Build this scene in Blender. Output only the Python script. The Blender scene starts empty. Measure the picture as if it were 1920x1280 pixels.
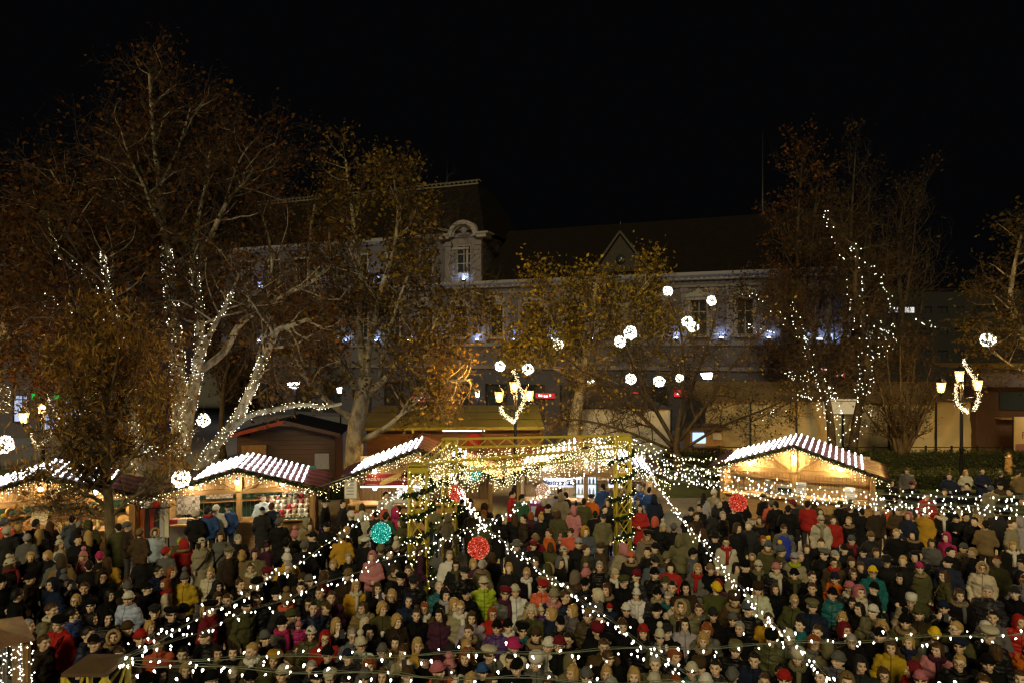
import bpy, bmesh, math, random
import numpy as np
from mathutils import Vector, Matrix, Euler
R = math.radians
rng = random.Random(7)
nrg = np.random.default_rng(11)
SC = bpy.context.scene
COL = SC.collection

# ------------------------------------------------------------------ camera
CAM_H = 6.5
cam_d = bpy.data.cameras.new('camera')
cam_d.sensor_width = 36.0
cam_d.lens = 24.0
cam_d.shift_y = 20.0 / 1920.0
cam_d.clip_start = 0.1
cam_d.clip_end = 1000.0
cam = bpy.data.objects.new('camera', cam_d)
cam.location = (0, 0, CAM_H)
cam.rotation_euler = (R(90), 0, 0)
COL.objects.link(cam)
SC.camera = cam

# ------------------------------------------------------------------ night sky
world = bpy.data.worlds.new('World')
SC.world = world
world.use_nodes = True
wn = world.node_tree.nodes
bg = wn['Background']
bg.inputs['Color'].default_value = (0.75, 0.8, 1.0, 1)
bg.inputs['Strength'].default_value = 0.0016

# ------------------------------------------------------------------ one dim warm sun lamp from behind the camera
sun_d = bpy.data.lights.new('sun', 'SUN')
sun_d.energy = 1.75
sun_d.angle = R(14)
sun_d.color = (1.0, 0.82, 0.45)
sun = bpy.data.objects.new('sun', sun_d)
sun.rotation_euler = (R(58), 0, R(-12))
COL.objects.link(sun)

# ------------------------------------------------------------------ exposure and render
SC.view_settings.view_transform = 'Standard'
SC.view_settings.look = 'None'
SC.view_settings.exposure = 0.0
SC.view_settings.gamma = 1.0
SC.view_settings.use_curve_mapping = False
SC.render.engine = 'CYCLES'
SC.cycles.use_denoising = True
SC.cycles.denoiser = 'OPENIMAGEDENOISE'
SC.cycles.max_bounces = 5
SC.cycles.diffuse_bounces = 2
SC.cycles.glossy_bounces = 2
SC.cycles.transmission_bounces = 3
SC.cycles.transparent_max_bounces = 6
SC.cycles.sample_clamp_indirect = 1.5
SC.cycles.sample_clamp_direct = 0.0
SC.cycles.caustics_reflective = False
SC.cycles.caustics_refractive = False
SC.cycles.use_light_tree = True
SC.cycles.filter_width = 1.4

# ------------------------------------------------------------------ place helpers
F = 1280.0
def P(px, py, Y):
    """A point of the square seen at (px, py) in the photograph, Y metres in front of the camera."""
    return Vector(((px - 960.0) / F * Y, Y, CAM_H - (py - 660.0) / F * Y))
def GY(py, z=0.0):
    return (CAM_H - z) * F / (py - 660.0)

# ------------------------------------------------------------------ object helpers
def tag(o, label=None, cat=None, group=None, kind=None):
    if label: o['label'] = label
    if cat: o['category'] = cat
    if group: o['group'] = group
    if kind: o['kind'] = kind
    return o

def empty(name, loc=(0, 0, 0), rz=0.0, label=None, cat=None, group=None):
    o = bpy.data.objects.new(name, None)
    o.location = loc
    o.rotation_euler = (0, 0, rz)
    o.empty_display_size = 0.2
    COL.objects.link(o)
    return tag(o, label, cat, group)

def link(name, me, parent=None, loc=(0, 0, 0), rot=(0, 0, 0)):
    o = bpy.data.objects.new(name, me)
    COL.objects.link(o)
    o.location = loc
    o.rotation_euler = rot
    if parent: o.parent = parent
    return o

class MB:
    """Collects shapes and builds ONE mesh object."""
    def __init__(self):
        self.v = []; self.f = []; self.m = []; self.s = []
    def add(self, verts, faces, mi=0, smooth=False):
        n = len(self.v)
        self.v.extend([tuple(p) for p in verts])
        for f in faces:
            self.f.append(tuple(i + n for i in f)); self.m.append(mi); self.s.append(smooth)
    def box(self, c, s, mi=0, rot=None):
        x, y, z = s[0] / 2, s[1] / 2, s[2] / 2
        vs = [Vector((a * x, b * y, d * z)) for a in (-1, 1) for b in (-1, 1) for d in (-1, 1)]
        if rot is not None: vs = [rot @ p for p in vs]
        c = Vector(c)
        self.add([p + c for p in vs], [(0, 1, 3, 2), (4, 6, 7, 5), (0, 4, 5, 1), (2, 3, 7, 6), (0, 2, 6, 4), (1, 5, 7, 3)], mi)
    def bar(self, a, b, w, h=None, mi=0):
        a = Vector(a); b = Vector(b); d = b - a; L = d.length
        if L < 1e-6: return
        h = h or w
        self.box((a + b) / 2, (w, h, L), mi, d.to_track_quat('Z', 'Y').to_matrix())
    def tube(self, pts, r, n=6, mi=0, smooth=True, cap=True):
        pts = [Vector(p) for p in pts]
        k = len(pts)
        rs = r if hasattr(r, '__len__') else [r] * k
        base = len(self.v); up = Vector((0, 0, 1))
        d0 = (pts[1] - pts[0]).normalized()
        if abs(d0.dot(up)) > 0.95: up = Vector((1, 0, 0))
        for i, p in enumerate(pts):
            d = (pts[min(i + 1, k - 1)] - pts[max(i - 1, 0)])
            d = d.normalized() if d.length > 1e-9 else d0
            a = up - d * up.dot(d)
            a = a.normalized() if a.length > 1e-6 else d.orthogonal().normalized()
            up = a
            b = d.cross(a)
            for j in range(n):
                t = 2 * math.pi * j / n
                self.v.append(tuple(p + (a * math.cos(t) + b * math.sin(t)) * rs[i]))
        for i in range(k - 1):
            for j in range(n):
                self.f.append((base + i * n + j, base + i * n + (j + 1) % n, base + (i + 1) * n + (j + 1) % n, base + (i + 1) * n + j))
                self.m.append(mi); self.s.append(smooth)
        if cap:
            self.f.append(tuple(base + j for j in reversed(range(n)))); self.m.append(mi); self.s.append(False)
            self.f.append(tuple(base + (k - 1) * n + j for j in range(n))); self.m.append(mi); self.s.append(False)
    def sphere(self, c, r, nu=10, nv=6, mi=0, smooth=True):
        c = Vector(c)
        r = r if hasattr(r, '__len__') else (r, r, r)
        vs = [c + Vector((0, 0, r[2]))]
        for i in range(1, nv):
            ph = math.pi * i / nv
            for j in range(nu):
                th = 2 * math.pi * j / nu
                vs.append(c + Vector((r[0] * math.sin(ph) * math.cos(th), r[1] * math.sin(ph) * math.sin(th), r[2] * math.cos(ph))))
        vs.append(c - Vector((0, 0, r[2])))
        fs = [(0, 1 + j, 1 + (j + 1) % nu) for j in range(nu)]
        for i in range(nv - 2):
            for j in range(nu):
                a = 1 + i * nu
                fs.append((a + j, a + nu + j, a + nu + (j + 1) % nu, a + (j + 1) % nu))
        e = len(vs) - 1; a = 1 + (nv - 2) * nu
        fs += [(e, a + (j + 1) % nu, a + j) for j in range(nu)]
        self.add(vs, fs, mi, smooth)
    def lathe(self, prof, c=(0, 0, 0), n=12, mi=0, smooth=True):
        c = Vector(c); vs = []; k = len(prof)
        for r, z in prof:
            for j in range(n):
                t = 2 * math.pi * j / n
                vs.append(c + Vector((r * math.cos(t), r * math.sin(t), z)))
        fs = []
        for i in range(k - 1):
            for j in range(n):
                fs.append((i * n + j, i * n + (j + 1) % n, (i + 1) * n + (j + 1) % n, (i + 1) * n + j))
        fs.append(tuple(reversed(range(n)))); fs.append(tuple((k - 1) * n + j for j in range(n)))
        self.add(vs, fs, mi, smooth)
    def prism(self, poly, y0, y1, mi=0):
        """poly of (x, z) extruded along y"""
        n = len(poly)
        vs = [(x, y0, z) for x, z in poly] + [(x, y1, z) for x, z in poly]
        fs = [tuple(range(n)), tuple(reversed(range(n, 2 * n)))]
        fs += [(i, i + n, (i + 1) % n + n, (i + 1) % n) for i in range(n)]
        self.add(vs, fs, mi)
    def octs(self, pts, r, mi=0):
        for p in pts:
            x, y, z = p
            rr = r if not hasattr(r, '__call__') else r()
            self.add([(x + rr, y, z), (x - rr, y, z), (x, y + rr, z), (x, y - rr, z), (x, y, z + rr), (x, y, z - rr)],
                     [(0, 2, 4), (2, 1, 4), (1, 3, 4), (3, 0, 4), (2, 0, 5), (1, 2, 5), (3, 1, 5), (0, 3, 5)], mi)
    def mesh(self, name, mats):
        me = bpy.data.meshes.new(name)
        me.from_pydata(self.v, [], self.f)
        for m in (mats if isinstance(mats, (list, tuple)) else [mats]): me.materials.append(m)
        me.polygons.foreach_set('material_index', self.m)
        me.polygons.foreach_set('use_smooth', self.s)
        me.update()
        return me
    def build(self, name, mats, parent=None, loc=(0, 0, 0), rot=(0, 0, 0), kind=None):
        o = link(name, self.mesh(name, mats), parent, loc, rot)
        if kind: o['kind'] = kind
        return o

def np_mesh(name, V, faces_n, k, mats):
    """fast mesh of equal-sided polygons: V (n,3), faces_n (m,k)"""
    me = bpy.data.meshes.new(name)
    m = len(faces_n)
    me.vertices.add(len(V)); me.vertices.foreach_set('co', np.asarray(V, np.float32).ravel())
    me.loops.add(m * k); me.loops.foreach_set('vertex_index', np.asarray(faces_n, np.int32).ravel())
    me.polygons.add(m)
    me.polygons.foreach_set('loop_start', np.arange(0, m * k, k, dtype=np.int32))
    me.polygons.foreach_set('loop_total', np.full(m, k, np.int32))
    for a in (mats if isinstance(mats, (list, tuple)) else [mats]): me.materials.append(a)
    me.update(calc_edges=True)
    return me

def copy_tree(o, parent=None):
    c = o.copy(); COL.objects.link(c)
    if parent: c.parent = parent
    for ch in o.children: copy_tree(ch, c)
    return c

# ------------------------------------------------------------------ materials
MATS = {}
def nodes(name):
    m = bpy.data.materials.new(name); m.use_nodes = True
    nt = m.node_tree
    return m, nt, nt.nodes['Principled BSDF']
def N(nt, t, **kw):
    n = nt.nodes.new(t)
    for k, v in kw.items(): setattr(n, k, v)
    return n
def c4(c): return (c[0], c[1], c[2], 1.0)

def surf(name, col, rough=0.7, var=0.25, scale=6.0, bump=0.15, metal=0.0, spec=0.3, col2=None, coat=0.0):
    """noise-mottled surface with fine relief"""
    if name in MATS: return MATS[name]
    m, nt, b = nodes(name)
    tc = N(nt, 'ShaderNodeTexCoord')
    no = N(nt, 'ShaderNodeTexNoise'); no.inputs['Scale'].default_value = scale; no.inputs['Detail'].default_value = 6
    nt.links.new(tc.outputs['Object'], no.inputs['Vector'])
    mx = N(nt, 'ShaderNodeMix', data_type='RGBA')
    lo = [max(0, c * (1 - var)) for c in col]
    hi = col2 or [min(1, c * (1 + var)) for c in col]
    mx.inputs['A'].default_value = c4(lo); mx.inputs['B'].default_value = c4(hi)
    nt.links.new(no.outputs['Fac'], mx.inputs['Factor'])
    nt.links.new(mx.outputs['Result'], b.inputs['Base Color'])
    b.inputs['Roughness'].default_value = rough
    b.inputs['Metallic'].default_value = metal
    b.inputs['Specular IOR Level'].default_value = spec
    if bump:
        n2 = N(nt, 'ShaderNodeTexNoise'); n2.inputs['Scale'].default_value = scale * 6; n2.inputs['Detail'].default_value = 4
        nt.links.new(tc.outputs['Object'], n2.inputs['Vector'])
        bp = N(nt, 'ShaderNodeBump'); bp.inputs['Strength'].default_value = bump; bp.inputs['Distance'].default_value = 0.03
        nt.links.new(n2.outputs['Fac'], bp.inputs['Height'])
        nt.links.new(bp.outputs['Normal'], b.inputs['Normal'])
    MATS[name] = m
    return m

def wood(name, col, axis='Z', rough=0.6, dark=0.55):
    """wood with grain along one axis"""
    if name in MATS: return MATS[name]
    m, nt, b = nodes(name)
    tc = N(nt, 'ShaderNodeTexCoord')
    mp = N(nt, 'ShaderNodeMapping')
    s = {'X': (1.2, 14, 14), 'Y': (14, 1.2, 14), 'Z': (14, 14, 1.2)}[axis]
    mp.inputs['Scale'].default_value = s
    oi = N(nt, 'ShaderNodeObjectInfo')
    av = N(nt, 'ShaderNodeVectorMath', operation='ADD')
    nt.links.new(tc.outputs['Object'], av.inputs[0]); nt.links.new(oi.outputs['Random'], av.inputs[1])
    nt.links.new(av.outputs['Vector'], mp.inputs['Vector'])
    no = N(nt, 'ShaderNodeTexNoise'); no.inputs['Scale'].default_value = 1.5; no.inputs['Detail'].default_value = 8; no.inputs['Distortion'].default_value = 0.6
    nt.links.new(mp.outputs['Vector'], no.inputs['Vector'])
    cr = N(nt, 'ShaderNodeValToRGB')
    cr.color_ramp.elements[0].position = 0.25; cr.color_ramp.elements[1].position = 0.75
    cr.color_ramp.elements[0].color = c4([c * dark for c in col]); cr.color_ramp.elements[1].color = c4([min(1, c * 1.15) for c in col])
    nt.links.new(no.outputs['Fac'], cr.inputs['Fac'])
    nt.links.new(cr.outputs['Color'], b.inputs['Base Color'])
    b.inputs['Roughness'].default_value = rough
    bp = N(nt, 'ShaderNodeBump'); bp.inputs['Strength'].default_value = 0.2; bp.inputs['Distance'].default_value = 0.01
    nt.links.new(no.outputs['Fac'], bp.inputs['Height']); nt.links.new(bp.outputs['Normal'], b.inputs['Normal'])
    MATS[name] = m
    return m

def glow(name, col, strength):
    if name in MATS: return MATS[name]
    m = bpy.data.materials.new(name); m.use_nodes = True
    nt = m.node_tree; nt.nodes.clear()
    o = N(nt, 'ShaderNodeOutputMaterial'); e = N(nt, 'ShaderNodeEmission')
    e.inputs['Color'].default_value = c4(col); e.inputs['Strength'].default_value = strength
    nt.links.new(e.outputs['Emission'], o.inputs['Surface'])
    MATS[name] = m
    return m

def glass(name, col=(0.02, 0.025, 0.03), rough=0.08):
    if name in MATS: return MATS[name]
    m, nt, b = nodes(name)
    b.inputs['Base Color'].default_value = c4(col); b.inputs['Roughness'].default_value = rough
    b.inputs['Specular IOR Level'].default_value = 0.7
    MATS[name] = m
    return m

def leafmat(name, ca, cb, cc, trans=0.25):
    """leaves: three colours mixed leaf by leaf through a per-leaf attribute"""
    if name in MATS: return MATS[name]
    m, nt, b = nodes(name)
    at = N(nt, 'ShaderNodeAttribute'); at.attribute_name = 'tint'
    cr = N(nt, 'ShaderNodeValToRGB')
    cr.color_ramp.elements[0].color = c4(ca); cr.color_ramp.elements[1].color = c4(cc)
    e = cr.color_ramp.elements.new(0.55); e.color = c4(cb)
    nt.links.new(at.outputs['Fac'], cr.inputs['Fac'])
    nt.links.new(cr.outputs['Color'], b.inputs['Base Color'])
    b.inputs['Roughness'].default_value = 0.75
    b.inputs['Specular IOR Level'].default_value = 0.15
    tr = N(nt, 'ShaderNodeBsdfTranslucent'); nt.links.new(cr.outputs['Color'], tr.inputs['Color'])
    mx = N(nt, 'ShaderNodeMixShader'); mx.inputs['Fac'].default_value = trans
    out = [n for n in nt.nodes if n.type == 'OUTPUT_MATERIAL'][0]
    nt.links.new(b.outputs['BSDF'], mx.inputs[1]); nt.links.new(tr.outputs['BSDF'], mx.inputs[2])
    nt.links.new(mx.outputs['Shader'], out.inputs['Surface'])
    MATS[name] = m
    return m

L_WHITE = (1.0, 0.93, 0.78)
BULB = 8.5
def bulb_mat(): return glow('fairy_bulb_glow', (1.0, 0.84, 0.46), BULB)
def bulb_cool(): return glow('cool_bulb_glow', (0.88, 0.93, 1.0), BULB)

def text(name, body, size, mat, parent, loc, rot=(R(90), 0, 0), ext=0.004, align='CENTER', shear=0.0, bold=0.0):
    cu = bpy.data.curves.new(name, 'FONT')
    cu.body = body; cu.size = size; cu.extrude = ext; cu.align_x = align; cu.align_y = 'CENTER'; cu.shear = shear
    cu.resolution_u = 3; cu.offset = bold
    cu.materials.append(mat)
    q = bpy.data.objects.new(name, cu); COL.objects.link(q)
    dg = bpy.context.evaluated_depsgraph_get(); dg.update()
    me = bpy.data.meshes.new_from_object(q.evaluated_get(dg)); bpy.data.objects.remove(q)
    me.name = name
    return link(name, me, parent, loc, rot)
# ================================================================== ground
def paving_mat():
    m, nt, b = nodes('stone_paving')
    tc = N(nt, 'ShaderNodeTexCoord')
    br = N(nt, 'ShaderNodeTexBrick'); br.inputs['Scale'].default_value = 2.6
    br.inputs['Color1'].default_value = (0.30, 0.28, 0.25, 1); br.inputs['Color2'].default_value = (0.22, 0.21, 0.19, 1)
    br.inputs['Mortar'].default_value = (0.07, 0.065, 0.06, 1); br.inputs['Mortar Size'].default_value = 0.015
    nt.links.new(tc.outputs['Object'], br.inputs['Vector'])
    no = N(nt, 'ShaderNodeTexNoise'); no.inputs['Scale'].default_value = 0.7; no.inputs['Detail'].default_value = 8
    nt.links.new(tc.outputs['Object'], no.inputs['Vector'])
    mx = N(nt, 'ShaderNodeMix', data_type='RGBA', blend_type='MULTIPLY'); mx.inputs['Factor'].default_value = 0.6
    nt.links.new(br.outputs['Color'], mx.inputs['A']); nt.links.new(no.outputs['Color'], mx.inputs['B'])
    nt.links.new(mx.outputs['Result'], b.inputs['Base Color'])
    b.inputs['Roughness'].default_value = 0.6
    bp = N(nt, 'ShaderNodeBump'); bp.inputs['Strength'].default_value = 0.4; bp.inputs['Distance'].default_value = 0.01
    nt.links.new(br.outputs['Fac'], bp.inputs['Height']); bp.invert = True
    nt.links.new(bp.outputs['Normal'], b.inputs['Normal'])
    return m
mb = MB(); mb.add([(-300, -60, 0), (300, -60, 0), (300, 500, 0), (-300, 500, 0)], [(0, 1, 2, 3)])
o = mb.build('ground', paving_mat()); tag(o, 'pale stone paving of the square under the crowd', 'ground', kind='structure')
grass_m = surf('lawn_grass', (0.035, 0.05, 0.018), 0.95, 0.5, 3.0, 0.6)
mb = MB(); mb.add([(7, 30.5, 0.004), (60, 30.5, 0.004), (60, 41.5, 0.004), (7, 41.5, 0.004)], [(0, 1, 2, 3)])
o = mb.build('lawn', grass_m); tag(o, 'dark lawn behind the bottle stall', 'lawn', kind='structure')
mb = MB(); mb.add([(-34, 30.5, 0.004), (-5.0, 30.5, 0.004), (-5.0, 38, 0.004), (-34, 38, 0.004)], [(0, 1, 2, 3)])
o = mb.build('lawn', grass_m); tag(o, 'dark lawn under the plane trees', 'lawn', kind='structure')

# ================================================================== grand town building
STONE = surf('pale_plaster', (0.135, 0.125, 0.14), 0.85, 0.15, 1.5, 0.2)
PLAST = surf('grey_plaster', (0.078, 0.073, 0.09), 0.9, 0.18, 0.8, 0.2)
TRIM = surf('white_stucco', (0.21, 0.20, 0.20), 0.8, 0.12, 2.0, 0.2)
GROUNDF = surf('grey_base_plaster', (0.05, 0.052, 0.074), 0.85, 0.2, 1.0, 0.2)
ROOF = surf('dark_roof_slate', (0.008, 0.0063, 0.005), 0.95, 0.45, 2.5, 0.5, spec=0.05)
IRON = surf('black_iron', (0.02, 0.02, 0.022), 0.45, 0.2, 8, 0.05, 0.6)
PANE = glass('dark_pane')
COOL_UP = glow('cool_uplight_glow', (0.55, 0.75, 1.0), 9.0)

def wall_grid(mb, x0, x1, z0, z1, y, holes, depth=0.3, mi=0):
    """front wall at y with rectangular openings and their reveals"""
    xs = sorted({x0, x1} | {h[0] for h in holes} | {h[1] for h in holes})
    zs = sorted({z0, z1} | {h[2] for h in holes} | {h[3] for h in holes})
    for i in range(len(xs) - 1):
        for k in range(len(zs) - 1):
            cx = (xs[i] + xs[i + 1]) / 2; cz = (zs[k] + zs[k + 1]) / 2
            if any(h[0] < cx < h[1] and h[2] < cz < h[3] for h in holes): continue
            mb.add([(xs[i], y, zs[k]), (xs[i + 1], y, zs[k]), (xs[i + 1], y, zs[k + 1]), (xs[i], y, zs[k + 1])], [(0, 1, 2, 3)], mi)
    for a, b, c, d in holes:
        mb.add([(a, y, c), (b, y, c), (b, y, d), (a, y, d), (a, y + depth, c), (b, y + depth, c), (b, y + depth, d), (a, y + depth, d)],
               [(0, 4, 5, 1), (1, 5, 6, 2), (2, 6, 7, 3), (3, 7, 4, 0)], mi)

def window_meshes(w, h):
    f = MB(); t = 0.07
    for x in (-w / 2 + t / 2, w / 2 - t / 2, 0): f.box((x, 0.22, h / 2), (t, 0.08, h))
    for z in (t / 2, h - t / 2, h * 0.68): f.box((0, 0.215, z), (w, 0.075, t))
    s = MB()
    s.box((-w / 2 - 0.11, -0.05, h / 2), (0.2, 0.1, h + 0.1)); s.box((w / 2 + 0.11, -0.05, h / 2), (0.2, 0.1, h + 0.1))
    s.box((0, -0.09, -0.12), (w + 0.7, 0.24, 0.16)); s.box((0, -0.09, h + 0.16), (w + 0.62, 0.2, 0.2))
    p = MB(); p.add([(-w / 2, 0.25, 0), (w / 2, 0.25, 0), (w / 2, 0.25, h), (-w / 2, 0.25, h)], [(0, 1, 2, 3)])
    return f.mesh('window_frame', TRIM), s.mesh('surround', TRIM), p.mesh('pane', PANE)
def pediment_mesh(w, curved):
    m = MB(); n = 12; poly = [(-w / 2 - 0.45, 0)]
    top = []
    for i in range(n + 1):
        x = -1 + 2 * i / n
        z = (0.62 * math.sqrt(max(0, 1 - x * x)) if curved else 0.55 * (1 - abs(x)) + 0.10 * math.cos(x * 9))
        top.append((x * (w / 2 + 0.45), 0.12 + z))
    poly = [(-w / 2 - 0.45, 0)] + top + [(w / 2 + 0.45, 0)]
    m.prism(list(reversed(poly)), -0.24, 0.0)
    m.prism([(x * 0.72, z * 0.62 + 0.06) for x, z in reversed(poly)], -0.29, -0.24)
    return m.mesh('pediment', TRIM)

BA = R(-21.3)
bld = empty('town_building', (0, 62, 0), BA, 'long grand grey building with tall mansard roof and white arched dormer behind the trees', 'building')
holes = []; wins = []
for k in range(-9, 8):
    cx = 2.05 + 3.6 * k
    if cx > 23: continue
    holes.append((cx - 0.65, cx + 0.65, 7.9, 10.7)); wins.append((cx, 7.9, 2.8, k))
ground_holes = []
for k in range(-9, 8):
    cx = 2.05 + 3.6 * k
    ground_holes.append((cx - 1.1, cx + 1.1, 0.4, 3.6)); holes.append(ground_holes[-1])
up = []
for k in range(-9, -1):
    cx = 2.05 + 3.6 * k
    up.append((cx - 0.6, cx + 0.6, 13.9, 16.0)); wins.append((cx, 13.9, 2.1, k + 1))
w1 = MB()
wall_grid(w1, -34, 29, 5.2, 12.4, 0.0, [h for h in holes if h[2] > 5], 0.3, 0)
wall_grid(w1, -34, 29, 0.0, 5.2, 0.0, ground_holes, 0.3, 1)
wall_grid(w1, -34, -2.9, 12.4, 17.4, 0.0, up, 0.3, 0)
w1.add([(-2.9, 0, 12.4), (-2.9, 12, 12.4), (-2.9, 12, 17.4), (-2.9, 0, 17.4)], [(0, 1, 2, 3)], 0)
w1.add([(-34, 0, 0), (-34, 12, 0), (-34, 12, 17.4), (-34, 0, 17.4)], [(3, 2, 1, 0)], 0)
w1.add([(29, 0, 0), (29, 12, 0), (29, 12, 12.4), (29, 0, 12.4)], [(0, 1, 2, 3)], 0)
w1.add([(-34, 12, 0), (29, 12, 0), (29, 12, 12.4), (-34, 12, 12.4)], [(3, 2, 1, 0)], 0)
w1.add([(-33.5, 0.6, 0.1), (28.5, 0.6, 0.1), (28.5, 0.6, 12.0), (-33.5, 0.6, 12.0)], [(0, 1, 2, 3)], 2)
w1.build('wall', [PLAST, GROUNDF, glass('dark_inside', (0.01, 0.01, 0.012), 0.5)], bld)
fm, sm, pm = window_meshes(1.3, 2.8); fm2, sm2, pm2 = window_meshes(1.2, 2.1)
pedA, pedB = pediment_mesh(1.3, False), pediment_mesh(1.3, True)
for cx, z, h, k in wins:
    big = h > 2.5
    f = link('window', sm if big else sm2, bld, (cx, 0, z))
    link('frame', fm if big else fm2, f); link('pane', pm if big else pm2, f)
    if big: link('pediment', pedA if k % 2 == 0 else pedB, f, (0, 0, h + 0.28))
# shopfronts
sp = MB(); sp.add([(-1.1, 0.28, 0), (1.1, 0.28, 0), (1.1, 0.28, 3.2), (-1.1, 0.28, 3.2)], [(0, 1, 2, 3)]); spm = sp.mesh('pane', PANE)
sf = MB()
for x in (-1.07, 0, 1.07): sf.box((x, 0.22, 1.6), (0.07, 0.09, 3.2))
for z in (0.04, 2.4, 3.16): sf.box((0, 0.225, z), (2.2, 0.07, 0.08))
sfm = sf.mesh('shop_window', IRON)
for h in ground_holes:
    f = link('shop_window', sfm, bld, ((h[0] + h[1]) / 2, 0, 0.4)); link('pane', spm, f)
# string courses, cornices
cm = MB()
for z, hh, d in ((5.15, 0.3, 0.2), (7.2, 0.35, 0.16), (11.9, 0.2, 0.14)):
    cm.box((-2.5, -d / 2 + 0.002, z), (63.2, d, hh))
cm.build('string_course', STONE, bld)
cc = MB(); cc.prism([(0, 12.35), (-0.2, 12.4), (-0.3, 12.6), (-0.6, 12.75), (-0.65, 13.0), (0, 13.0)][::-1], -34.3, 29.3)
me = cc.mesh('cornice', TRIM)
co = link('cornice', me, bld, (0, 0, 0)); co.rotation_euler = (0, 0, 0)
# prism extrudes along y: turn it so that it runs along the facade
for v in me.vertices:
    x, y, z = v.co; v.co = (y, x, z)
me.flip_normals()
dn = MB()
for i in range(126): dn.box((-33.8 + i * 0.5, -0.22, 12.52), (0.22, 0.24, 0.2))
tag(dn.build('dentil_row', TRIM, bld), kind='stuff')
cc = MB(); cc.prism([(0, 17.0), (-0.15, 17.05), (-0.45, 17.3), (-0.5, 17.6), (0, 17.6)][::-1], -34.3, -6.7)
me = cc.mesh('upper_cornice', TRIM)
for v in me.vertices:
    x, y, z = v.co; v.co = (y, x, z)
me.flip_normals(); link('upper_cornice', me, bld)
# pilasters between the upper floor windows
pil = MB(); pil.box((0, -0.06, 9.6), (0.5, 0.12, 4.3)); pil.box((0, -0.08, 11.6), (0.66, 0.16, 0.3)); pil.box((0, -0.08, 7.6), (0.66, 0.16, 0.4))
pilm = pil.mesh('pilaster', STONE)
for k in range(-9, 8): link('pilaster', pilm, bld, (2.05 + 3.6 * k + 1.15, 0, 0)); link('pilaster', pilm, bld, (2.05 + 3.6 * k - 1.15, 0, 0))
# balcony balustrade
bb = MB(); bb.box((-23, -0.5, 6.95), (9.5, 0.9, 0.2)); bb.box((-23, -0.85, 7.95), (9.5, 0.2, 0.14))
for i in range(24): bb.lathe([(0.06, 7.05), (0.1, 7.2), (0.09, 7.4), (0.05, 7.6), (0.09, 7.88)], (-27.5 + i * 0.39, -0.85, 0), 6)
bb.build('balustrade', TRIM, bld)
# roofs
rf = MB()
rf.add([(-34.3, -0.3, 17.6), (-2.6, -0.3, 17.6), (-2.6, 12, 17.6), (-34.3, 12, 17.6), (-34.3, 4.4, 23.2), (-5.4, 4.4, 23.2), (-5.4, 8, 23.2), (-34.3, 8, 23.2)],
       [(0, 1, 5, 4), (1, 2, 6, 5), (2, 3, 7, 6), (4, 5, 6, 7), (3, 0, 4, 7)])
rf.build('mansard_roof', ROOF, bld)
rf = MB()
rf.add([(-2.9, -0.5, 13.05), (29.4, -0.5, 13.05), (29.4, 6.5, 18.7), (-2.9, 6.5, 18.7), (29.4, 13, 13.05), (-2.9, 13, 13.05)], [(0, 1, 2, 3), (3, 2, 4, 5), (1, 4, 2), (0, 3, 5)])
rf.build('roof', ROOF, bld)
cr = MB()
for i in range(58):
    x = -34 + i * 0.5; cr.bar((x, 4.4, 23.2), (x, 4.4, 23.75), 0.05); cr.bar((x, 4.4, 23.45), (x + 0.25, 4.4, 23.7), 0.04); cr.bar((x + 0.5, 4.4, 23.45), (x + 0.25, 4.4, 23.7), 0.04)
cr.box((-19.6, 4.4, 23.3), (28.6, 0.1, 0.12)); cr.box((-19.6, 4.4, 23.62), (28.6, 0.05, 0.05))
cr.build('roof_cresting', surf('old_copper', (0.12, 0.11, 0.085), 0.7), bld)
sp_ = MB(); sp_.lathe([(0.16, 23.2), (0.1, 23.8), (0.14, 24.0), (0.03, 24.4), (0.015, 26.6)], (-9.6, 6, 0), 8)
sp_.build('roof_spike', IRON, bld)
# arched dormer
dm = empty('dormer', (-4.75, -0.05, 13.0)); dm.parent = bld
d = MB()
d.box((0, 1.6, 2.05), (3.7, 3.2, 4.1))
for sx in (-1, 1):
    d.box((sx * 1.55, -0.16, 1.9), (0.6, 0.32, 3.8)); d.box((sx * 1.55, -0.2, 3.5), (0.75, 0.42, 0.25)); d.box((sx * 1.55, -0.2, 0.2), (0.8, 0.42, 0.4))
    for zz in (0.9, 1.5, 2.1, 2.7): d.sphere((sx * 1.15, -0.12, zz), (0.22, 0.16, 0.3), 8, 5)
d.build('wall', STONE, dm)
arch = MB()
def arch_pts(r, x_out, n=16): return [(-x_out, 4.1)] + [(-r * math.cos(math.pi * i / n), 4.25 + r * math.sin(math.pi * i / n) * 0.95) for i in range(n + 1)] + [(x_out, 4.1)]
for r0, r1, y0, y1 in ((1.15, 1.55, -0.5, 0.9), (1.0, 1.2, -0.3, 0.85)):
    n = 16
    for i in range(n):
        a0, a1 = math.pi * i / n, math.pi * (i + 1) / n
        q = [(-r * math.cos(a), 4.25 + r * math.sin(a) * 0.95) for r, a in ((r0, a0), (r1, a0), (r1, a1), (r0, a1))]
        arch.prism(q, y0, y1)
for sx in (-1, 1):
    arch.box((sx * 1.9, 0.2, 4.22), (1.0, 1.4, 0.34)); arch.box((sx * 2.0, 0.2, 4.46), (1.25, 1.6, 0.16))
arch.build('arched_pediment', TRIM, dm)
dw = MB(); dw.add([(-0.7, -0.02, 0.9), (0.7, -0.02, 0.9), (0.7, -0.02, 3.4), (-0.7, -0.02, 3.4)], [(0, 1, 2, 3)])
dwf = MB()
for x in (-0.7, 0, 0.7): dwf.box((x, -0.06, 2.15), (0.08, 0.08, 2.5))
for z in (0.9, 1.75, 2.6, 3.4): dwf.box((0, -0.06, z), (1.48, 0.075, 0.08))
dwf.build('window', TRIM, dm); dw.build('pane', PANE, dm)
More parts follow.
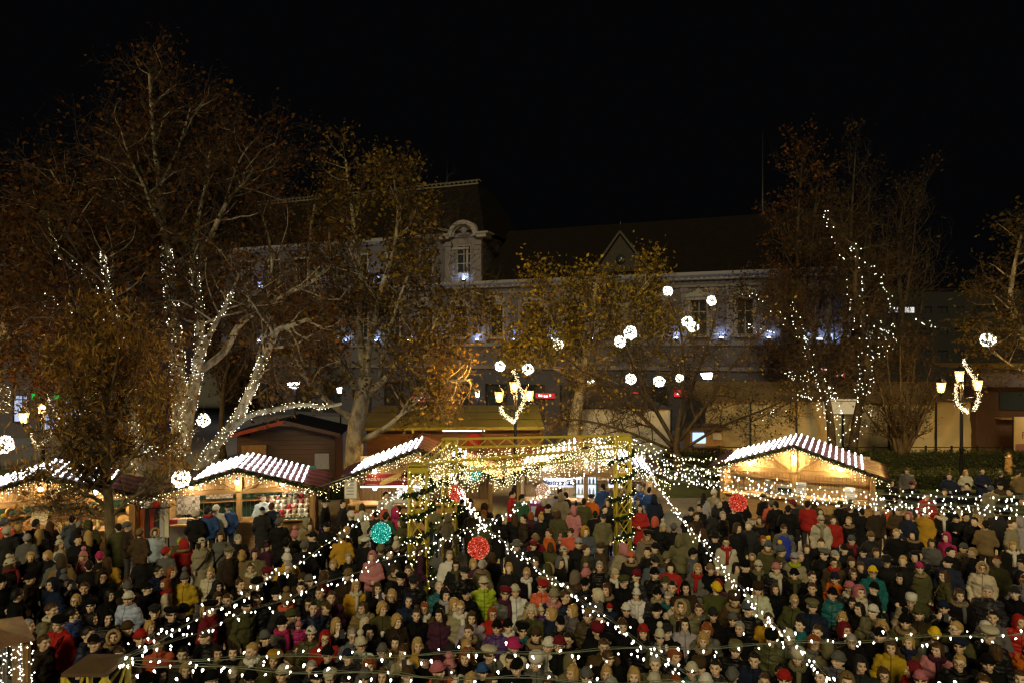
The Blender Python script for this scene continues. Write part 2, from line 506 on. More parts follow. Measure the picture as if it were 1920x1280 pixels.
orn = MB(); orn.sphere((0, -0.1, 4.75), (0.35, 0.18, 0.45), 8, 6); orn.sphere((-0.4, -0.08, 4.5), (0.25, 0.14, 0.2), 8, 5); orn.sphere((0.4, -0.08, 4.5), (0.25, 0.14, 0.2), 8, 5)
orn.add([(-1.1, -0.04, 4.2), (1.1, -0.04, 4.2)] + [(1.1 * math.cos(math.pi * i / 10), -0.04, 4.25 + 1.05 * math.sin(math.pi * i / 10)) for i in range(11)], [tuple(range(13))])
orn.build('ornament', STONE, dm)
# small gable dormer
gd = empty('gable_dormer', (10.0, -0.1, 13.3)); gd.parent = bld
g = MB(); g.prism([(-2.3, 0), (2.3, 0), (0, 3.2)], 0, 2.8); g.build('wall', surf('dormer_plaster', (0.03, 0.026, 0.021), 0.9), gd)
g = MB()
for sx in (-1, 1): g.bar((sx * 2.6, -0.15, -0.05), (0, -0.15, 3.45), 0.35, 0.16)
g.build('roof', surf('gable_edge', (0.05, 0.043, 0.035), 0.8), gd)
g = MB(); g.lathe([(0.42, 0), (0.42, 0.06)], (0, 0, 0), 12); o = g.build('window', PANE, gd, (0, -0.02, 1.1), (R(90), 0, 0))
g = MB(); g.lathe([(0.1, 3.4), (0.04, 3.9), (0.12, 4.1), (0.02, 4.4)], (0, -0.1, 0), 6); g.build('finial', IRON, gd)
# uplights that wash the pilasters blue-white
upm = MB(); upm.lathe([(0.06, 0), (0.15, 0.14), (0.17, 0.2)], (0, -0.28, 0), 8)
upg = MB(); upg.lathe([(0.16, 0.205), (0.1, 0.26)], (0, -0.28, 0), 8)
upmm, upgm = upm.mesh('uplight', IRON), upg.mesh('lamp_glass', glow('uplight_glow', (0.62, 0.78, 1.0), 30.0))
ups = [(0.25 + 3.6 * k, 7.45) for k in range(-9, 7)] + [(0.25 + 3.6 * k, 13.15) for k in (-8, -6, -4)] + [(-4.75, 13.05)]
UPL = bpy.data.lights.new('uplight', 'POINT'); UPL.energy = 55; UPL.color = (0.5, 0.68, 1.0); UPL.shadow_soft_size = 0.06
for x, z in ups:
    u = link('uplight', upmm, bld, (x, 0, z)); link('lamp_glass', upgm, u)
    l = bpy.data.objects.new('uplight_lamp', UPL); COL.objects.link(l); l.parent = u; l.location = (0, -0.30, 0.5); l.rotation_euler = (R(172), 0, 0)
# lit columned pavilion at the right end
pc = MB(); pc.lathe([(0.34, 7.3), (0.34, 7.5), (0.26, 7.6), (0.22, 11.2), (0.34, 11.4), (0.34, 11.7)], (0, -0.5, 0), 10); pcm = pc.mesh('column', TRIM)
for i in range(5):
    x = 23.9 + i * 1.1
    link('column', pcm, bld, (x, 0, 0))
    u = link('uplight', upmm, bld, (x + 0.5, -0.2, 7.3)); link('lamp_glass', upgm, u)
    l = bpy.data.objects.new('uplight_lamp', UPL); COL.objects.link(l); l.parent = u; l.location = (0, -0.30, 0.5); l.rotation_euler = (R(172), 0, 0)
# red shop signs
RED = glow('red_sign_glow', (1.0, 0.045, 0.05), 0.75); WSIGN = glow('white_sign_glow', (1.0, 0.95, 0.95), 2.2)
DIMRED = glow('dim_red_sign_glow', (1.0, 0.05, 0.03), 0.35)
def shop_sign(px, py, wpx, hpx, seed, mat=RED):
    """sign board on the facade; position found on the facade plane"""
    t = (px - 960) / F
    c, s = math.cos(BA), math.sin(BA)
    x = t * 62 / (c - t * s); Y = 62 + s * x; z = CAM_H - (py - 660) / F * Y
    w = wpx * Y / F / c; h = hpx * Y / F
    m = MB(); m.box((0, -0.14, 0), (w, 0.2, h)); o = m.build('shop_sign', [mat], bld, (x, 0, z))
    r = random.Random(seed); m = MB(); n = max(2, int(w / 0.35)); xx = -w * 0.3
    while xx < w * 0.33:
        ww = r.uniform(0.1, 0.26); m.box((xx, -0.25, r.uniform(-0.04, 0.04)), (ww, 0.02, h * r.uniform(0.28, 0.5))); xx += ww + r.uniform(0.05, 0.14)
    m.build('lettering', WSIGN, o)
for i, a in enumerate(((800, 747, 62, 11), (1023, 741, 34, 9), (1166, 740, 58, 12), (1281, 737, 30, 12), (1337, 732, 20, 8), (1392, 730, 16, 9), (1430, 729, 16, 8), (1470, 727, 18, 8))):
    shop_sign(*a, i)
for i, a in enumerate(((1546, 692, 12, 8), (1575, 702, 14, 10), (1484, 716, 8, 10))): shop_sign(*a, 40 + i, DIMRED)

# ================================================================== other buildings
def plain_building(name, label, x0, x1, Y, dep, h, wallm, wx, wz, lit=(), ww=1.2, wh=1.7, cat='building', rooft=True):
    b = empty(name, ((x0 + x1) / 2, Y, 0), 0, label, cat)
    W = x1 - x0; hs = []; n = 0
    for ix in range(wx):
        for iz in range(wz):
            cx = -W / 2 + (ix + 0.5) * W / wx; cz = 5.0 + (iz + 0.5) * (h - 6.0) / wz
            hs.append((cx - ww / 2, cx + ww / 2, cz - wh / 2, cz + wh / 2))
    m = MB(); wall_grid(m, -W / 2, W / 2, 0, h, 0, hs, 0.2)
    for s in (-1, 1): m.add([(s * W / 2, 0, 0), (s * W / 2, dep, 0), (s * W / 2, dep, h), (s * W / 2, 0, h)], [(0, 1, 2, 3)] if s > 0 else [(3, 2, 1, 0)])
    m.add([(-W / 2, dep, 0), (W / 2, dep, 0), (W / 2, dep, h), (-W / 2, dep, h)], [(3, 2, 1, 0)])
    m.build('wall', wallm, b)
    p = MB(); p.add([(-ww / 2, 0.18, -wh / 2), (ww / 2, 0.18, -wh / 2), (ww / 2, 0.18, wh / 2), (-ww / 2, 0.18, wh / 2)], [(0, 1, 2, 3)])
    pd, pl = p.mesh('pane', PANE), p.mesh('pane', glow('office_window_glow', (1.0, 0.95, 0.9), 0.9))
    fr = MB()
    for x in (-ww / 2 + 0.03, 0, ww / 2 - 0.03): fr.box((x, 0.13, 0), (0.06, 0.06, wh))
    for z in (-wh / 2 + 0.03, wh / 2 - 0.03): fr.box((0, 0.13, z), (ww, 0.055, 0.06))
    frm = fr.mesh('window', TRIM if rooft else IRON)
    for i, q in enumerate(hs):
        f = link('window', frm, b, ((q[0] + q[1]) / 2, 0, (q[2] + q[3]) / 2)); link('pane', pl if i in lit else pd, f)
    if rooft:
        r = MB(); r.add([(-W / 2 - 0.4, -0.4, h), (W / 2 + 0.4, -0.4, h), (W / 2 + 0.4, dep, h), (-W / 2 - 0.4, dep, h), (-W / 2 + 1, dep / 2, h + 2.6), (W / 2 - 1, dep / 2, h + 2.6)],
                        [(0, 1, 5, 4), (1, 2, 5), (2, 3, 4, 5), (3, 0, 4), (3, 2, 1, 0)]); r.build('roof', ROOF, b)
    else:
        r = MB(); r.box((0, dep / 2, h + 0.15), (W + 0.3, dep + 0.3, 0.3)); r.build('roof', ROOF, b)
    return b
DARKW = surf('dark_facade', (0.014, 0.013, 0.012), 0.9, 0.2, 1.0)
cb = plain_building('corner_building', 'pale corner building with green lit sign and bright shop windows behind the left trees', -50, -28.5, 52, 10, 13.5, PLAST, 6, 2)
# its shop front
SHOPL = glow('shop_window_glow', (0.62, 0.72, 1.0), 0.9)
def on(px, py, Y): return P(px, py, Y)
for i, (px, py, w, h) in enumerate(((40, 765, 26, 50), (92, 775, 28, 60), (135, 772, 26, 46), (-30, 775, 40, 50))):
    q = on(px, py, 51.9); wm = w * 51.9 / F; hm = h * 51.9 / F
    m = MB()
    for x in (-wm / 2, wm / 6, wm / 2): m.box((x, -0.05, 0), (0.08, 0.12, hm))
    for z in (-hm / 2, hm / 3, hm / 2): m.box((0, -0.05, z), (wm + 0.08, 0.11, 0.08))
    f = m.build('shop_window', IRON, cb, (q.x + 39.25, -0.1, q.z)); m = MB(); m.box((0, -0.02, 0), (wm, 0.04, hm)); m.build('pane', SHOPL, f)
GREEN = glow('green_sign_glow', (0.02, 0.75, 0.12), 0.85)
for px, w in ((118, 30), (67, 11), (168, 8)):
    q = on(px, 743, 51.5); m = MB(); m.box((0, 0, 0), (w * 51.5 / F, 0.25, 0.46)); m.build('shop_sign', GREEN, cb, (q.x + 39.25, -0.5, q.z))
q = on(118, 732, 51.5); m = MB(); m.box((0, 0, 0), (1.6, 0.6, 0.28)); m.build('sign_canopy', surf('sign_metal', (0.25, 0.23, 0.2)), cb, (q.x + 39.25, -0.5, q.z))
plain_building('office_building', 'dark modern office block with two lit windows far behind the right trees', 40, 70, 84, 12, 14.0, DARKW, 15, 3, (11, 14), 1.3, 0.8, rooft=False)
# tall faint block and a mast beyond the roofs
b = empty('radio_mast', (P(1430, 400, 110).x, 110, 0), 0, 'thin radio mast faintly rising beyond the long dark roof', 'mast')
m = MB(); m.tube([(0, 0, 0), (0, 0, 27), (0, 0, 42)], [0.35, 0.28, 0.06], 6); m.build('mast_pole', IRON, b)
m = MB()
for z in (24, 27.5, 30): m.box((0, 0, z), (1.2, 0.1, 0.1))
m.build('antenna', IRON, b)
# ================================================================== huts, tents, hedges between the stalls and the buildings
WOODD = wood('dark_planks_x', (0.06, 0.028, 0.013), 'X'); WOODDZ = wood('dark_planks_z', (0.06, 0.028, 0.013), 'Z')
WOODY = wood('ochre_planks', (0.30, 0.17, 0.055), 'Z'); REDT = surf('red_roof_edge', (0.30, 0.05, 0.03), 0.7)
hut = empty('wooden_hut', (-10.9, 33, 0), R(6), 'closed dark brown plank hut with red roof edge behind the lace stall', 'hut')
n = 11
pm_ = MB(); pm_.box((0, 0, 0), (4.6, 0.05, 0.215)); plank_m = pm_.mesh('plank', WOODD)
for i in range(n): link('plank', plank_m, hut, (0, rng.uniform(-0.004, 0.004), 0.12 + i * 0.225))
for i in range(2):
    m = MB(); w = 3.4 - i * 1.6; m.box((0, 0, 2.6 + i * 0.24), (w, 0.05, 0.22)); m.build('plank', WOODD, hut)
m = MB(); m.box((0, 1.55, 1.25), (4.5, 3.0, 2.5)); m.build('wall', WOODDZ, hut)
dr = MB(); dr.box((0, 0, 0), (1.15, 0.06, 2.0)); d_ = dr.build('door', WOODY, hut, (-1.5, -0.06, 1.05))
db = MB(); db.box((0, 0, 0), (0.13, 0.03, 2.0)); dbm = db.mesh('plank', WOODY)
for i in range(8): link('plank', dbm, d_, (-0.5 + i * 0.143, -0.045, 0))
for s in (-1, 1):
    m = MB(); m.box((0, 0, 0), (2.75, 3.8, 0.09), 0); m.build('roof', ROOF, hut, (s * 1.3, 1.4, 2.88), (0, s * R(14), 0))
    m = MB(); m.box((0, 0, 0), (2.75, 0.06, 0.17), 0); m.build('roof_edge', REDT if s < 0 else WOODDZ, hut, (s * 1.3, -0.55, 2.86), (0, s * R(14), 0))

ls = empty('long_hut', (-3.4, 40, 0), R(2), 'long closed hut with lamp lit yellow awning roof behind the three lantern lamp', 'hut')
YAW = surf('yellow_awning', (0.26, 0.22, 0.03), 0.6, 0.2, 1.2, 0.2)
m = MB()
for i in range(8):
    x0 = -5.2 + i * 1.3
    for k in range(3):
        z0, z1 = 2.25 + k * 0.3, 2.25 + (k + 1) * 0.3; y0, y1 = -1.2 + k * 1.6, -1.2 + (k + 1) * 1.6
        m.add([(x0, y0, z0), (x0 + 1.29, y0, z0), (x0 + 1.29, y1, z1 - 0.03), (x0, y1, z1 - 0.03)], [(0, 1, 2, 3)])
m.add([(-5.2, -1.2, 2.25), (5.2, -1.2, 2.25), (5.2, -1.2, 2.08), (-5.2, -1.2, 2.08)], [(3, 2, 1, 0)])
m.build('awning', YAW, ls)
m = MB(); m.box((0, 0, 0), (10.2, 0.06, 0.215)); lp = m.mesh('plank', wood('red_brown_planks', (0.20, 0.085, 0.03), 'X'))
for i in range(9): link('plank', lp, ls, (0, 0, 0.12 + i * 0.23))
m = MB(); m.box((0, 1.6, 1.1), (10.1, 3.0, 2.2)); m.build('wall', WOODDZ, ls)
for x in (-5.1, -1.7, 1.7, 5.1):
    m = MB(); m.box((x, -1.1, 1.05), (0.12, 0.12, 2.1)); m.build('post', WOODDZ, ls)
m = MB(); m.box((0.6, -1.0, 2.02), (2.4, 0.05, 0.05)); m.build('lamp_tube', glow('tube_lamp_glow', (1.0, 0.95, 0.85), 5.0), ls)
m = MB(); m.box((1.2, -0.08, 1.35), (0.9, 0.06, 0.75)); m.build('notice', surf('red_notice', (0.35, 0.02, 0.02)), ls)

wt = empty('white_pavilion', (7.0, 44, 0), R(-3), 'white canvas pavilion wall behind the bare spreading tree', 'tent')
m = MB(); nx = 40
for i in range(nx):
    x0, x1 = -3.2 + 6.4 * i / nx, -3.2 + 6.4 * (i + 1) / nx
    y0, y1 = 0.03 * math.sin(i * 0.9) + 0.02 * math.sin(i * 2.3), 0.03 * math.sin((i + 1) * 0.9) + 0.02 * math.sin((i + 1) * 2.3)
    m.add([(x0, y0, 0), (x1, y1, 0), (x1, y1, 2.85), (x0, y0, 2.85)], [(0, 1, 2, 3)], 0, True)
WCAN = surf('white_canvas', (0.55, 0.54, 0.48), 0.8, 0.1, 2)
m.build('canvas_wall', WCAN, wt)
m = MB(); m.add([(-3.4, -0.2, 2.85), (3.4, -0.2, 2.85), (3.4, 4, 2.85), (-3.4, 4, 2.85), (0, 1.9, 4.2)], [(0, 1, 4), (1, 2, 4), (2, 3, 4), (3, 0, 4)]); m.build('canvas_roof', surf('dark_canvas', (0.06, 0.06, 0.07)), wt)
m = MB()
for x in (-3.2, 3.2): m.box((x, -0.1, 1.42), (0.1, 0.1, 2.84))
m.build('frame', IRON, wt)

bt = empty('beige_tent', (20.3, 42, 0), R(-2), 'long beige canvas market tent with wrinkled walls behind the hedge', 'tent')
BCAN = surf('beige_canvas', (0.36, 0.30, 0.17), 0.8, 0.15, 1.5, 0.3)
m = MB(); nx, nz = 90, 10
def ty(x, z): return 0.05 * math.sin(x * 2.1 + z * 1.4) + 0.04 * math.sin(x * 5.3 - z * 3.1) + 0.05 * math.sin((x + z * 1.7) * 3.3)
gv = [(-8.4 + 16.8 * i / nx, ty(-8.4 + 16.8 * i / nx, 3.5 * k / nz), 3.5 * k / nz) for k in range(nz + 1) for i in range(nx + 1)]
m.add(gv, [(k * (nx + 1) + i, k * (nx + 1) + i + 1, (k + 1) * (nx + 1) + i + 1, (k + 1) * (nx + 1) + i) for k in range(nz) for i in range(nx)], 0, True)
m.build('canvas_wall', BCAN, bt)
m = MB(); m.prism([(-0.4, 3.5), (5.4, 3.5), (2.5, 4.6)], -8.6, 8.6)
me = m.mesh('canvas_roof', surf('brown_canvas', (0.14, 0.10, 0.05), 0.85))
for v in me.vertices:
    x, y, z = v.co; v.co = (y, x, z)
me.flip_normals(); link('canvas_roof', me, bt)
m = MB()
for i in range(7): m.box((-8.4 + i * 2.8, -0.12, 1.75), (0.09, 0.09, 3.5))
m.build('frame', IRON, bt)
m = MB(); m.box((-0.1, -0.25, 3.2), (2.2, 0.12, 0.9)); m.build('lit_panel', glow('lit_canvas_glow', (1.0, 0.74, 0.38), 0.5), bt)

ok = empty('orange_kiosk', (11.4, 40, 0), 0, 'small ochre kiosk with blue glowing screen beyond the bare spreading tree', 'kiosk')
m = MB(); m.box((0, 0.8, 1.0), (1.9, 1.6, 2.0)); m.build('wall', wood('kiosk_boards', (0.34, 0.18, 0.05), 'Z'), ok)
m = MB(); m.box((0, 0.6, 2.08), (2.4, 2.4, 0.14)); m.build('roof', WOODDZ, ok)
m = MB(); m.box((-0.45, -0.06, 1.5), (0.75, 0.08, 0.62)); m.build('screen', glow('blue_screen_glow', (0.45, 0.65, 1.0), 1.6), ok)
m = MB(); m.box((0.6, -0.06, 1.6), (0.5, 0.06, 0.4)); m.build('notice', surf('pale_notice', (0.4, 0.42, 0.45)), ok)
m = MB(); m.box((0, -0.3, 1.0), (1.9, 0.5, 0.06)); m.build('counter', WOODDZ, ok)

# wine shop at the right edge with its banner
ws = empty('wine_kiosk', (31.2, 41, 0), R(-4), 'dark wine kiosk with painted fascia and light at the right edge', 'kiosk')
m = MB(); m.box((0, 1.5, 2.2), (6.4, 3.0, 4.4)); m.build('wall', WOODDZ, ws)
m = MB(); m.box((0, -0.35, 5.0), (7.6, 0.5, 1.1)); m.build('fascia', surf('painted_fascia', (0.20, 0.06, 0.05), 0.6, 0.8, 1.3, 0.1, col2=(0.16, 0.15, 0.2)), ws)
m = MB(); m.box((0, 0.6, 5.7), (8.2, 3.4, 0.25)); m.build('roof', surf('mustard_roof', (0.16, 0.11, 0.02), 0.8), ws)
m = MB(); m.box((0.2, -0.06, 3.6), (4.2, 0.1, 1.1)); m.build('hatch', PANE, ws)
m = MB(); m.box((0.2, -0.3, 2.55), (4.6, 0.6, 0.08)); m.build('counter', WOODY, ws)
bn = empty('wine_banner', (30.35, 39.2, 0), R(-4), 'cream mulled wine banner with painted script hanging at the right edge', 'banner')
m = MB(); m.box((0, 0, 1.75), (2.9, 0.05, 2.1)); m.build('canvas', surf('cream_banner', (0.55, 0.45, 0.26), 0.8, 0.12, 2), bn)
m = MB(); m.add([(-1.4, -0.03, 0.72), (1.4, -0.03, 0.72), (1.4, -0.03, 1.25), (0.2, -0.03, 1.34), (-1.4, -0.03, 1.22)], [(0, 1, 2, 3, 4)]); m.build('painted_band', surf('lilac_paint', (0.28, 0.26, 0.36), 0.7, 0.5, 2.0, 0, col2=(0.35, 0.12, 0.06)), bn)
BRN = surf('brown_paint', (0.16, 0.07, 0.02), 0.7)
text('lettering', 'NEIK', 0.52, BRN, bn, (0.1, -0.035, 2.38), shear=0.2)
text('lettering', 'FORRALT', 0.56, surf('rust_paint', (0.28, 0.07, 0.03), 0.7), bn, (0.12, -0.035, 1.72))
for x in (-1.45, 1.45):
    m = MB(); m.box((x, 0.06, 1.4), (0.07, 0.07, 2.8)); m.build('post', IRON, bn)

# notice board
nb = empty('notice_board', (-8.35, 30, 0), R(3), 'pale notice board on two legs beside the second plane trunk', 'notice board')
m = MB(); m.box((0, 0, 1.72), (0.62, 0.05, 0.72)); m.build('board', surf('notice_paper', (0.30, 0.27, 0.23)), nb)
for x in (-0.3, 0.3):
    m = MB(); m.box((x, 0.04, 1.0), (0.05, 0.05, 2.1)); m.build('leg', WOODDZ, nb)
for z in (1.36, 2.1):
    m = MB(); m.box((0, -0.02, z), (0.66, 0.06, 0.05)); m.build('frame', WOODDZ, nb)

# low black railing
rl = empty('railing', (22.5, 39.6, 0), 0, 'low black metal railing in front of the beige tent', 'railing')
for z in (1.0, 0.55):
    m = MB(); m.box((0, 0, z), (24, 0.05, 0.05)); m.build('rail', IRON, rl)
m = MB(); m.box((0, 0, 0.55), (0.09, 0.09, 1.1)); pmn = m.mesh('post', IRON)
for i in range(17): link('post', pmn, rl, (-12 + i * 1.5, 0, 0))

# hedges
def leaf_cloud(pts, size, seed, hang=0.0, long_=1.0):
    """leaf-shaped faces with random turn at each point -> V, faces(4), tint"""
    g = np.random.default_rng(seed); n = len(pts)
    a = g.normal(size=(n, 3)); a /= np.linalg.norm(a, axis=1, keepdims=True)
    b = g.normal(size=(n, 3)) + np.array([0, 0, -hang]); b -= a * (a * b).sum(1, keepdims=True); b /= np.linalg.norm(b, axis=1, keepdims=True)
    s = size * g.uniform(0.6, 1.35, (n, 1))
    c = np.cross(a, b)
    q = [pts - b * s * long_, pts + a * s * 0.62 + c * s * 0.18, pts + b * s * long_, pts - a * s * 0.62 + c * s * 0.18]
    V = np.stack(q, 1).reshape(-1, 3)
    Fc = np.arange(n * 4).reshape(n, 4)
    return V, Fc, np.repeat(g.uniform(0, 1, n), 4)
def leaf_obj(name, pts, size, seed, mat, parent=None, kind='stuff', long_=1.0, tint=None, hang=0.0):
    V, Fc, t = leaf_cloud(np.asarray(pts, float), size, seed, long_=long_, hang=hang)
    if tint is not None: t = np.repeat(np.asarray(tint), 4)
    me = np_mesh(name, V, Fc, 4, mat)
    at = me.attributes.new('tint', 'FLOAT', 'POINT'); at.data.foreach_set('value', t.astype(np.float32))
    o = link(name, me, parent)
    if kind: o['kind'] = kind
    return o
HEDGE = leafmat('hedge_leaf', (0.012, 0.02, 0.006), (0.025, 0.035, 0.01), (0.05, 0.055, 0.015), 0.1)
HCORE = surf('hedge_core', (0.008, 0.012, 0.005), 1.0)
def hedge(label, x0, x1, Y, dep, h, n, seed):
    hd = empty('hedge', ((x0 + x1) / 2, Y, 0), 0, label, 'hedge', 'clipped hedges behind the stalls')
    W = x1 - x0; g = np.random.default_rng(seed)
    m = MB(); m.box((0, 0, h / 2 - 0.05), (W, dep * 0.8, h - 0.1)); m.build('branches', HCORE, hd)
    pts = np.stack([g.uniform(-W / 2, W / 2, n), g.uniform(-dep / 2, dep / 2, n), g.uniform(0, h, n)], 1)
    side = g.random(n); pts[side < 0.55, 1] = -dep / 2 + g.normal(0, 0.05, (side < 0.55).sum()); pts[side > 0.6, 2] = h + g.normal(0, 0.05, (side > 0.6).sum())
    leaf_obj('foliage', pts, 0.055, seed, HEDGE, hd)
hedge('long clipped hedge running along the black railing', 8.5, 36, 38.2, 1.2, 0.95, 9000, 3)
hedge('dark lower hedge just behind the right bottle stall', 9.0, 34, 33.0, 1.4, 0.75, 9000, 4)
hedge('short dark hedge beside the second plane trunk', -9.5, -3.0, 30.6, 1.0, 0.8, 3500, 5)

# ================================================================== trees
def bark(name, a, b, scale=2.0):
    if name in MATS: return MATS[name]
    m, nt, bs = nodes(name)
    tc = N(nt, 'ShaderNodeTexCoord')
    mp = N(nt, 'ShaderNodeMapping'); mp.inputs['Scale'].default_value = (1, 1, 0.45)
    nt.links.new(tc.outputs['Object'], mp.inputs['Vector'])
    no = N(nt, 'ShaderNodeTexNoise'); no.inputs['Scale'].default_value = scale; no.inputs['Detail'].default_value = 5; no.inputs['Roughness'].default_value = 0.7
    nt.links.new(mp.outputs['Vector'], no.inputs['Vector'])
    cr = N(nt, 'ShaderNodeValToRGB'); cr.color_ramp.elements[0].position = 0.40; cr.color_ramp.elements[1].position = 0.58
    cr.color_ramp.elements[0].color = c4(a); cr.color_ramp.elements[1].color = c4(b)
    nt.links.new(no.outputs['Fac'], cr.inputs['Fac']); nt.links.new(cr.outputs['Color'], bs.inputs['Base Color'])
    bs.inputs['Roughness'].default_value = 0.85; bs.inputs['Specular IOR Level'].default_value = 0.15
    bp = N(nt, 'ShaderNodeBump'); bp.inputs['Strength'].default_value = 0.5; bp.inputs['Distance'].default_value = 0.04
    nt.links.new(no.outputs['Fac'], bp.inputs['Height']); nt.links.new(bp.outputs['Normal'], bs.inputs['Normal'])
    MATS[name] = m
    return m
PLANE = bark('plane_bark', (0.14, 0.115, 0.07), (0.36, 0.325, 0.23), 3.0)
DARKB = bark('dark_bark', (0.022, 0.016, 0.010), (0.06, 0.045, 0.026), 4.0)

def smooth_path(pts, sub=3):
    """Catmull-Rom through the points"""
    out = []; n = len(pts)
    for i in range(n - 1):
        p0, p1, p2, p3 = pts[max(i - 1, 0)], pts[i], pts[i + 1], pts[min(i + 2, n - 1)]
        for k in range(sub):
            t = k / sub
            out.append(0.5 * ((2 * p1) + (p2 - p0) * t + (2 * p0 - 5 * p1 + 4 * p2 - p3) * t * t + (3 * p1 - p0 - 3 * p2 + p3) * t ** 3))
    out.append(pts[-1])
    return out

def grow(mb, tips, p, d, L, r, level, top, r_, up, wob, kids, mb1=None):
    """one branch and its children; leaf spots are collected on the last two levels"""
    n = 4 if level < top else 3
    pts = [p.copy()]; q = p.copy(); dd = d.normalized()
    for i in range(n):
        dd = (dd + Vector((r_.gauss(0, wob), r_.gauss(0, wob), r_.gauss(0, wob) + up))).normalized()
        q = q + dd * (L / n); pts.append(q.copy())
    (mb1 or mb).tube(pts, [r * (1 - 0.75 * i / n) for i in range(n + 1)], 5 if level == 1 else (4 if level == 2 else 3), 0, True, False)
    if level >= top - 1:
        for i in range(1, n + 1):
            tips.append((pts[i], level))
    if level < top:
        for i in range(1, n + 1):
            for k in range(kids[level - 1]):
                if r_.random() < 0.8:
                    a = (pts[i] - pts[i - 1]).normalized()
                    o = Vector((r_.gauss(0, 1), r_.gauss(0, 1), r_.gauss(0, 1))); o = (o - a * o.dot(a)).normalized()
                    nd = (a * r_.uniform(0.35, 0.9) + o).normalized()
                    grow(mb, tips, pts[i], nd, L * r_.uniform(0.42, 0.66), r * 0.45, level + 1, top, r_, up, wob, kids)

def tree(name, label, base, limbs, mat, seed, leaf=None, nleaf=0, lsize=0.1, top=3, up=0.06, wob=0.22, kids=(2, 2), sub_len=(1.8, 3.2), spawn=0.35, every=1,
         crown_filter=None, droop=False, lspread=0.22, group='trees of the square', llong=1.0):
    """limbs: (points, r0, r1, spawns); the trunk is the first limb"""
    r_ = random.Random(seed)
    t = empty(name, base, 0, label, 'tree', group)
    B = Vector(base); tips = []
    tr = MB(); br = MB(); tw = MB()
    for i, (pts, r0, r1, sp) in enumerate(limbs):
        path = smooth_path([Vector(p) - B for p in pts], 3)
        k = len(path)
        rad = [r0 + (r1 - r0) * j / (k - 1) for j in range(k)]
        if i == 0: rad[0] *= 1.35
        (tr if i == 0 else br).tube(path, rad, 9 if r0 > 0.15 else 6, 0, True, True)
        if sp:
            for j in range(int(k * spawn), k, every):
                for c in range(sp):
                    a = (path[j] - path[j - 1]).normalized()
                    o = Vector((r_.gauss(0, 1), r_.gauss(0, 1), r_.gauss(0, 0.7))); o = (o - a * o.dot(a)).normalized()
                    d = (a * r_.uniform(0.3, 0.9) + o).normalized()
                    f = 1 - 0.45 * j / k
                    grow(tw, tips, path[j], d, r_.uniform(*sub_len) * f, min(rad[j] * 0.5, 0.07), 1, top, r_, up, wob, kids, br if r_.random() < 0.6 else None)
    tr.build('trunk', mat, t)
    if br.v:
        o = br.build('limbs', mat, t)
    if tw.v:
        o = tw.build('twigs', DARKB if mat is DARKB else TWIG, t); o['kind'] = 'stuff'
    if leaf and tips:
        g = np.random.default_rng(seed)
        T = np.array([tuple(p) for p, _ in tips]); wt = np.exp(g.normal(0, 1.1, len(T))); idx = g.choice(len(T), nleaf, p=wt / wt.sum())
        pts = T[idx] + g.normal(0, lspread, (nleaf, 3))
        if droop:
            pts[:, 2] -= np.abs(g.normal(0, 0.28, nleaf))
        pts[:, 1] += lspread * 1.4
        if crown_filter is not None: pts = pts[crown_filter(pts + np.array(base))]
        leaf_obj('crown', pts, lsize, seed, leaf, t, long_=llong, hang=2.2 if droop else 0.0)
    return t

def L(px, Y, k=0.0):
    """limb path from photograph points; the depth drifts by k metres along the limb"""
    n = len(px)
    return [P(x, y, Y + k * i / max(1, n - 1)) for i, (x, y) in enumerate(px)]

RUST = leafmat('rust_leaf', (0.035, 0.012, 0.003), (0.075, 0.028, 0.005), (0.15, 0.07, 0.010))
TWIG = bark('twig_bark', (0.03, 0.021, 0.012), (0.08, 0.056, 0.032), 5.0)
GOLD = leafmat('gold_leaf', (0.045, 0.026, 0.006), (0.11, 0.065, 0.009), (0.27, 0.18, 0.018))
YELL = leafmat('yellow_leaf', (0.08, 0.05, 0.008), (0.19, 0.13, 0.015), (0.38, 0.28, 0.03))
BROWN = leafmat('brown_hanging_leaf', (0.14, 0.07, 0.014), (0.25, 0.135, 0.026), (0.38, 0.25, 0.045))
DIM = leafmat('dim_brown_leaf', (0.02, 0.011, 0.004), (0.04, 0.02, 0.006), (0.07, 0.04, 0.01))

YA = 28.0
STEM1 = [(332, 957), (333, 890), (337, 800), (335, 720), (331, 655), (325, 600), (318, 530), (311, 465), (307, 415), (300, 350), (291, 280), (284, 205), (280, 140)]
STEM2 = [(344, 850), (358, 750), (371, 685), (376, 610), (366, 530), (362, 475), (372, 410), (386, 350), (394, 285)]
LEAN = [(352, 930), (392, 850), (440, 790), (470, 730), (490, 682), (510, 640), (521, 618), (548, 610), (578, 598)]
LOWR = [(420, 812), (470, 778), (520, 766), (570, 758), (605, 762), (640, 756)]
LIMBR = [(373, 695), (420, 660), (452, 605), (500, 574), (545, 548), (590, 525), (620, 490)]
LIMBL = [(331, 665), (300, 622), (278, 590), (262, 552), (248, 518), (226, 496), (192, 488), (170, 497), (150, 470), (122, 438)]
LIMBM = [(372, 680), (396, 622), (420, 580), (434, 552), (448, 515)]
ARC1 = [(371, 480), (396, 442), (416, 398), (440, 360), (456, 346), (474, 318)]
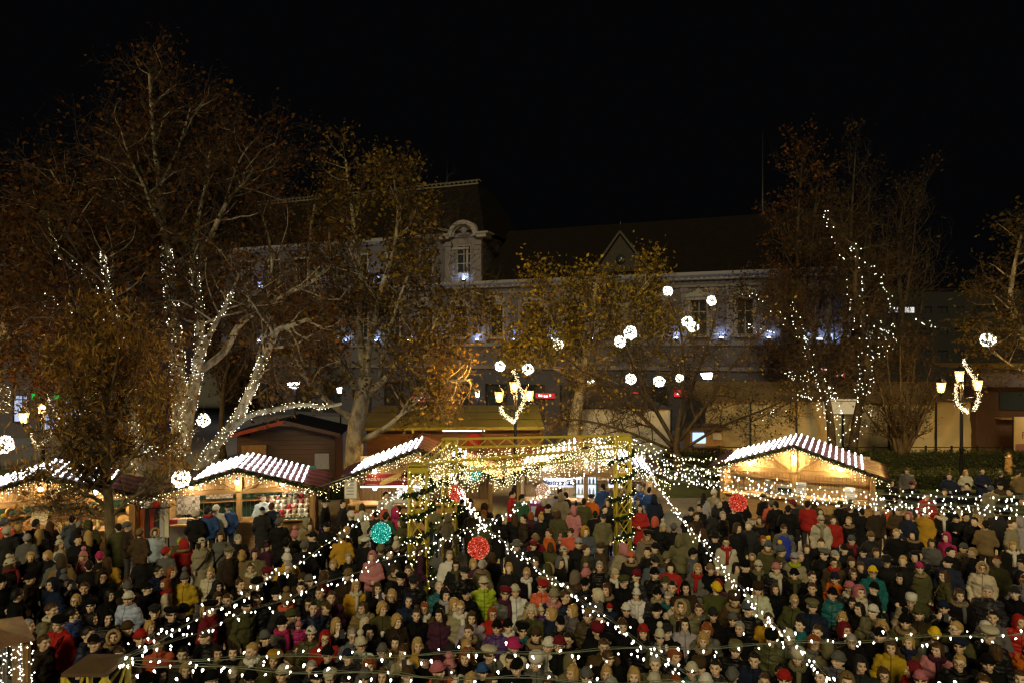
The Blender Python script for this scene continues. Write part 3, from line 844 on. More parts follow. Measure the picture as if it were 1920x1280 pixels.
a_limbs = [(L(STEM1, YA, 0.5), 0.36, 0.05, 2), (L(STEM2, YA - 0.6, 1.5), 0.25, 0.05, 2), (L(LEAN, YA - 1.2, -1.0), 0.22, 0.07, 1), (L(LOWR, YA - 1.5, -1.0), 0.12, 0.05, 0),
           (L(LIMBR, YA, 2.0), 0.17, 0.05, 2), (L(LIMBL, YA, 1.5), 0.17, 0.05, 2), (L(LIMBM, YA - 0.5, -1.5), 0.12, 0.04, 1), (L(ARC1, YA, 1.2), 0.12, 0.04, 2),
           (L([(308, 425), (288, 398), (270, 350), (245, 300), (225, 240)], YA, -1.5), 0.09, 0.03, 2), (L([(262, 552), (256, 480), (245, 420), (225, 360), (205, 300)], YA + 1, 1), 0.09, 0.03, 2),
           (L([(170, 497), (150, 430), (125, 370), (95, 320)], YA + 1.5, 1), 0.08, 0.03, 2), (L([(300, 350), (330, 290), (350, 230), (360, 190)], YA, 1.5), 0.07, 0.03, 2),
           (L([(500, 574), (510, 500), (500, 430), (480, 380)], YA + 1, 1.5), 0.07, 0.03, 2), (L([(416, 398), (450, 300), (480, 260)], YA + .6, 1.5), 0.06, 0.03, 2)]
tree('plane_tree', 'tall left plane tree with pale trunk wound in white lights and rust leaves', P(332, 957, YA), a_limbs, PLANE, 21, RUST, 9500, 0.10, kids=(2, 2), sub_len=(2.0, 3.6), lspread=0.3)

YA2 = 26.0
A2S = [(264, 980), (258, 850), (250, 765), (241, 700), (226, 625), (207, 562), (196, 505), (192, 470)]
A2B = [(238, 690), (212, 610), (178, 545), (142, 503), (112, 478), (97, 442), (90, 400)]
A2C = [(214, 612), (165, 592), (120, 577), (66, 579)]
A2D = [(135, 580), (108, 563), (80, 552)]
a2 = [(L(A2S, YA2), 0.24, 0.05, 2), (L(A2B, YA2, 1.0), 0.16, 0.04, 2), (L(A2C, YA2, -1.0), 0.12, 0.03, 2), (L(A2D, YA2 - 0.6), 0.05, 0.03, 1),
      (L([(250, 765), (232, 740), (205, 690), (190, 640)], YA2, 1.5), 0.1, 0.04, 2)]
tree('plane_tree', 'slimmer left plane tree beside the tallest with light strings on three thin limbs', P(264, 980, YA2), a2, PLANE, 22, RUST, 8500, 0.10, kids=(2, 2), sub_len=(2.2, 3.8), lspread=0.35)

YB = 33.0
b_limbs = [(L([(661, 912), (663, 870), (668, 800), (679, 745), (684, 705)], YB), 0.46, 0.36, 0),
           (L([(680, 742), (655, 705), (639, 682), (622, 648), (606, 610), (600, 540), (582, 455), (590, 385)], YB, 1.0), 0.22, 0.05, 2),
           (L([(672, 790), (640, 770), (616, 752), (584, 722), (560, 680), (548, 640), (540, 600)], YB, -1.5), 0.17, 0.05, 2),
           (L([(684, 712), (679, 662), (672, 605), (680, 540), (666, 440), (656, 362), (648, 300)], YB, 1.0), 0.22, 0.04, 2),
           (L([(686, 705), (690, 665), (699, 620), (716, 540), (738, 470), (746, 400), (738, 330)], YB, -0.8), 0.20, 0.04, 2),
           (L([(688, 742), (722, 710), (753, 677), (790, 660), (818, 645), (850, 610)], YB, -1.5), 0.19, 0.05, 2),
           (L([(712, 706), (722, 650), (736, 600), (758, 535), (772, 495)], YB, -2.0), 0.12, 0.03, 2),
           (L([(676, 826), (712, 808), (734, 793), (774, 756), (796, 730), (840, 715), (880, 712)], YB, -2.5), 0.17, 0.04, 2),
           (L([(790, 660), (830, 580), (870, 545), (920, 560)], YB, 0.5), 0.08, 0.03, 2), (L([(738, 470), (790, 430), (830, 430)], YB, 0.5), 0.06, 0.03, 2)]
tree('plane_tree', 'centre plane tree with thick bare forked trunk and dense golden brown crown', P(661, 912, YB), b_limbs, PLANE, 23, GOLD, 15000, 0.11, kids=(2, 2), sub_len=(1.8, 3.2), lspread=0.32, crown_filter=lambda q: ~((q[:, 0] > -3.5) & (q[:, 2] > 9.6)) & (((q - np.array([-0.1, 30, 4.7])) ** 2).sum(1) > 8.5))

YC = 42.0
c_limbs = [(L([(1072, 858), (1078, 790), (1094, 700), (1102, 640), (1112, 580), (1118, 530)], YC), 0.45, 0.08, 2),
           (L([(1094, 705), (1060, 640), (1030, 590), (1010, 550)], YC, 1), 0.16, 0.05, 2), (L([(1100, 660), (1150, 600), (1190, 560), (1220, 530)], YC, 1), 0.16, 0.05, 2),
           (L([(1092, 715), (1040, 690), (1000, 670), (965, 668)], YC, -1.5), 0.12, 0.04, 2), (L([(1098, 690), (1150, 665), (1200, 640), (1240, 620)], YC, -1), 0.12, 0.04, 2)]
tree('plane_tree', 'far plane tree with yellow leaves and hanging light balls behind the lantern lamp', P(1072, 858, YC), c_limbs, PLANE, 24, YELL, 9500, 0.125, kids=(2, 1), sub_len=(2.0, 3.6), lspread=0.4)

YD = 36.0
d_limbs = [(L([(1272, 891), (1270, 862), (1268, 835), (1272, 800)], YD), 0.26, 0.14, 0),
           (L([(1262, 838), (1205, 782), (1152, 740), (1110, 704), (1068, 692)], YD, -1), 0.12, 0.03, 2), (L([(1264, 828), (1215, 742), (1192, 690), (1172, 640), (1150, 598)], YD, 1), 0.12, 0.03, 2),
           (L([(1271, 805), (1282, 705), (1276, 622), (1254, 560)], YD), 0.12, 0.03, 2), (L([(1272, 820), (1300, 720), (1330, 640), (1345, 570)], YD, 1.2), 0.11, 0.03, 2),
           (L([(1274, 825), (1322, 762), (1362, 702), (1402, 652), (1442, 612)], YD, -1), 0.11, 0.03, 2), (L([(1276, 845), (1350, 800), (1420, 772), (1490, 742)], YD, -1.2), 0.09, 0.03, 2),
           (L([(1262, 845), (1200, 818), (1130, 795), (1060, 785), (1030, 792)], YD, -1.5), 0.09, 0.03, 2)]
tree('spreading_tree', 'almost bare low tree with wide spreading dark branches behind the gate', P(1272, 891, YD), d_limbs, DARKB, 25, YELL, 1500, 0.075, kids=(3, 2), sub_len=(1.5, 2.8), lspread=0.15, spawn=0.2, wob=0.28)

YE = 40.0
E1 = [(1562, 868), (1558, 800), (1550, 745), (1536, 705), (1512, 655), (1496, 610), (1488, 560)]
E2 = [(1596, 868), (1604, 800), (1616, 740), (1626, 690), (1616, 620), (1602, 540), (1606, 470), (1575, 440), (1549, 396)]
E3 = [(1616, 640), (1640, 560), (1655, 520), (1640, 500)]
E4 = [(1500, 640), (1460, 590), (1420, 560), (1395, 550)]
e_limbs = [(L(E1, YE), 0.26, 0.05, 2), (L(E2, YE, 0.8), 0.28, 0.05, 2), (L(E3, YE + .4, 1), 0.09, 0.03, 2), (L(E4, YE, -1), 0.08, 0.03, 2),
           (L([(1545, 740), (1500, 745), (1450, 770), (1410, 790)], YE, -1), 0.08, 0.03, 1), (L([(1626, 690), (1660, 650), (1690, 640)], YE, 1), 0.08, 0.03, 2)]
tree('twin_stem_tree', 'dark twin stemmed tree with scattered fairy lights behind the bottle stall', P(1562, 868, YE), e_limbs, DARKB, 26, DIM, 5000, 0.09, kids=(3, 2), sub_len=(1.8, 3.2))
for i, (x, tp, lab) in enumerate(((1500, 300, 'tall narrow dark tree with rusty top left of the twin stemmed tree'), (1600, 285, 'tall faint bare tree rising above the twin stemmed tree'), (1690, 380, 'slim dark bare tree beyond the lamp at right'))):
    Yt = 47 + 1.2 * i
    lim = [(L([(x, 838), (x + 2, 640), (x - 6, 470), (x + 4, tp)], Yt), 0.3, 0.03, 3)] + [(L([(x, 780 - 60 * j), (x + dx * 0.6, 700 - 70 * j), (x + dx, 560 - 70 * j)], Yt, rng.uniform(-1, 1)), 0.12, 0.03, 2) for j, dx in enumerate((-42, 48, -36, 32))]
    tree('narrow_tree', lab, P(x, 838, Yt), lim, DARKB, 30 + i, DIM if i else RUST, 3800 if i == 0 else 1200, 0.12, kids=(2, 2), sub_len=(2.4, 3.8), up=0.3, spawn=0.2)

YF = 38.0
f_limbs = []
for i, (ex, ey) in enumerate(((1688, 640), (1640, 690), (1662, 655), (1718, 648), (1748, 680), (1772, 722), (1616, 760), (1705, 670), (1650, 720), (1735, 760))):
    f_limbs.append((L([(1690 + rng.uniform(-8, 8), 878), (1690 + (ex - 1690) * 0.3, 820), (1690 + (ex - 1690) * 0.62, 760 if ey < 740 else 800), (ex, ey)], YF, rng.uniform(-1, 1)), 0.13, 0.025, 2))
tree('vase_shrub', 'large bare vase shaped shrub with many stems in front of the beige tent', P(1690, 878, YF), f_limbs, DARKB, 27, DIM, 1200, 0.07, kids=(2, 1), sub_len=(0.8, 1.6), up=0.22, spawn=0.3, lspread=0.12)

YG = 36.0
g_limbs = [(L([(1985, 891), (1968, 760), (1940, 690), (1915, 620), (1895, 565), (1902, 500), (1915, 440)], YG), 0.3, 0.05, 2), (L([(1945, 700), (1912, 692), (1882, 674), (1858, 652)], YG, -0.5), 0.08, 0.03, 2),
           (L([(1915, 620), (1880, 600), (1860, 560)], YG, 1), 0.08, 0.03, 2)]
tree('plane_tree', 'dim plane tree leaning in at the right edge with one light ball', P(1985, 891, YG), g_limbs, PLANE, 28, leafmat('olive_leaf', (0.02, 0.018, 0.005), (0.05, 0.035, 0.008), (0.1, 0.07, 0.012)), 2600, 0.11, kids=(2, 2), sub_len=(1.6, 2.8), lspread=0.3)

YH = 38.0
h_limbs = [(L([(-20, 879), (-15, 760), (0, 650), (20, 560), (40, 480), (45, 430)], YH), 0.4, 0.06, 2), (L([(0, 650), (45, 610), (85, 590)], YH, -1), 0.14, 0.04, 2), (L([(-10, 700), (30, 690), (80, 680), (120, 690)], YH, -1), 0.14, 0.04, 2),
           (L([(20, 560), (-20, 500), (-40, 440)], YH, 1), 0.1, 0.04, 2), (L([(20, 560), (70, 520), (100, 470)], YH, 1), 0.1, 0.04, 2)]
tree('plane_tree', 'broad rust leaved tree at the left edge behind the left lamp', P(-20, 879, YH), h_limbs, PLANE, 29, RUST, 10000, 0.125, kids=(2, 2), sub_len=(2.0, 3.4), lspread=0.4)
YI = 42.0
i_limbs = [(L([(418, 858), (416, 780), (424, 700), (440, 640), (430, 580)], YI), 0.2, 0.04, 3), (L([(420, 760), (400, 690), (385, 640)], YI, 1), 0.1, 0.03, 2), (L([(424, 740), (460, 680), (480, 620)], YI, -1), 0.1, 0.03, 2)]
tree('dark_shrub_tree', 'small dark twiggy tree between the two big plane trees', P(418, 858, YI), i_limbs, DARKB, 31, DIM, 2600, 0.1, kids=(3, 2), sub_len=(1.6, 2.6), up=0.2)

# the small tree among the people, hung with dry leaves
YS = 19.9
s_limbs = [(L([(209, 1078), (207, 1000), (203, 935), (200, 870), (198, 800), (195, 710), (190, 630), (187, 580)], YS), 0.165, 0.03, 3),
           (L([(204, 962), (186, 938), (152, 922), (112, 904), (82, 878)], YS, -0.6), 0.07, 0.02, 2), (L([(203, 968), (165, 954), (120, 950), (80, 942)], YS, 0.6), 0.05, 0.015, 2), (L([(204, 975), (170, 968), (130, 962)], YS, -0.3), 0.035, 0.012, 1),
           (L([(207, 970), (238, 940), (272, 918), (305, 902)], YS, 0.5), 0.06, 0.02, 2), (L([(201, 930), (150, 880), (110, 820), (85, 760)], YS, 0.8), 0.06, 0.02, 2), (L([(200, 915), (245, 860), (285, 800), (300, 740)], YS, -0.5), 0.06, 0.02, 2),
           (L([(199, 860), (160, 790), (135, 710), (120, 650)], YS, -0.9), 0.05, 0.02, 2), (L([(198, 830), (235, 760), (255, 690), (262, 630)], YS, 0.9), 0.05, 0.02, 2), (L([(197, 780), (215, 700), (222, 620)], YS, -0.6), 0.04, 0.015, 2),
           (L([(199, 880), (190, 820), (170, 740), (160, 660)], YS, 1.2), 0.05, 0.02, 2)]
tree('young_tree', 'young tree with drooping dry brown leaves standing among the people at left', P(209, 1078, YS), s_limbs, bark('young_bark', (0.11, 0.085, 0.045), (0.19, 0.15, 0.08), 6), 33, BROWN, 10500, 0.04, kids=(3, 2), sub_len=(0.9, 1.5), droop=True, lspread=0.13, wob=0.25, llong=2.9, crown_filter=lambda q: (q[:, 2] > 2.95) | (np.random.default_rng(3).random(len(q)) < 0.07))
# ================================================================== market stalls
PINE = wood('stall_pine_z', (0.50, 0.30, 0.11), 'Z'); PINEX = wood('stall_pine_x', (0.46, 0.27, 0.10), 'X'); PINEY = wood('stall_pine_y', (0.42, 0.24, 0.09), 'Y')  # pine in its own tone, grain along one axis each
BEAM = wood('stall_beam_x', (0.27, 0.15, 0.05), 'X'); POSTM = wood('stall_post_z', (0.34, 0.19, 0.06), 'Z')
TILE = surf('maroon_roof_sheet', (0.06, 0.011, 0.009), 0.5, 0.2, 2.5, 0.1, spec=0.4)
GARL = leafmat('fir_garland', (0.008, 0.02, 0.006), (0.015, 0.035, 0.01), (0.03, 0.05, 0.015), 0.05)
WIRE = surf('thin_wire', (0.25, 0.25, 0.2), 0.5, 0.1, 20, 0)
LED = glow('led_rope_glow', (0.93, 0.96, 1.0), 11.0)
WARML = glow('warm_lamp_glow', (1.0, 0.78, 0.45), 28.0)
WHITEL = glow('white_lamp_glow', (0.95, 0.97, 1.0), 28.0)
GREENB = surf('green_backcloth', (0.02, 0.07, 0.045), 0.8)
LN = [0]
def lamp(parent, loc, power, col, soft=0.07):
    """a hanging bulb with its own light"""
    m = MB(); m.sphere((0, 0, 0), 0.07, 8, 6); o = m.build('bulb', WARML if col[2] < 0.75 else WHITEL, parent, loc)
    m = MB(); m.lathe([(0.03, 0.06), (0.035, 0.13), (0.012, 0.14), (0.008, 0.3)], (0, 0, 0), 6); m.build('lamp_holder', IRON, o)
    l = bpy.data.lights.new('stall_lamp', 'POINT'); l.energy = power; l.color = col; l.shadow_soft_size = soft
    q = bpy.data.objects.new('stall_lamp', l); COL.objects.link(q); q.parent = o; q.location = (0, 0, -0.12)
    return o
def icicles(pts_fn, L_, step, parent, seed, drop=(0.12, 0.5), r=0.0115, bm=None, name='icicle_lights'):
    """icicle light curtain: short drops of bulbs hung along a line"""
    r_ = random.Random(seed); b = MB(); w = MB(); n = int(L_ / step)
    for i in range(n):
        p = Vector(pts_fn((i + r_.uniform(0.2, 0.8)) / n)); h = r_.uniform(*drop); k = max(1, int(h / 0.085))
        w.bar(p, p - Vector((0, 0, h)), 0.006)
        b.octs([p + Vector((r_.gauss(0, 0.02), r_.gauss(0, 0.02), -h * (j + r_.random() * 0.6) / k)) for j in range(k)], r)
    o = w.build(name, WIRE, parent); o['kind'] = 'stuff'
    q = b.build('bulbs', bm or bulb_mat(), o); q['kind'] = 'stuff'
    return o
def garland(pts_fn, L_, parent, seed, rad=0.07, dens=260, name='fir_garland'):
    g = np.random.default_rng(seed); n = int(L_ * dens)
    T = np.array([tuple(pts_fn(t)) for t in g.random(n)]) + g.normal(0, rad * 0.55, (n, 3))
    return leaf_obj(name, T, 0.035, seed, GARL, parent, long_=1.6)

def stall(label, x, y, rz, W, D, eave, ridge, seed, led_l=(0.0, 0.75), led_r=(0.0, 0.75), center_post=True, lintel=1.87, lamps=((-1.2, 0.5), (1.2, 0.5)), pow_=60, lcol=(1.0, 0.74, 0.42), back=None, counter=0.95, over=0.5, side=0.55, front=0.42):
    s = empty('market_stall', (x, y, 0), rz, label, 'market stall', 'wooden stalls round the crowd')
    r_ = random.Random(seed); hw = W / 2
    # posts
    pm = MB(); pm.box((0, 0, lintel / 2 + 0.03), (0.16, 0.16, lintel + 0.06)); me = pm.mesh('post', POSTM)
    for px, py in ((-hw, 0), (hw, 0), (-hw, D), (hw, D)) + (((0, 0),) if center_post else ()): link('post', me, s, (px, py, 0))
    # lintel beams and king post, braces
    m = MB(); m.box((0, 0, lintel + 0.09), (W + 0.4, 0.14, 0.16)); m.build('lintel', BEAM, s)
    m = MB(); m.box((0, -0.09, (lintel + ridge) / 2 + 0.05), (0.2, 0.14, ridge - lintel - 0.1)); m.build('king_post', POSTM, s)
    for q in (-1, 1):
        m = MB(); m.bar((q * 0.12, -0.06, lintel + 0.1), (q * 0.95, -0.06, lintel + (ridge - lintel) * 0.62), 0.09, 0.07); m.build('brace', BEAM, s)
    # gable boards
    nb_ = int(W / 0.13); gb = MB()
    for i in range(nb_):
        cx = -hw + (i + 0.5) * W / nb_
        top = ridge - 0.06 - (ridge - eave) * abs(cx) / (hw + side)
        if top - lintel - 0.17 > 0.02:
            gb.box((cx, 0.03 + r_.uniform(-0.004, 0.004), (top + lintel + 0.17) / 2), (W / nb_ - 0.012, 0.022, top - lintel - 0.17))
    o = gb.build('gable_boards', PINE, s); o['kind'] = 'stuff'
    # back and side walls of boards, counter front
    bmB = MB(); nbk = int(W / 0.14)
    for i in range(nbk): bmB.box((-hw + (i + 0.5) * W / nbk, D, 1.15), (W / nbk - 0.012, 0.03, 2.3))
    o = bmB.build('back_boards', back or PINE, s); o['kind'] = 'stuff'
    for q in (-1, 1):
        sb = MB(); nsd = int(D / 0.14)
        for i in range(nsd): sb.box((q * hw, (i + 0.5) * D / nsd, 1.0), (0.03, D / nsd - 0.012, 2.0))
        o = sb.build('side_boards', PINE, s); o['kind'] = 'stuff'
    cf = MB(); ncf = int(counter / 0.16)
    for i in range(ncf): cf.box((0, -0.02, (i + 0.5) * counter / ncf), (W - 0.18, 0.03, counter / ncf - 0.012))
    o = cf.build('counter_boards', PINEX, s); o['kind'] = 'stuff'
    m = MB(); m.box((0, 0.12, counter + 0.02), (W - 0.1, 0.75, 0.05)); m.build('counter', PINEX, s)
    m = MB(); m.box((0, D - 0.25, 1.2), (W - 0.3, 0.34, 0.035)); m.box((0, D - 0.25, 1.55), (W - 0.3, 0.34, 0.034)); m.build('shelf', PINEX, s)
    # waved roof sheets
    nX, nY = 14, 26; y0, y1 = -over, D + 0.25
    def rz_(u, yy): return ridge + 0.04 - (ridge - eave) * u + 0.025 * math.sin(2 * math.pi * yy / 0.75)
    for q in (-1, 1):
        m = MB(); vs = []; 
        for b_ in range(nY + 1):
            for a_ in range(nX + 1):
                u = a_ / nX; yy = y0 + (y1 - y0) * b_ / nY
                vs.append((q * u * (hw + side), yy, rz_(u, yy) - (0.018 if a_ % 3 == 2 else 0)))
        fs = [(b_ * (nX + 1) + a_, b_ * (nX + 1) + a_ + 1, (b_ + 1) * (nX + 1) + a_ + 1, (b_ + 1) * (nX + 1) + a_) for b_ in range(nY) for a_ in range(nX)]
        if q < 0: fs = [f[::-1] for f in fs]
        m.add(vs, fs, 0, True)
        n0 = len(m.v); m.add([(v[0], v[1], v[2] - 0.04) for v in vs], [f[::-1] for f in fs], 0, True)
        for b_ in range(nY):
            i0 = b_ * (nX + 1) + nX; m.f.append((i0, i0 + nX + 1, n0 + i0 + nX + 1, n0 + i0)[::q]); m.m.append(0); m.s.append(False)
        for a_ in range(nX): m.f.append((a_, a_ + 1, n0 + a_ + 1, n0 + a_)); m.m.append(0); m.s.append(False)
        m.build('roof', TILE, s)
        # LED ropes laid front to back over the waves
        lo, hi = (led_l if q < 0 else led_r); nl = max(2, round(11 * (hi - lo) / 0.75))
        if hi > lo:
            for i in range(nl):
                u = lo + (hi - lo) * (i + 0.5) / nl
                t = MB(); ys = [y0 + 0.03 + (y1 - y0 - 0.1) * k / 16 for k in range(17)]
                t.tube([(q * u * (hw + side) + 0.01 * math.sin(k * 1.1 + i), yy, rz_(u, yy) + 0.045) for k, yy in enumerate(ys)], 0.025, 5)
                t.build('light_rope', LED, s)
    # barge board, garland and icicles along the front edge
    def edge(t):
        xx = (t * 2 - 1) * (hw + side); return (xx, y0 - 0.03, ridge - 0.03 - (ridge - eave) * abs(t * 2 - 1))
    for q in (-1, 1):
        m = MB(); m.bar((0, y0 - 0.012, ridge - 0.05), (q * (hw + side), y0 - 0.012, eave - 0.05), 0.03, 0.13); m.build('barge_board', BEAM, s)
    Le = 2 * math.hypot(hw + side, ridge - eave)
    garland(edge, Le, s, seed + 1)
    icicles(lambda t: Vector(edge(t)) - Vector((0, 0.03, 0.04)), Le, 0.075, s, seed + 2, (0.06, 0.36), 0.0115)
    for px, py in lamps: lamp(s, (px, py, lintel + 0.28), pow_, lcol)
    for px in (-hw * 0.6, 0, hw * 0.6): lamp(s, (px, -0.44, lintel + 0.36 if px else ridge - 0.42), pow_ * front, lcol, 0.05)  # front bulbs added to brighten the gable boards
    return s

def A(x, y): return math.atan2(x, y)   # turn that faces the camera
st_left = stall('wooden stall at the far left with straw wreaths, behind the young tree', -14.2, 20.7, R(24), 4.7, 2.4, 1.95, 2.85, 101, (0, .8), (0, .62), False, pow_=110, lamps=((-1.3, 0.6), (1.3, 0.7)), front=0.34)
st_lace = stall('wooden stall selling lace cloths and soft toys, with maroon roof end', -8.95, 22.4, R(13), 4.6, 2.5, 1.95, 2.75, 102, (0, .48), (0, .74), True, pow_=85, lcol=(1.0, 0.80, 0.52), front=0.3, back=GREENB, lamps=((-1.2, 0.7), (1.2, 0.7)))
st_cake = stall('wooden chimney cake stall with long maroon name board, left of the gate', -3.4, 25.0, R(3), 5.2, 2.8, 1.82, 3.02, 103, (0, .78), (.36, .56), False, pow_=60, front=0.10, lcol=(1.0, 0.88, 0.7), lamps=((-1.6, 0.3), (-0.4, 0.3)))
st_honey = stall('wooden honey stall with white script board, seen through the gate', 2.75, 25.4, R(-5), 5.0, 2.8, 1.85, 3.0, 104, (.1, .8), (.1, .78), True, pow_=170, front=0.06, lcol=(0.86, 0.9, 1.0), lamps=((-1.3, 0.6), (1.2, 0.6)))
st_bottle = stall('brightest wooden stall at right with bottle shelves and wide lit roof', 10.75, 26.0, R(-26), 5.3, 2.9, 1.93, 3.0, 105, (0, .8), (0, .76), True, pow_=240, lcol=(1.0, 0.74, 0.38), lamps=((-1.5, 0.6), (1.3, 0.6)))

def put(parent_stall, lx, ly, lz):
    """local stall spot -> world"""
    a = parent_stall.rotation_euler.z; c, s_ = math.cos(a), math.sin(a)
    p = parent_stall.location
    return Vector((p.x + lx * c - ly * s_, p.y + lx * s_ + ly * c, lz))
# ---- boards and writing on the stalls
MARB = surf('maroon_board', (0.22, 0.015, 0.015), 0.5, 0.15, 3, 0)
CREAMP = surf('cream_paint', (0.75, 0.68, 0.5), 0.6, 0.05); PASTRY = surf('pastry_paint', (0.55, 0.36, 0.08), 0.6, 0.3, 9, 0)
p = put(st_cake, -1.12, -0.16, 1.88)
sb = empty('name_board', p, st_cake.rotation_euler.z, 'maroon chimney cake name board with cream lettering and a painted pastry roll', 'sign')
m = MB(); m.box((0, 0, 0), (1.62, 0.04, 0.42)); m.build('board', MARB, sb)
m = MB(); pts = []
for i in range(20):
    a = 2 * math.pi * i / 20; pts.append((0.44 * math.cos(a), 0.10 * math.sin(a)))
ca, sa = math.cos(0.42), math.sin(0.42)
m.prism([(x * ca - z * sa + 0.1, x * sa + z * ca + 0.02) for x, z in pts], -0.034, -0.02); m.build('painted_roll', PASTRY, sb)
text('lettering', 'ERDÉLYI KÜRTŐSKALÁCS', 0.132, CREAMP, sb, (0, -0.042, 0.02))
text('lettering', 'HAGYOMÁNYOS', 0.05, CREAMP, sb, (-0.55, -0.03, -0.16))
pb = put(st_cake, -2.42, -0.35, 1.62)
m = MB(); m.box((0, 0, 0), (0.42, 0.03, 0.72)); m.box((0, 0.02, 0), (0.46, 0.02, 0.76), 1)
o = m.build('price_board', [surf('white_board', (0.8, 0.8, 0.76), 0.6, 0.05), POSTM], None, pb, (0, 0, R(3))); tag(o, 'white price board hanging at the left of the chimney cake stall', 'sign')
for i in range(5):
    mm = MB(); mm.box((-0.02 + 0.02 * (i % 2), -0.018, 0.24 - i * 0.11), (0.26, 0.004, 0.03)); mm.build('print_line', surf('grey_print', (0.3, 0.28, 0.28)), o)
WB = surf('white_sign_board', (0.5, 0.51, 0.55), 0.5, 0.03, 4, 0)
p = put(st_honey, -1.05, 1.25, 1.41)
hb = empty('script_board', p, st_honey.rotation_euler.z, 'white board with dark handwritten script inside the honey stall', 'sign')
m = MB(); m.box((0, 0, 0), (1.15, 0.03, 0.36)); m.build('board', WB, hb)
text('lettering', 'Mestermézes', 0.25, surf('ink', (0.01, 0.01, 0.02)), hb, (0.02, -0.022, 0), shear=0.3, bold=0.012)
m = MB(); m.box((0, 0, 0), (0.5, 0.05, 0.34)); o = m.build('fascia_board', BEAM, None, put(st_honey, 1.05, -0.17, 2.02), (0, 0, st_honey.rotation_euler.z)); tag(o, 'dark fascia board with raised capital letters on the honey stall', 'sign')
text('lettering', 'TERAN', 0.2, surf('dark_gold', (0.30, 0.17, 0.04)), o, (0, -0.03, 0))
m = MB(); m.box((0, 0, 0), (0.62, 0.03, 0.5)); o = m.build('menu_board', WB, None, put(st_honey, 1.2, 1.2, 1.5), (0, 0, st_honey.rotation_euler.z)); tag(o, 'small white menu board behind the man in blue at the honey stall', 'sign')
for i in range(3):
    mm = MB(); mm.box((-0.05, -0.018, 0.14 - i * 0.12), (0.36, 0.004, 0.03)); mm.build('print_line', surf('grey_print', (0.3, 0.28, 0.28)), o)
text('lettering', 'É', 0.12, surf('ink', (0.03, 0.03, 0.06)), o, (-0.22, -0.018, 0.1))
# lit drink cooler
ck = empty('drink_cooler', put(st_honey, 0.02, 0.75, 0.95), st_honey.rotation_euler.z, 'lit white drink cooler with rows of bottles in the honey stall', 'cooler')
m = MB(); m.box((0, 0.12, 0.45), (0.8, 0.05, 0.95)); m.build('back_panel', glow('cooler_glow', (0.8, 0.9, 1.0), 1.2), ck)
m = MB()
for x in (-0.4, 0.4): m.box((x, 0, 0.45), (0.05, 0.3, 0.95))
m.box((0, 0, 0.95), (0.85, 0.3, 0.06)); m.build('frame', surf('teal_frame', (0.03, 0.2, 0.22)), ck)
for zz in (0.12, 0.52):
    m = MB(); m.box((0, 0, zz), (0.76, 0.24, 0.02)); m.build('shelf', surf('white_board', (0.8, 0.8, 0.76)), ck)
bmh = MB(); bmh.lathe([(0.045, 0), (0.045, 0.2), (0.018, 0.27), (0.018, 0.33)], (0, 0, 0), 8)
GL = {}
def bottle_mesh(col, key):
    if key not in GL: 
        m = MB(); m.lathe([(0.038, 0), (0.038, 0.15), (0.015, 0.2), (0.015, 0.25)], (0, 0, 0), 8); GL[key] = m.mesh('bottle', surf('bottle_' + key, col, 0.15, 0.05, 5, 0, spec=0.6))
    return GL[key]
cols = {'blue': (0.02, 0.05, 0.4), 'red': (0.35, 0.03, 0.03), 'clear': (0.6, 0.62, 0.6), 'green': (0.05, 0.2, 0.05), 'amber': (0.45, 0.2, 0.02), 'yellow': (0.6, 0.45, 0.05)}
def bottle_at(p, key, label, group):
    o = link('bottle', bottle_mesh(cols[key], key), None, p); tag(o, label, 'bottle', group)
for i in range(5):
    for zz in (0.13, 0.53): bottle_at(put(st_honey, 0.02 - 0.28 + i * 0.14, 0.72, 0.95 + zz + 0.001), 'clear', 'clear bottle standing in the lit drink cooler', 'bottles in the drink cooler')
# bottles on the bottle stall's shelves
seqs = ['clear'] * 3 + ['blue'] * 4 + ['red'] * 3 + ['clear'] * 2 + ['green'] * 2 + ['clear'] + ['red'] * 3 + ['yellow'] * 3 + ['blue'] * 4 + ['clear'] * 2 + ['amber'] * 3
nm = {'clear': 'clear', 'blue': 'deep blue', 'red': 'red', 'green': 'green', 'yellow': 'yellow', 'amber': 'amber'}
for i, k in enumerate(seqs):
    bottle_at(put(st_bottle, -2.3 + i * 0.105, 2.62, 1.57), k, nm[k] + ' bottle on the left run of the top shelf of the bright bottle stall', 'bottles on the bottle stall shelf')
for i, k in enumerate(['red', 'amber', 'red', 'red', 'clear', 'amber', 'red', 'yellow', 'red', 'red', 'amber', 'clear']):
    bottle_at(put(st_bottle, 1.1 + i * 0.1, 2.62, 1.57), k, nm[k] + ' bottle on the right run of the top shelf of the bright bottle stall', 'bottles on the bottle stall shelf')
m = MB(); m.box((0, 0, 0.2), (0.62, 0.3, 0.36)); m.box((0, -0.155, 0.2), (0.5, 0.01, 0.22), 1); o = m.build('oven', [surf('steel', (0.4, 0.38, 0.34), 0.35, 0.1, 8, 0, 0.7), PANE], None, put(st_bottle, -0.35, 0.3, 0.98), (0, 0, R(-26))); tag(o, 'steel oven on the counter of the bright bottle stall', 'oven')
m = MB(); m.lathe([(0.13, 0), (0.13, 0.5), (0.1, 0.55)], (0, 0, 0), 12); o = m.build('kettle', surf('dark_steel', (0.1, 0.09, 0.08), 0.4), None, put(st_bottle, -0.95, 0.25, 0.975)); tag(o, 'tall dark urn on the counter of the bright bottle stall', 'urn')
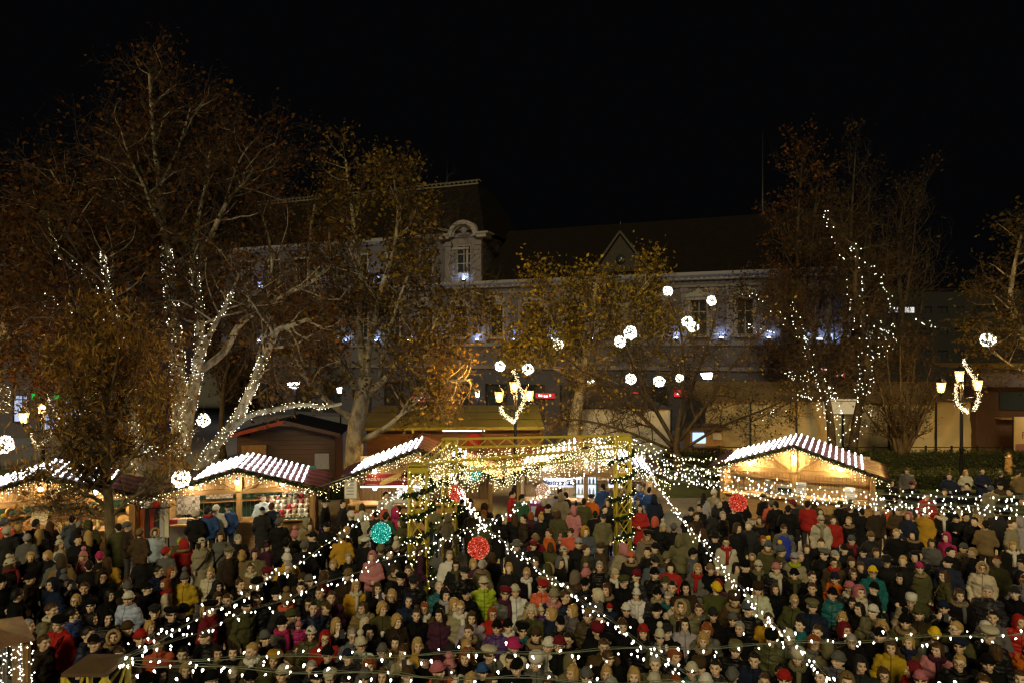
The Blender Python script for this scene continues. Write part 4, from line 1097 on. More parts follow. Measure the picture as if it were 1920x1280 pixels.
for px, lab in ((0.25, 'left of the vendors'), (1.9, 'at the right post')):
    m = MB(); m.box((0, 0, 0), (0.34, 0.02, 0.5)); o = m.build('price_board', WB, None, put(st_bottle, px, -0.12, 1.35 if px < 1 else 1.3), (0, 0, R(-26))); tag(o, 'white price list on the bright bottle stall ' + lab, 'sign')
    for i in range(6):
        mm = MB(); mm.box((0, -0.013, 0.18 - i * 0.07), (0.24, 0.004, 0.02)); mm.build('print_line', surf('grey_print', (0.3, 0.28, 0.28)), o)
# lace cloths and toys
def lace_mat():
    m, nt, b = nodes('lace_cloth')
    tc = N(nt, 'ShaderNodeTexCoord'); vo = N(nt, 'ShaderNodeTexVoronoi'); vo.inputs['Scale'].default_value = 14
    ck_ = N(nt, 'ShaderNodeTexChecker'); ck_.inputs['Scale'].default_value = 9; ck_.inputs['Color1'].default_value = (0.62, 0.58, 0.48, 1); ck_.inputs['Color2'].default_value = (0.08, 0.07, 0.06, 1)
    nt.links.new(tc.outputs['Object'], vo.inputs['Vector']); nt.links.new(tc.outputs['Object'], ck_.inputs['Vector'])
    mx = N(nt, 'ShaderNodeMix', data_type='RGBA'); mx.inputs['A'].default_value = (0.55, 0.5, 0.42, 1)
    nt.links.new(vo.outputs['Distance'], mx.inputs['Factor']); nt.links.new(ck_.outputs['Color'], mx.inputs['B']); nt.links.new(mx.outputs['Result'], b.inputs['Base Color'])
    return m
LACE = lace_mat()
def cloth(lx, ly, lz, w, h, lab, st=st_lace, border=True):
    m = MB(); n = 8
    for i in range(n):
        a0, a1 = -w / 2 + w * i / n, -w / 2 + w * (i + 1) / n
        m.add([(a0, 0.012 * math.sin(i * 1.3), -h / 2), (a1, 0.012 * math.sin((i + 1) * 1.3), -h / 2), (a1, 0.012 * math.sin((i + 1) * 1.3), h / 2), (a0, 0.012 * math.sin(i * 1.3), h / 2)], [(0, 1, 2, 3)], 0, True)
    o = m.build('lace_cloth', LACE, None, put(st, lx, ly, lz), (0, 0, st.rotation_euler.z)); tag(o, lab, 'cloth')
    m = MB(); m.prism([(0, h * 0.3), (-w * 0.2, 0), (0, -h * 0.3), (w * 0.2, 0)], -0.03, -0.018); m.build('lozenge', surf('cream_lace', (0.6, 0.56, 0.46)), o)
cloth(-1.9, 1.6, 1.4, 0.75, 0.95, 'tall lace cloth hung in the left bay of the lace stall'); cloth(-1.0, 2.2, 1.6, 0.9, 0.6, 'wide lace cloth hung on the back wall of the lace stall')
cloth(1.55, 2.2, 1.62, 0.85, 0.55, 'lace cloth with pale diamond hung at the right of the lace stall'); cloth(0.68, -0.08, 0.55, 0.42, 0.75, 'lace cloth draped over the counter front beside the middle post')
TOYC = [('white', (0.75, 0.72, 0.66)), ('red', (0.45, 0.03, 0.04)), ('cream', (0.6, 0.5, 0.34)), ('grey', (0.4, 0.38, 0.36)), ('pink', (0.6, 0.3, 0.3))]
def toy_mesh(col, nme):
    m = MB(); m.sphere((0, 0, 0.09), (0.09, 0.08, 0.09), 8, 6); m.sphere((0, -0.03, 0.21), 0.065, 8, 6); m.sphere((-0.05, -0.03, 0.265), 0.028, 6, 4); m.sphere((0.05, -0.03, 0.265), 0.028, 6, 4); m.sphere((0, -0.09, 0.2), 0.025, 6, 4)
    for q in (-1, 1): m.sphere((q * 0.08, -0.05, 0.1), (0.03, 0.05, 0.03), 6, 4); m.sphere((q * 0.06, -0.09, 0.03), (0.035, 0.06, 0.03), 6, 4)
    return m.mesh('soft_toy', surf('plush_' + nme, col, 0.95, 0.15, 20, 0.3))
tm = {n_: toy_mesh(c_, n_) for n_, c_ in TOYC}
for row in range(4):
    for i in range(7):
        n_ = TOYC[(i * 3 + row * 2) % 5 if (i + row) % 3 else 0][0]
        o = link('soft_toy', tm[n_], None, put(st_lace, 0.95 + i * 0.19, 0.05 + row * 0.2, 1.0 + row * 0.12), (0, 0, R(13 + rng.uniform(-30, 30))))
        tag(o, n_ + ' soft toy in the heap on the right counter of the lace stall', 'soft toy', 'soft toys on the lace stall')
m = MB(); m.prism([(0.8, 0.97), (2.2, 0.97), (2.2, 1.02), (0.8, 1.02)], -0.2, 0.75); 
for row in range(1, 4): m.box((1.5, 0.05 + row * 0.2 + 0.05, 0.98 + row * 0.06), (1.4, 0.3, row * 0.12 - 0.005))
o = m.build('toy_stand', GREENB, None, put(st_lace, 0, 0, 0), (0, 0, st_lace.rotation_euler.z)); tag(o, 'stepped green stand under the soft toys of the lace stall', 'stand')
bw = MB(); bw.lathe([(0.05, 0), (0.16, 0.05), (0.19, 0.09), (0.15, 0.06), (0.0, 0.03)], (0, 0, 0), 12); bwm = bw.mesh('basket', surf('wicker', (0.35, 0.2, 0.06), 0.8, 0.4, 30, 0.5))
for i in range(4): tag(link('basket', bwm, None, put(st_lace, 0.4 + i * 0.02 + (i % 2) * 0.35, 2.22, 1.22 if i < 2 else 1.57)), 'round wicker basket on the back shelves of the lace stall', 'basket', 'baskets on the lace stall')
bx = MB(); bx.box((0, 0, 0.06), (0.26, 0.22, 0.12)); bx.box((0, 0, 0.125), (0.22, 0.18, 0.02), 1)
for i in range(8):
    n_ = ['maroon', 'white', 'dark'][i % 3]; colr = [(0.3, 0.03, 0.05), (0.7, 0.68, 0.62), (0.08, 0.07, 0.07)][i % 3]
    o = link('goods_box', bx.mesh('goods_box', [surf('box_' + n_, colr), surf('box_fill', (0.5, 0.3, 0.2), 0.8, 0.8, 30)]), None, put(st_lace, -2.0 + i * 0.27, 0.1, 0.996), (0, 0, R(13)))
    tag(o, n_ + ' open box of trinkets on the left counter of the lace stall', 'box', 'trinket boxes on the lace stall')
m = MB(); m.add([(-1.05, -0.02, 0.30), (1.05, -0.02, 0.30), (1.05, -0.02, 0.97), (-1.05, -0.02, 0.97), (1.05, 0.5, 1.0), (-1.05, 0.5, 1.0)], [(0, 1, 2, 3), (3, 2, 4, 5)])
o = m.build('counter_cloth', surf('white_cloth', (0.7, 0.7, 0.68), 0.8), None, put(st_lace, -1.15, -0.05, 0.0), (0, 0, R(13))); tag(o, 'white cloth hanging over the left counter of the lace stall', 'cloth')
# left stall: wreaths, signs, straw dolls
wr = MB()
n = 16
for i in range(n):
    a0, a1 = 2 * math.pi * i / n, 2 * math.pi * (i + 1) / n
    wr.tube([(0.16 * math.cos(a0), 0, 0.16 * math.sin(a0)), (0.16 * math.cos(a1), 0, 0.16 * math.sin(a1))], 0.05, 6)
wrm = wr.mesh('wreath', surf('straw', (0.40, 0.2, 0.06), 0.9, 0.5, 30, 0.5))
for i, (lx, lz) in enumerate(((-0.9, 1.6), (-0.35, 1.25), (0.1, 1.62), (0.75, 1.55), (1.4, 1.5))):
    tag(link('wreath', wrm, None, put(st_left, lx, 0.35 if i % 2 else 0.6, lz), (0, 0, R(24))), ['largest straw wreath at the far left', 'low straw wreath over the people in blue', 'straw wreath beside the hung paper', 'straw wreath behind the thin branches', 'straw wreath nearest the trunk'][i] + ' in the left stall', 'wreath', 'straw wreaths in the left stall')
m = MB(); m.box((0, 0, 0), (0.42, 0.02, 0.5)); o = m.build('hung_sheet', surf('cream_sheet', (0.6, 0.52, 0.34)), None, put(st_left, -0.15, 0.3, 1.5), (0, R(12), R(24))); tag(o, 'cream paper sheet hanging tilted in the left stall', 'sign')
for i in range(5):
    mm = MB(); mm.box((0, -0.012, 0.17 - i * 0.08), (0.3, 0.004, 0.015)); mm.build('print_line', surf('grey_print', (0.3, 0.28, 0.28)), o)
m = MB(); m.box((0, 0, 0), (1.0, 0.04, 0.32)); m.box((0, -0.022, 0), (0.94, 0.004, 0.02), 1); o = m.build('plank_sign', [BEAM, PINEX], None, put(st_left, 0.65, 0.28, 1.42), (0, 0, R(24))); tag(o, 'brown plank sign hanging in the middle of the left stall', 'sign')
dl = MB(); dl.lathe([(0.09, 0), (0.05, 0.14), (0.035, 0.17), (0.05, 0.22), (0.03, 0.27)], (0, 0, 0), 8); dlm = dl.mesh('straw_figure', surf('pale_straw', (0.6, 0.46, 0.2), 0.9, 0.3, 30, 0.4))
for i in range(12): tag(link('straw_figure', dlm, None, put(st_left, -1.9 + i * 0.33, 0.05 + 0.1 * (i % 2), 0.996)), 'small pale straw figure standing on the counter of the left stall', 'figure', 'straw figures on the left stall')
m = MB(); m.box((0, 2.3, 1.45), (4.2, 0.04, 0.9)); o = m.build('backcloth', GREENB, None, put(st_left, 0, -0.05, 0), (0, 0, R(24))); tag(o, 'dark green cloth lining the back of the left stall', 'cloth')
# round boards hung left of the lace stall
rb = MB(); rb.lathe([(0.19, -0.02), (0.2, 0), (0.19, 0.02)], (0, 0, 0), 16); rbm = rb.mesh('round_board', surf('round_wood', (0.42, 0.26, 0.08), 0.6, 0.3, 8))
for i, (px, py) in enumerate(((248, 955), (232, 975), (246, 977))):
    tag(link('round_board', rbm, None, P(px, py, 22.6), (R(90), 0, R(15))), ['topmost', 'left lower', 'right lower'][i] + ' of three round wooden boards hung right of the young tree', 'board', 'round wooden boards')
# clothes rail
cr_ = empty('clothes_rail', P(290, 1035, 21.0) * 1.0, R(10), 'rail of hanging scarves and caps left of the lace stall', 'clothes rail')
cr_.location.z = 0
m = MB()
for x in (-0.4, 0.4): m.box((x, 0, 0.85), (0.04, 0.04, 1.7))
m.box((0, 0, 1.72), (0.9, 0.04, 0.04)); m.build('frame', IRON, cr_)
for i, (cn, cc_) in enumerate((('orange', (0.5, 0.12, 0.03)), ('black', (0.03, 0.03, 0.03)), ('maroon', (0.3, 0.03, 0.03)), ('black', (0.03, 0.03, 0.03)), ('grey', (0.4, 0.4, 0.38)), ('cream', (0.6, 0.55, 0.4)))):
    m = MB(); x = -0.35 + i * 0.14; m.prism([(x - 0.065, 0.75 + 0.06 * (i % 2)), (x + 0.065, 0.75 + 0.06 * (i % 2)), (x + 0.055, 1.7), (x - 0.055, 1.7)], -0.03, 0.05)
    o = m.build('scarf', surf('scarf_' + cn, cc_, 0.9), None, cr_.location, (0, 0, R(10))); tag(o, f'{["first", "second", "third", "fourth", "fifth", "last"][i]} hanging {cn} scarf on the clothes rail counted from its left', 'scarf', 'scarves on the clothes rail')
for i, (cn, cc_, dx) in enumerate((('white', (0.7, 0.68, 0.6), -0.2), ('red', (0.5, 0.03, 0.03), 0.05), ('grey', (0.4, 0.38, 0.4), 0.3))):
    m = MB(); m.lathe([(0.11, 0), (0.12, 0.06), (0.09, 0.15), (0.02, 0.2)], (0, 0, 0), 10)
    a = R(10); o = m.build('knit_cap', surf('cap_' + cn, cc_, 0.95), None, cr_.location + Vector((dx * math.cos(a), dx * math.sin(a), 1.742))); tag(o, cn + ' knit cap displayed on top of the clothes rail', 'cap')
# chimney cake stall counter things
m = MB(); m.box((0, 0, 0.12), (0.7, 0.4, 0.22)); m.box((0, -0.205, 0.12), (0.6, 0.01, 0.14), 1); o = m.build('glass_case', [surf('steel', (0.4, 0.38, 0.34), 0.35, 0.1, 8, 0, 0.7), WB], None, put(st_cake, -0.75, 0.12, 0.98), (0, 0, R(3))); tag(o, 'steel display case on the counter of the chimney cake stall', 'case')
m = MB(); m.box((0, 0, 0), (0.9, 0.03, 0.9)); o = m.build('bright_panel', WB, None, put(st_cake, -0.5, 1.5, 1.35), (0, 0, R(3))); tag(o, 'white tiled panel behind the baker in the chimney cake stall', 'panel')
m = MB(); m.box((0, 0, 0), (0.5, 0.04, 0.3)); m.box((0, -0.03, 0.03), (0.3, 0.02, 0.16), 1); o = m.build('wooden_tray', [PINEX, PASTRY], None, put(st_cake, -0.2, 1.42, 1.62), (0, 0, R(3))); tag(o, 'wooden tray hung behind the counter of the chimney cake stall', 'tray')
m = MB(); m.tube([(-1.0, 0, 0), (1.0, 0, 0)], 0.025, 6); o = m.build('tube_lamp', glow('tube_lamp_glow', (1.0, 0.95, 0.85), 5.0), None, put(st_cake, -1.1, -0.1, 1.62), (0, 0, R(3))); tag(o, 'thin tube lamp under the name board of the chimney cake stall', 'lamp')
for i in range(2):
    ll = empty('bare_bulb', put(st_cake, -1.62 + i * 1.1, 0.1, 1.6), 0, ['left', 'right'][i] + ' bright bare bulb under the chimney cake name board', 'lamp', 'bare bulbs of the chimney cake stall')
    lamp(ll, (0, 0, -0.08), 9, (1.0, 0.93, 0.8))
# pink counter of the honey stall
m = MB(); m.box((0, 0, 0.5), (0.9, 0.5, 1.0)); m.box((0, -0.253, 0.5), (0.8, 0.006, 0.8), 1); o = m.build('bar_table', [surf('plum_panel', (0.2, 0.03, 0.14)), surf('pale_poster', (0.4, 0.5, 0.65), 0.5, 0.6, 6)], None, put(st_honey, -1.6, -0.45, 0), (0, 0, R(-5))); tag(o, 'plum bar table with pale poster at the left of the honey stall', 'table')
# ================================================================== yellow truss gate, light strings, ornaments, lamps
YEL = surf('yellow_truss_paint', (0.52, 0.42, 0.035), 0.45, 0.15, 4, 0.05, spec=0.5)
CAPB = surf('brown_cap', (0.10, 0.06, 0.03), 0.8)
TW = 0.44
def tower_meshes(h):
    n = max(3, round(h / 0.62)); seg = h / n
    m = MB()
    for sx in (-1, 1):
        for sy in (-1, 1): m.tube([(sx * TW / 2, sy * TW / 2, 0), (sx * TW / 2, sy * TW / 2, h)], 0.034, 8)
    for k in range(0, n + 1, 2):
        z = min(max(k * seg, 0.06), h - 0.06)
        for s in (-1, 1):
            m.box((0, s * TW / 2, z), (TW, 0.04, 0.12)); m.box((s * TW / 2, 0, z), (0.04, TW, 0.12))
    b = MB(); b.tube([(-TW / 2, 0, 0), (TW / 2, 0, seg)], 0.016, 5)
    return m.mesh('tower', YEL), b.mesh('brace', YEL), n, seg
def add_tower(parent, x, y, h, name='tower'):
    me, bm_, n, seg = tower_meshes(h)
    t = link(name, me, parent, (x, y, 0))
    for k in range(n):
        for side in range(4):
            a = side * math.pi / 2
            o = link('brace', bm_, t, (TW / 2 * math.sin(a), -TW / 2 * math.cos(a), k * seg), (0, 0, a + (math.pi if k % 2 else 0)))
            if k % 2: o.location = (TW / 2 * math.sin(a), -TW / 2 * math.cos(a), k * seg)
            if k % 2 == 0 or side in (0, 1):
                o2 = link('brace', bm_, t, (TW / 2 * math.sin(a) * 1.0, -TW / 2 * math.cos(a), k * seg), (0, 0, a + (0 if k % 2 else math.pi)))
    return t
def add_beam(parent, a, b, hgt=0.27, wid=0.26):
    a = Vector(a); b = Vector(b); d = (b - a); Lb = d.length; u = d.normalized(); s = Vector((-u.y, u.x, 0)).normalized() * wid / 2; up = Vector((0, 0, hgt))
    m = MB()
    for q in (-1, 1):
        m.tube([a + s * q, b + s * q], 0.022, 6); m.tube([a + s * q + up, b + s * q + up], 0.022, 6)
    o = m.build('beam', YEL, parent)
    n = int(Lb / 0.3)
    br = MB(); br.tube([(0, 0, 0), (Lb / n, 0, hgt)], 0.012, 4); brm = br.mesh('brace', YEL)
    br = MB(); br.tube([(0, 0, hgt), (Lb / n, 0, 0)], 0.012, 4); brm2 = br.mesh('brace', YEL)
    ang = math.atan2(u.y, u.x); pit = -math.asin(u.z)
    for k in range(n):
        for q in (-1, 1):
            p = a + u * (Lb * k / n) + s * q
            c = link('brace', brm if k % 2 else brm2, o, p, (0, pit, ang))
    return o
gate = empty('yellow_gate', (0, 20, 0), 0, 'yellow truss gate of three towers wrapped in fir garland and light curtains', 'gate')
GA, GB, GC = Vector((-2.38, -2.6, 0)), Vector((-2.0, 1.9, 0)), Vector((3.5, 1.6, 0))
add_tower(gate, GA.x, GA.y, 3.6); add_tower(gate, GB.x, GB.y, 3.68); add_tower(gate, GC.x, GC.y, 3.86)
add_beam(gate, GA + Vector((0, 0, 3.4)), GC + Vector((0, 0, 3.22))); add_beam(gate, GB + Vector((0, 0, 3.45)), GC + Vector((0, 0, 3.6)))
o = add_beam(gate, GA + Vector((0, 0, 3.38)), GB + Vector((0, 0, 3.42)))
for q, z in ((GA, 3.66), (GB, 3.73), (GC, 3.90)):
    m = MB(); m.box((q.x, q.y, z), (0.5, 0.5, 0.03)); m.build('top_plate', YEL, gate)
off = Vector((0, 20, 0))
# light curtains and garlands hung on the gate
def hung(name, label, fn, Ln, seed, step, drop, group, r=0.0095):
    e = empty(name, (0, 0, 0), 0, label, 'lights', group)
    icicles(fn, Ln, step, e, seed, drop, r)
    return e
def beam_fn(a, b, za, zb): return lambda t: off + a.lerp(b, t) + Vector((rng.gauss(0, 0.1), rng.gauss(0, 0.1), za + (zb - za) * t))
hung('light_curtain', 'long dense curtain of small lights hanging from the front slanting beam of the gate', beam_fn(GA, GC, 3.4, 3.6), 7.2, 201, 0.030, (0.15, 0.8), 'light curtains on the gate')
hung('light_curtain', 'shorter curtain of small lights along the rear beam of the gate', beam_fn(GB, GC, 3.45, 3.6), 5.6, 202, 0.14, (0.1, 0.5), 'light curtains on the gate')
hung('light_curtain', 'thick cluster of small lights around the left corner beam of the gate', beam_fn(GA, GB, 3.3, 3.4), 3.6, 203, 0.07, (0.2, 0.8), 'light curtains on the gate')
hung('light_curtain', 'small lights heaped along the top of the front beam of the gate', lambda t: off + GA.lerp(GC, t) + Vector((rng.gauss(0, .12), rng.gauss(0, .12), 3.7 + .2 * t)), 6.9, 204, 0.05, (0.08, 0.3), 'light curtains on the gate')
def spiral(q, h, r, turns):
    return lambda t: Vector((q.x + off.x + r * math.cos(t * turns * 2 * math.pi), q.y + off.y + r * math.sin(t * turns * 2 * math.pi), 0.3 + (h - 0.4) * t))
for q, h, lab in ((GA, 3.5, 'front left tower'), (GB, 3.6, 'rear left tower'), (GC, 3.75, 'right tower')):
    e = empty('fir_garland', (0, 0, 0), 0, 'fir garland with small lights wound round the ' + lab + ' of the yellow gate', 'garland', 'garlands on the gate')
    fn = spiral(q, h, 0.36, 5.5)
    garland(fn, 13, e, int(h * 100), 0.06, 230, 'fir_branch')
    r_ = random.Random(int(h * 50)); b = MB()
    b.octs([Vector(fn(r_.random())) + Vector((r_.gauss(0, .07), r_.gauss(0, .07), r_.gauss(0, .06))) for _ in range(190)] + [off + q + Vector((r_.gauss(0, .28), r_.gauss(0, .28), h - abs(r_.gauss(0, .7)))) for _ in range(60)], 0.0125)
    oo = b.build('bulbs', bulb_mat(), e); oo['kind'] = 'stuff'

# ---- free-standing truss towers nearer the camera
def free_tower(x, y, h, label):
    t = empty('truss_tower', (x, y, 0), 0, label, 'tower', 'single truss towers')
    add_tower(t, 0, 0, h)
    m = MB(); m.lathe([(0.34, 0), (0.34, 0.04), (0.02, 0.09)], (0, 0, h), 4, smooth=False); m.build('cap', CAPB, t, rot=(0, 0, R(45)))
    return t
free_tower(-4.62, 7.6, 3.0, 'nearest yellow truss tower with brown cap at the lower left corner')
free_tower(2.55, 6.2, 2.75, 'yellow truss tower below the middle of the picture edge'); free_tower(3.75, 6.3, 2.75, 'yellow truss tower below the right middle of the picture edge')
free_tower(10.95, 13.8, 3.5, 'yellow truss tower just beyond the right picture edge')

# ---- light strings
CABLE = surf('pale_cable', (0.16, 0.18, 0.12), 0.5, 0.1, 20, 0)
near_bulb = glow('near_bulb_glow', (1.0, 0.92, 0.76), 9.0)
tb = MB(); tb.lathe([(0.002, -0.030), (0.0115, -0.005), (0.013, 0.006), (0.004, 0.013)], (0, 0, 0), 6); tbm = tb.mesh('bulb', near_bulb)
def string_pts(a, b, sag, n=40):
    ph = rng.uniform(0, 6)
    return [a.lerp(b, i / n) - Vector((0, 0, sag * 4 * (i / n) * (1 - i / n) + 0.022 * math.sin(i * 0.9 + ph) * (i not in (0, n)))) for i in range(n + 1)]
def light_string(label, pts, spacing, seed, r=0.014, single=False, spread=0.06, mat=None):
    s = empty('light_string', pts[0], 0, label, 'light string', 'light strings over the crowd')
    o0 = pts[0]; pts = [p - o0 for p in pts]
    m = MB(); m.tube(pts, 0.0055, 5); m.tube([p + Vector((0.012, 0, 0.02 + 0.012 * math.sin(i * 2.1))) for i, p in enumerate(pts)], 0.0035, 4)
    m.build('cable', CABLE, s)
    r_ = random.Random(seed); tot = sum((pts[i + 1] - pts[i]).length for i in range(len(pts) - 1)); n = int(tot / spacing)
    spots = []
    for i in range(n):
        t = (i + r_.uniform(0.1, 0.9)) / n * (len(pts) - 1); k = min(int(t), len(pts) - 2)
        p = pts[k].lerp(pts[k + 1], t - k)
        spots.append(p + Vector((r_.gauss(0, spread * 0.5), r_.gauss(0, spread * 0.5), -0.02 + r_.gauss(0, spread))))
    if single:
        for p in spots:
            q = link('bulb', tbm, s, p, (r_.gauss(0, .4), r_.gauss(0, .4), 0)); q.scale = [r_.uniform(0.62, 1.12) * (0.8 if (p + o0).y > 11 else 1.0)] * 3
    else:
        b = MB()
        for p in spots:
            k_ = r_.uniform(0.6, 1.25) * r / 0.013; b.add([Vector(v) * k_ + p for v in tb.v], tb.f, 0, True)
        o = b.build('bulbs', mat or near_bulb, s); o['kind'] = 'stuff'
    return s
T0 = Vector((-4.33, 7.5, 3.12)); J = Vector((-0.63, 14.6, 2.80))
light_string('upper light string from the lower left tower past the large green ball', string_pts(T0, Vector((-2.45, 17.4, 3.35)), 0.25), 0.09, 301, single=True)
light_string('lower light string from the lower left tower to the red ball knot', string_pts(T0 - Vector((0, 0, .03)), J, -0.02), 0.095, 302, single=True)
light_string('light string rising from the red ball knot towards the honey stall', string_pts(J, Vector((3.4, 21.4, 3.4)), 0.05), 0.12, 303)
light_string('short light string from the gate down to the knot above the large red ball', string_pts(Vector((-2.0, 21.7, 2.75)), J, 0.05), 0.09, 304)
light_string('long light string slanting from the red ball knot to the lower middle edge', string_pts(J, Vector((2.55, 6.3, 2.86)), 0.05), 0.085, 305, single=True)
light_string('long light string from the right gate tower down to the lower right edge', string_pts(Vector((3.95, 21.4, 3.35)), Vector((3.6, 6.4, 2.84)), 0.38), 0.085, 306, single=True)
light_string('nearest but one light string running level across the lower edge to the right', string_pts(T0, Vector((7.2, 9.2, 2.73)), 0.06), 0.15, 307, single=True)
light_string('lowest light string running level just above the bottom edge', string_pts(T0 - Vector((0, 0, .04)), Vector((5.2, 6.9, 3.08)), 0.04), 0.15, 308, single=True)
for i, (z0, sag) in enumerate(((3.85, 0.25), (3.6, 0.32), (3.3, 0.3))):
    light_string(['topmost', 'middle', 'lowest'][i] + ' of three light strings from the gate to the bottle stall eave', string_pts(Vector((3.7, 21.5, z0)), P(1368 - i * 8, 862 + i * 12, 24.4), sag), 0.15, 311 + i, 0.014, mat=bulb_mat())
for i, (z0, z1, sag, dy) in enumerate(((3.5, 3.62, 0.5, 0), (3.3, 3.5, 0.38, .5), (3.1, 3.36, 0.36, -.4), (2.95, 3.42, 0.42, .2), (2.85, 3.22, 0.2, .6), (2.7, 3.3, 0.22, -.6), (3.0, 3.52, 0.5, -.2))):
    light_string('string %s from the top in the light band before the bottle stall' % ['one', 'three', 'four', 'five', 'six', 'seven', 'two'][i], string_pts(Vector((3.8, 21.4, z0)), Vector((11.0, 13.8 + dy, z1 - 0.02)), sag), 0.16, 321 + i, 0.0115)

# ---- ornament balls
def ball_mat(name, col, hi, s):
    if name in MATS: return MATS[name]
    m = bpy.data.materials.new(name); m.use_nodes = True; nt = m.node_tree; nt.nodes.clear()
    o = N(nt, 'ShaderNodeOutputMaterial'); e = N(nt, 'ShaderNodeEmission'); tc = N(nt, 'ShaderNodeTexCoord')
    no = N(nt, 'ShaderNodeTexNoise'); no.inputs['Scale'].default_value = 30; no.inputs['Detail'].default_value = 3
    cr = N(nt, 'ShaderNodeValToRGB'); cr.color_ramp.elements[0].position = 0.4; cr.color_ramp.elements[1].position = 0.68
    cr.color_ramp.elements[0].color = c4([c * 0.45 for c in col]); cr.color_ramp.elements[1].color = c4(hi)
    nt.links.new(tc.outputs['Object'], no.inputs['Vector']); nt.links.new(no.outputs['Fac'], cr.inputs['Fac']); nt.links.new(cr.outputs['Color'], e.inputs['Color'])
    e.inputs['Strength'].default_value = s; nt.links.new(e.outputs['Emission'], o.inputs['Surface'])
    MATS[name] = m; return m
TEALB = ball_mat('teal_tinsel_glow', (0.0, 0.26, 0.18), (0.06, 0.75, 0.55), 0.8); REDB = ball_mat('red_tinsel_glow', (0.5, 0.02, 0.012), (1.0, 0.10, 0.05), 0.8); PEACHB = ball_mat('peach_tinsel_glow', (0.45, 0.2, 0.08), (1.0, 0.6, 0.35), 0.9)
def ornament(px, py, rpx, Y, mat, spark, label, hang=0.12):
    p = P(px, py, Y); r = rpx * Y / F
    e = empty('ornament_ball', p, 0, label, 'ornament', 'glowing tinsel balls')
    r_ = random.Random(int(px)); m = MB(); nu, nv = 26, 16; m.sphere((0, 0, 0), r * 0.95, nu, nv)
    m.v = [tuple(Vector(v) * (1 + r_.uniform(-0.10, 0.09))) for v in m.v]
    m.build('tinsel', mat, e)
    b = MB(); pts = []
    for i in range(170):
        z = r_.uniform(-1, 1); a = r_.uniform(0, 6.283); q = math.sqrt(1 - z * z); pts.append(Vector((q * math.cos(a), q * math.sin(a), z)) * r * 1.0)
    b.octs(pts, lambda: r * r_.uniform(0.02, 0.05)); o = b.build('sparkles', spark, e); o['kind'] = 'stuff'
    m = MB(); m.lathe([(0.03, r * 0.97), (0.03, r * 1.12), (0.006, r * 1.14), (0.006, r + hang)], (0, 0, 0), 6); m.build('hanger', surf('steel', (0.4, 0.38, 0.34), 0.35, 0.1, 8, 0, 0.7), e)
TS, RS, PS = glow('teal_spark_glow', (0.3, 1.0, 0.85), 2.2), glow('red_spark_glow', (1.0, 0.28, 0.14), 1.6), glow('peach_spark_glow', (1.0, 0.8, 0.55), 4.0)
ornament(714, 998, 19, 15.2, TEALB, TS, 'large green tinsel ball hanging from the upper left light string', 0.3)
ornament(888, 886, 14, 20.4, TEALB, TS, 'small green tinsel ball in front of the chimney cake stall roof end', 0.5)
ornament(897, 1026, 20.5, 14.6, REDB, RS, 'largest red tinsel ball hanging from the string knot beside the gate', 0.2)
ornament(855, 923, 15, 19.0, REDB, RS, 'red tinsel ball between the two left gate towers', 0.4)
ornament(1384, 941, 17, 18.0, REDB, RS, 'red tinsel ball in front of the left post of the bottle stall', 0.35)
ornament(1018, 919, 13.5, 20.5, PEACHB, PS, 'peach tinsel ball before the white script board of the honey stall', 0.7)
def wire_ball(px, py, rpx, Y, label, mat, n=110, hang=0.5):
    p = P(px, py, Y); r = rpx * Y / F; e = empty('light_ball', p, 0, label, 'light ball', 'light balls hung in the trees')
    m = MB()
    for k in range(6):
        a = math.pi * k / 6
        m.tube([(r * math.sin(t) * math.cos(a), r * math.sin(t) * math.sin(a), r * math.cos(t)) for t in [2 * math.pi * j / 20 for j in range(21)]], 0.008, 4, cap=False)
    m.tube([(0, 0, r), (0, 0, r + hang)], 0.006, 4)
    m.build('wire_cage', surf('willow_wire', (0.2, 0.14, 0.07), 0.8), e)
    r_ = random.Random(int(px * 3)); b = MB(); pts = []
    for i in range(n):
        z = r_.uniform(-1, 1); a = r_.uniform(0, 6.283); q = math.sqrt(1 - z * z); pts.append(Vector((q * math.cos(a), q * math.sin(a), z)) * r * r_.uniform(0.85, 1.03))
    b.octs(pts, lambda: r * r_.uniform(0.075, 0.13)); o = b.build('bulbs', mat, e); o['kind'] = 'stuff'
WBALL = glow('white_ball_glow', (0.97, 1.0, 0.82), 6.0)
names = ['highest light ball in the yellow plane tree', 'light ball highest on the right of the bare spreading tree', 'large light ball left of centre in the bare spreading tree', 'light ball touching the large one at its lower left', 'left one of the two touching light balls in the spreading tree',
         'right one of the two touching light balls in the spreading tree', 'light ball alone in the yellow leaves right of the far building window', 'left one of the two light balls above the lantern lamp', 'right one of the two light balls above the lantern lamp', 'left one of the low pair of light balls over the red shop signs',
         'right one of the low pair of light balls over the red shop signs', 'small half hidden light ball beside the low pair', 'smallest light ball near the trunk of the yellow plane tree', 'single light ball in the tree at the right edge', 'bright light ball among the left plane trees']
for i, a in enumerate(((1252, 546, 9, 39), (1334, 564, 9, 36), (1182, 624, 12.5, 36), (1163, 640, 10.5, 36.5), (1289, 603, 10, 36), (1300, 613, 10, 36.6), (1046, 645, 10, 41), (938, 686, 9.5, 39.5), (990, 692, 10.5, 39.5), (1183, 710, 10, 35), (1236, 714, 10.5, 35), (1274, 708, 7.5, 35.5), (1108, 714, 6.5, 41), (1852, 637, 12.5, 35), (235, 736, 9, 31))):
    wire_ball(*a, names[i], WBALL)
WGOLD = glow('warm_ball_glow', (1.0, 0.84, 0.58), 11.0)
wire_ball(340, 897, 16, 21.0, 'big warm wire light ball hanging left of the lace stall roof', WGOLD, 150, 1.2)
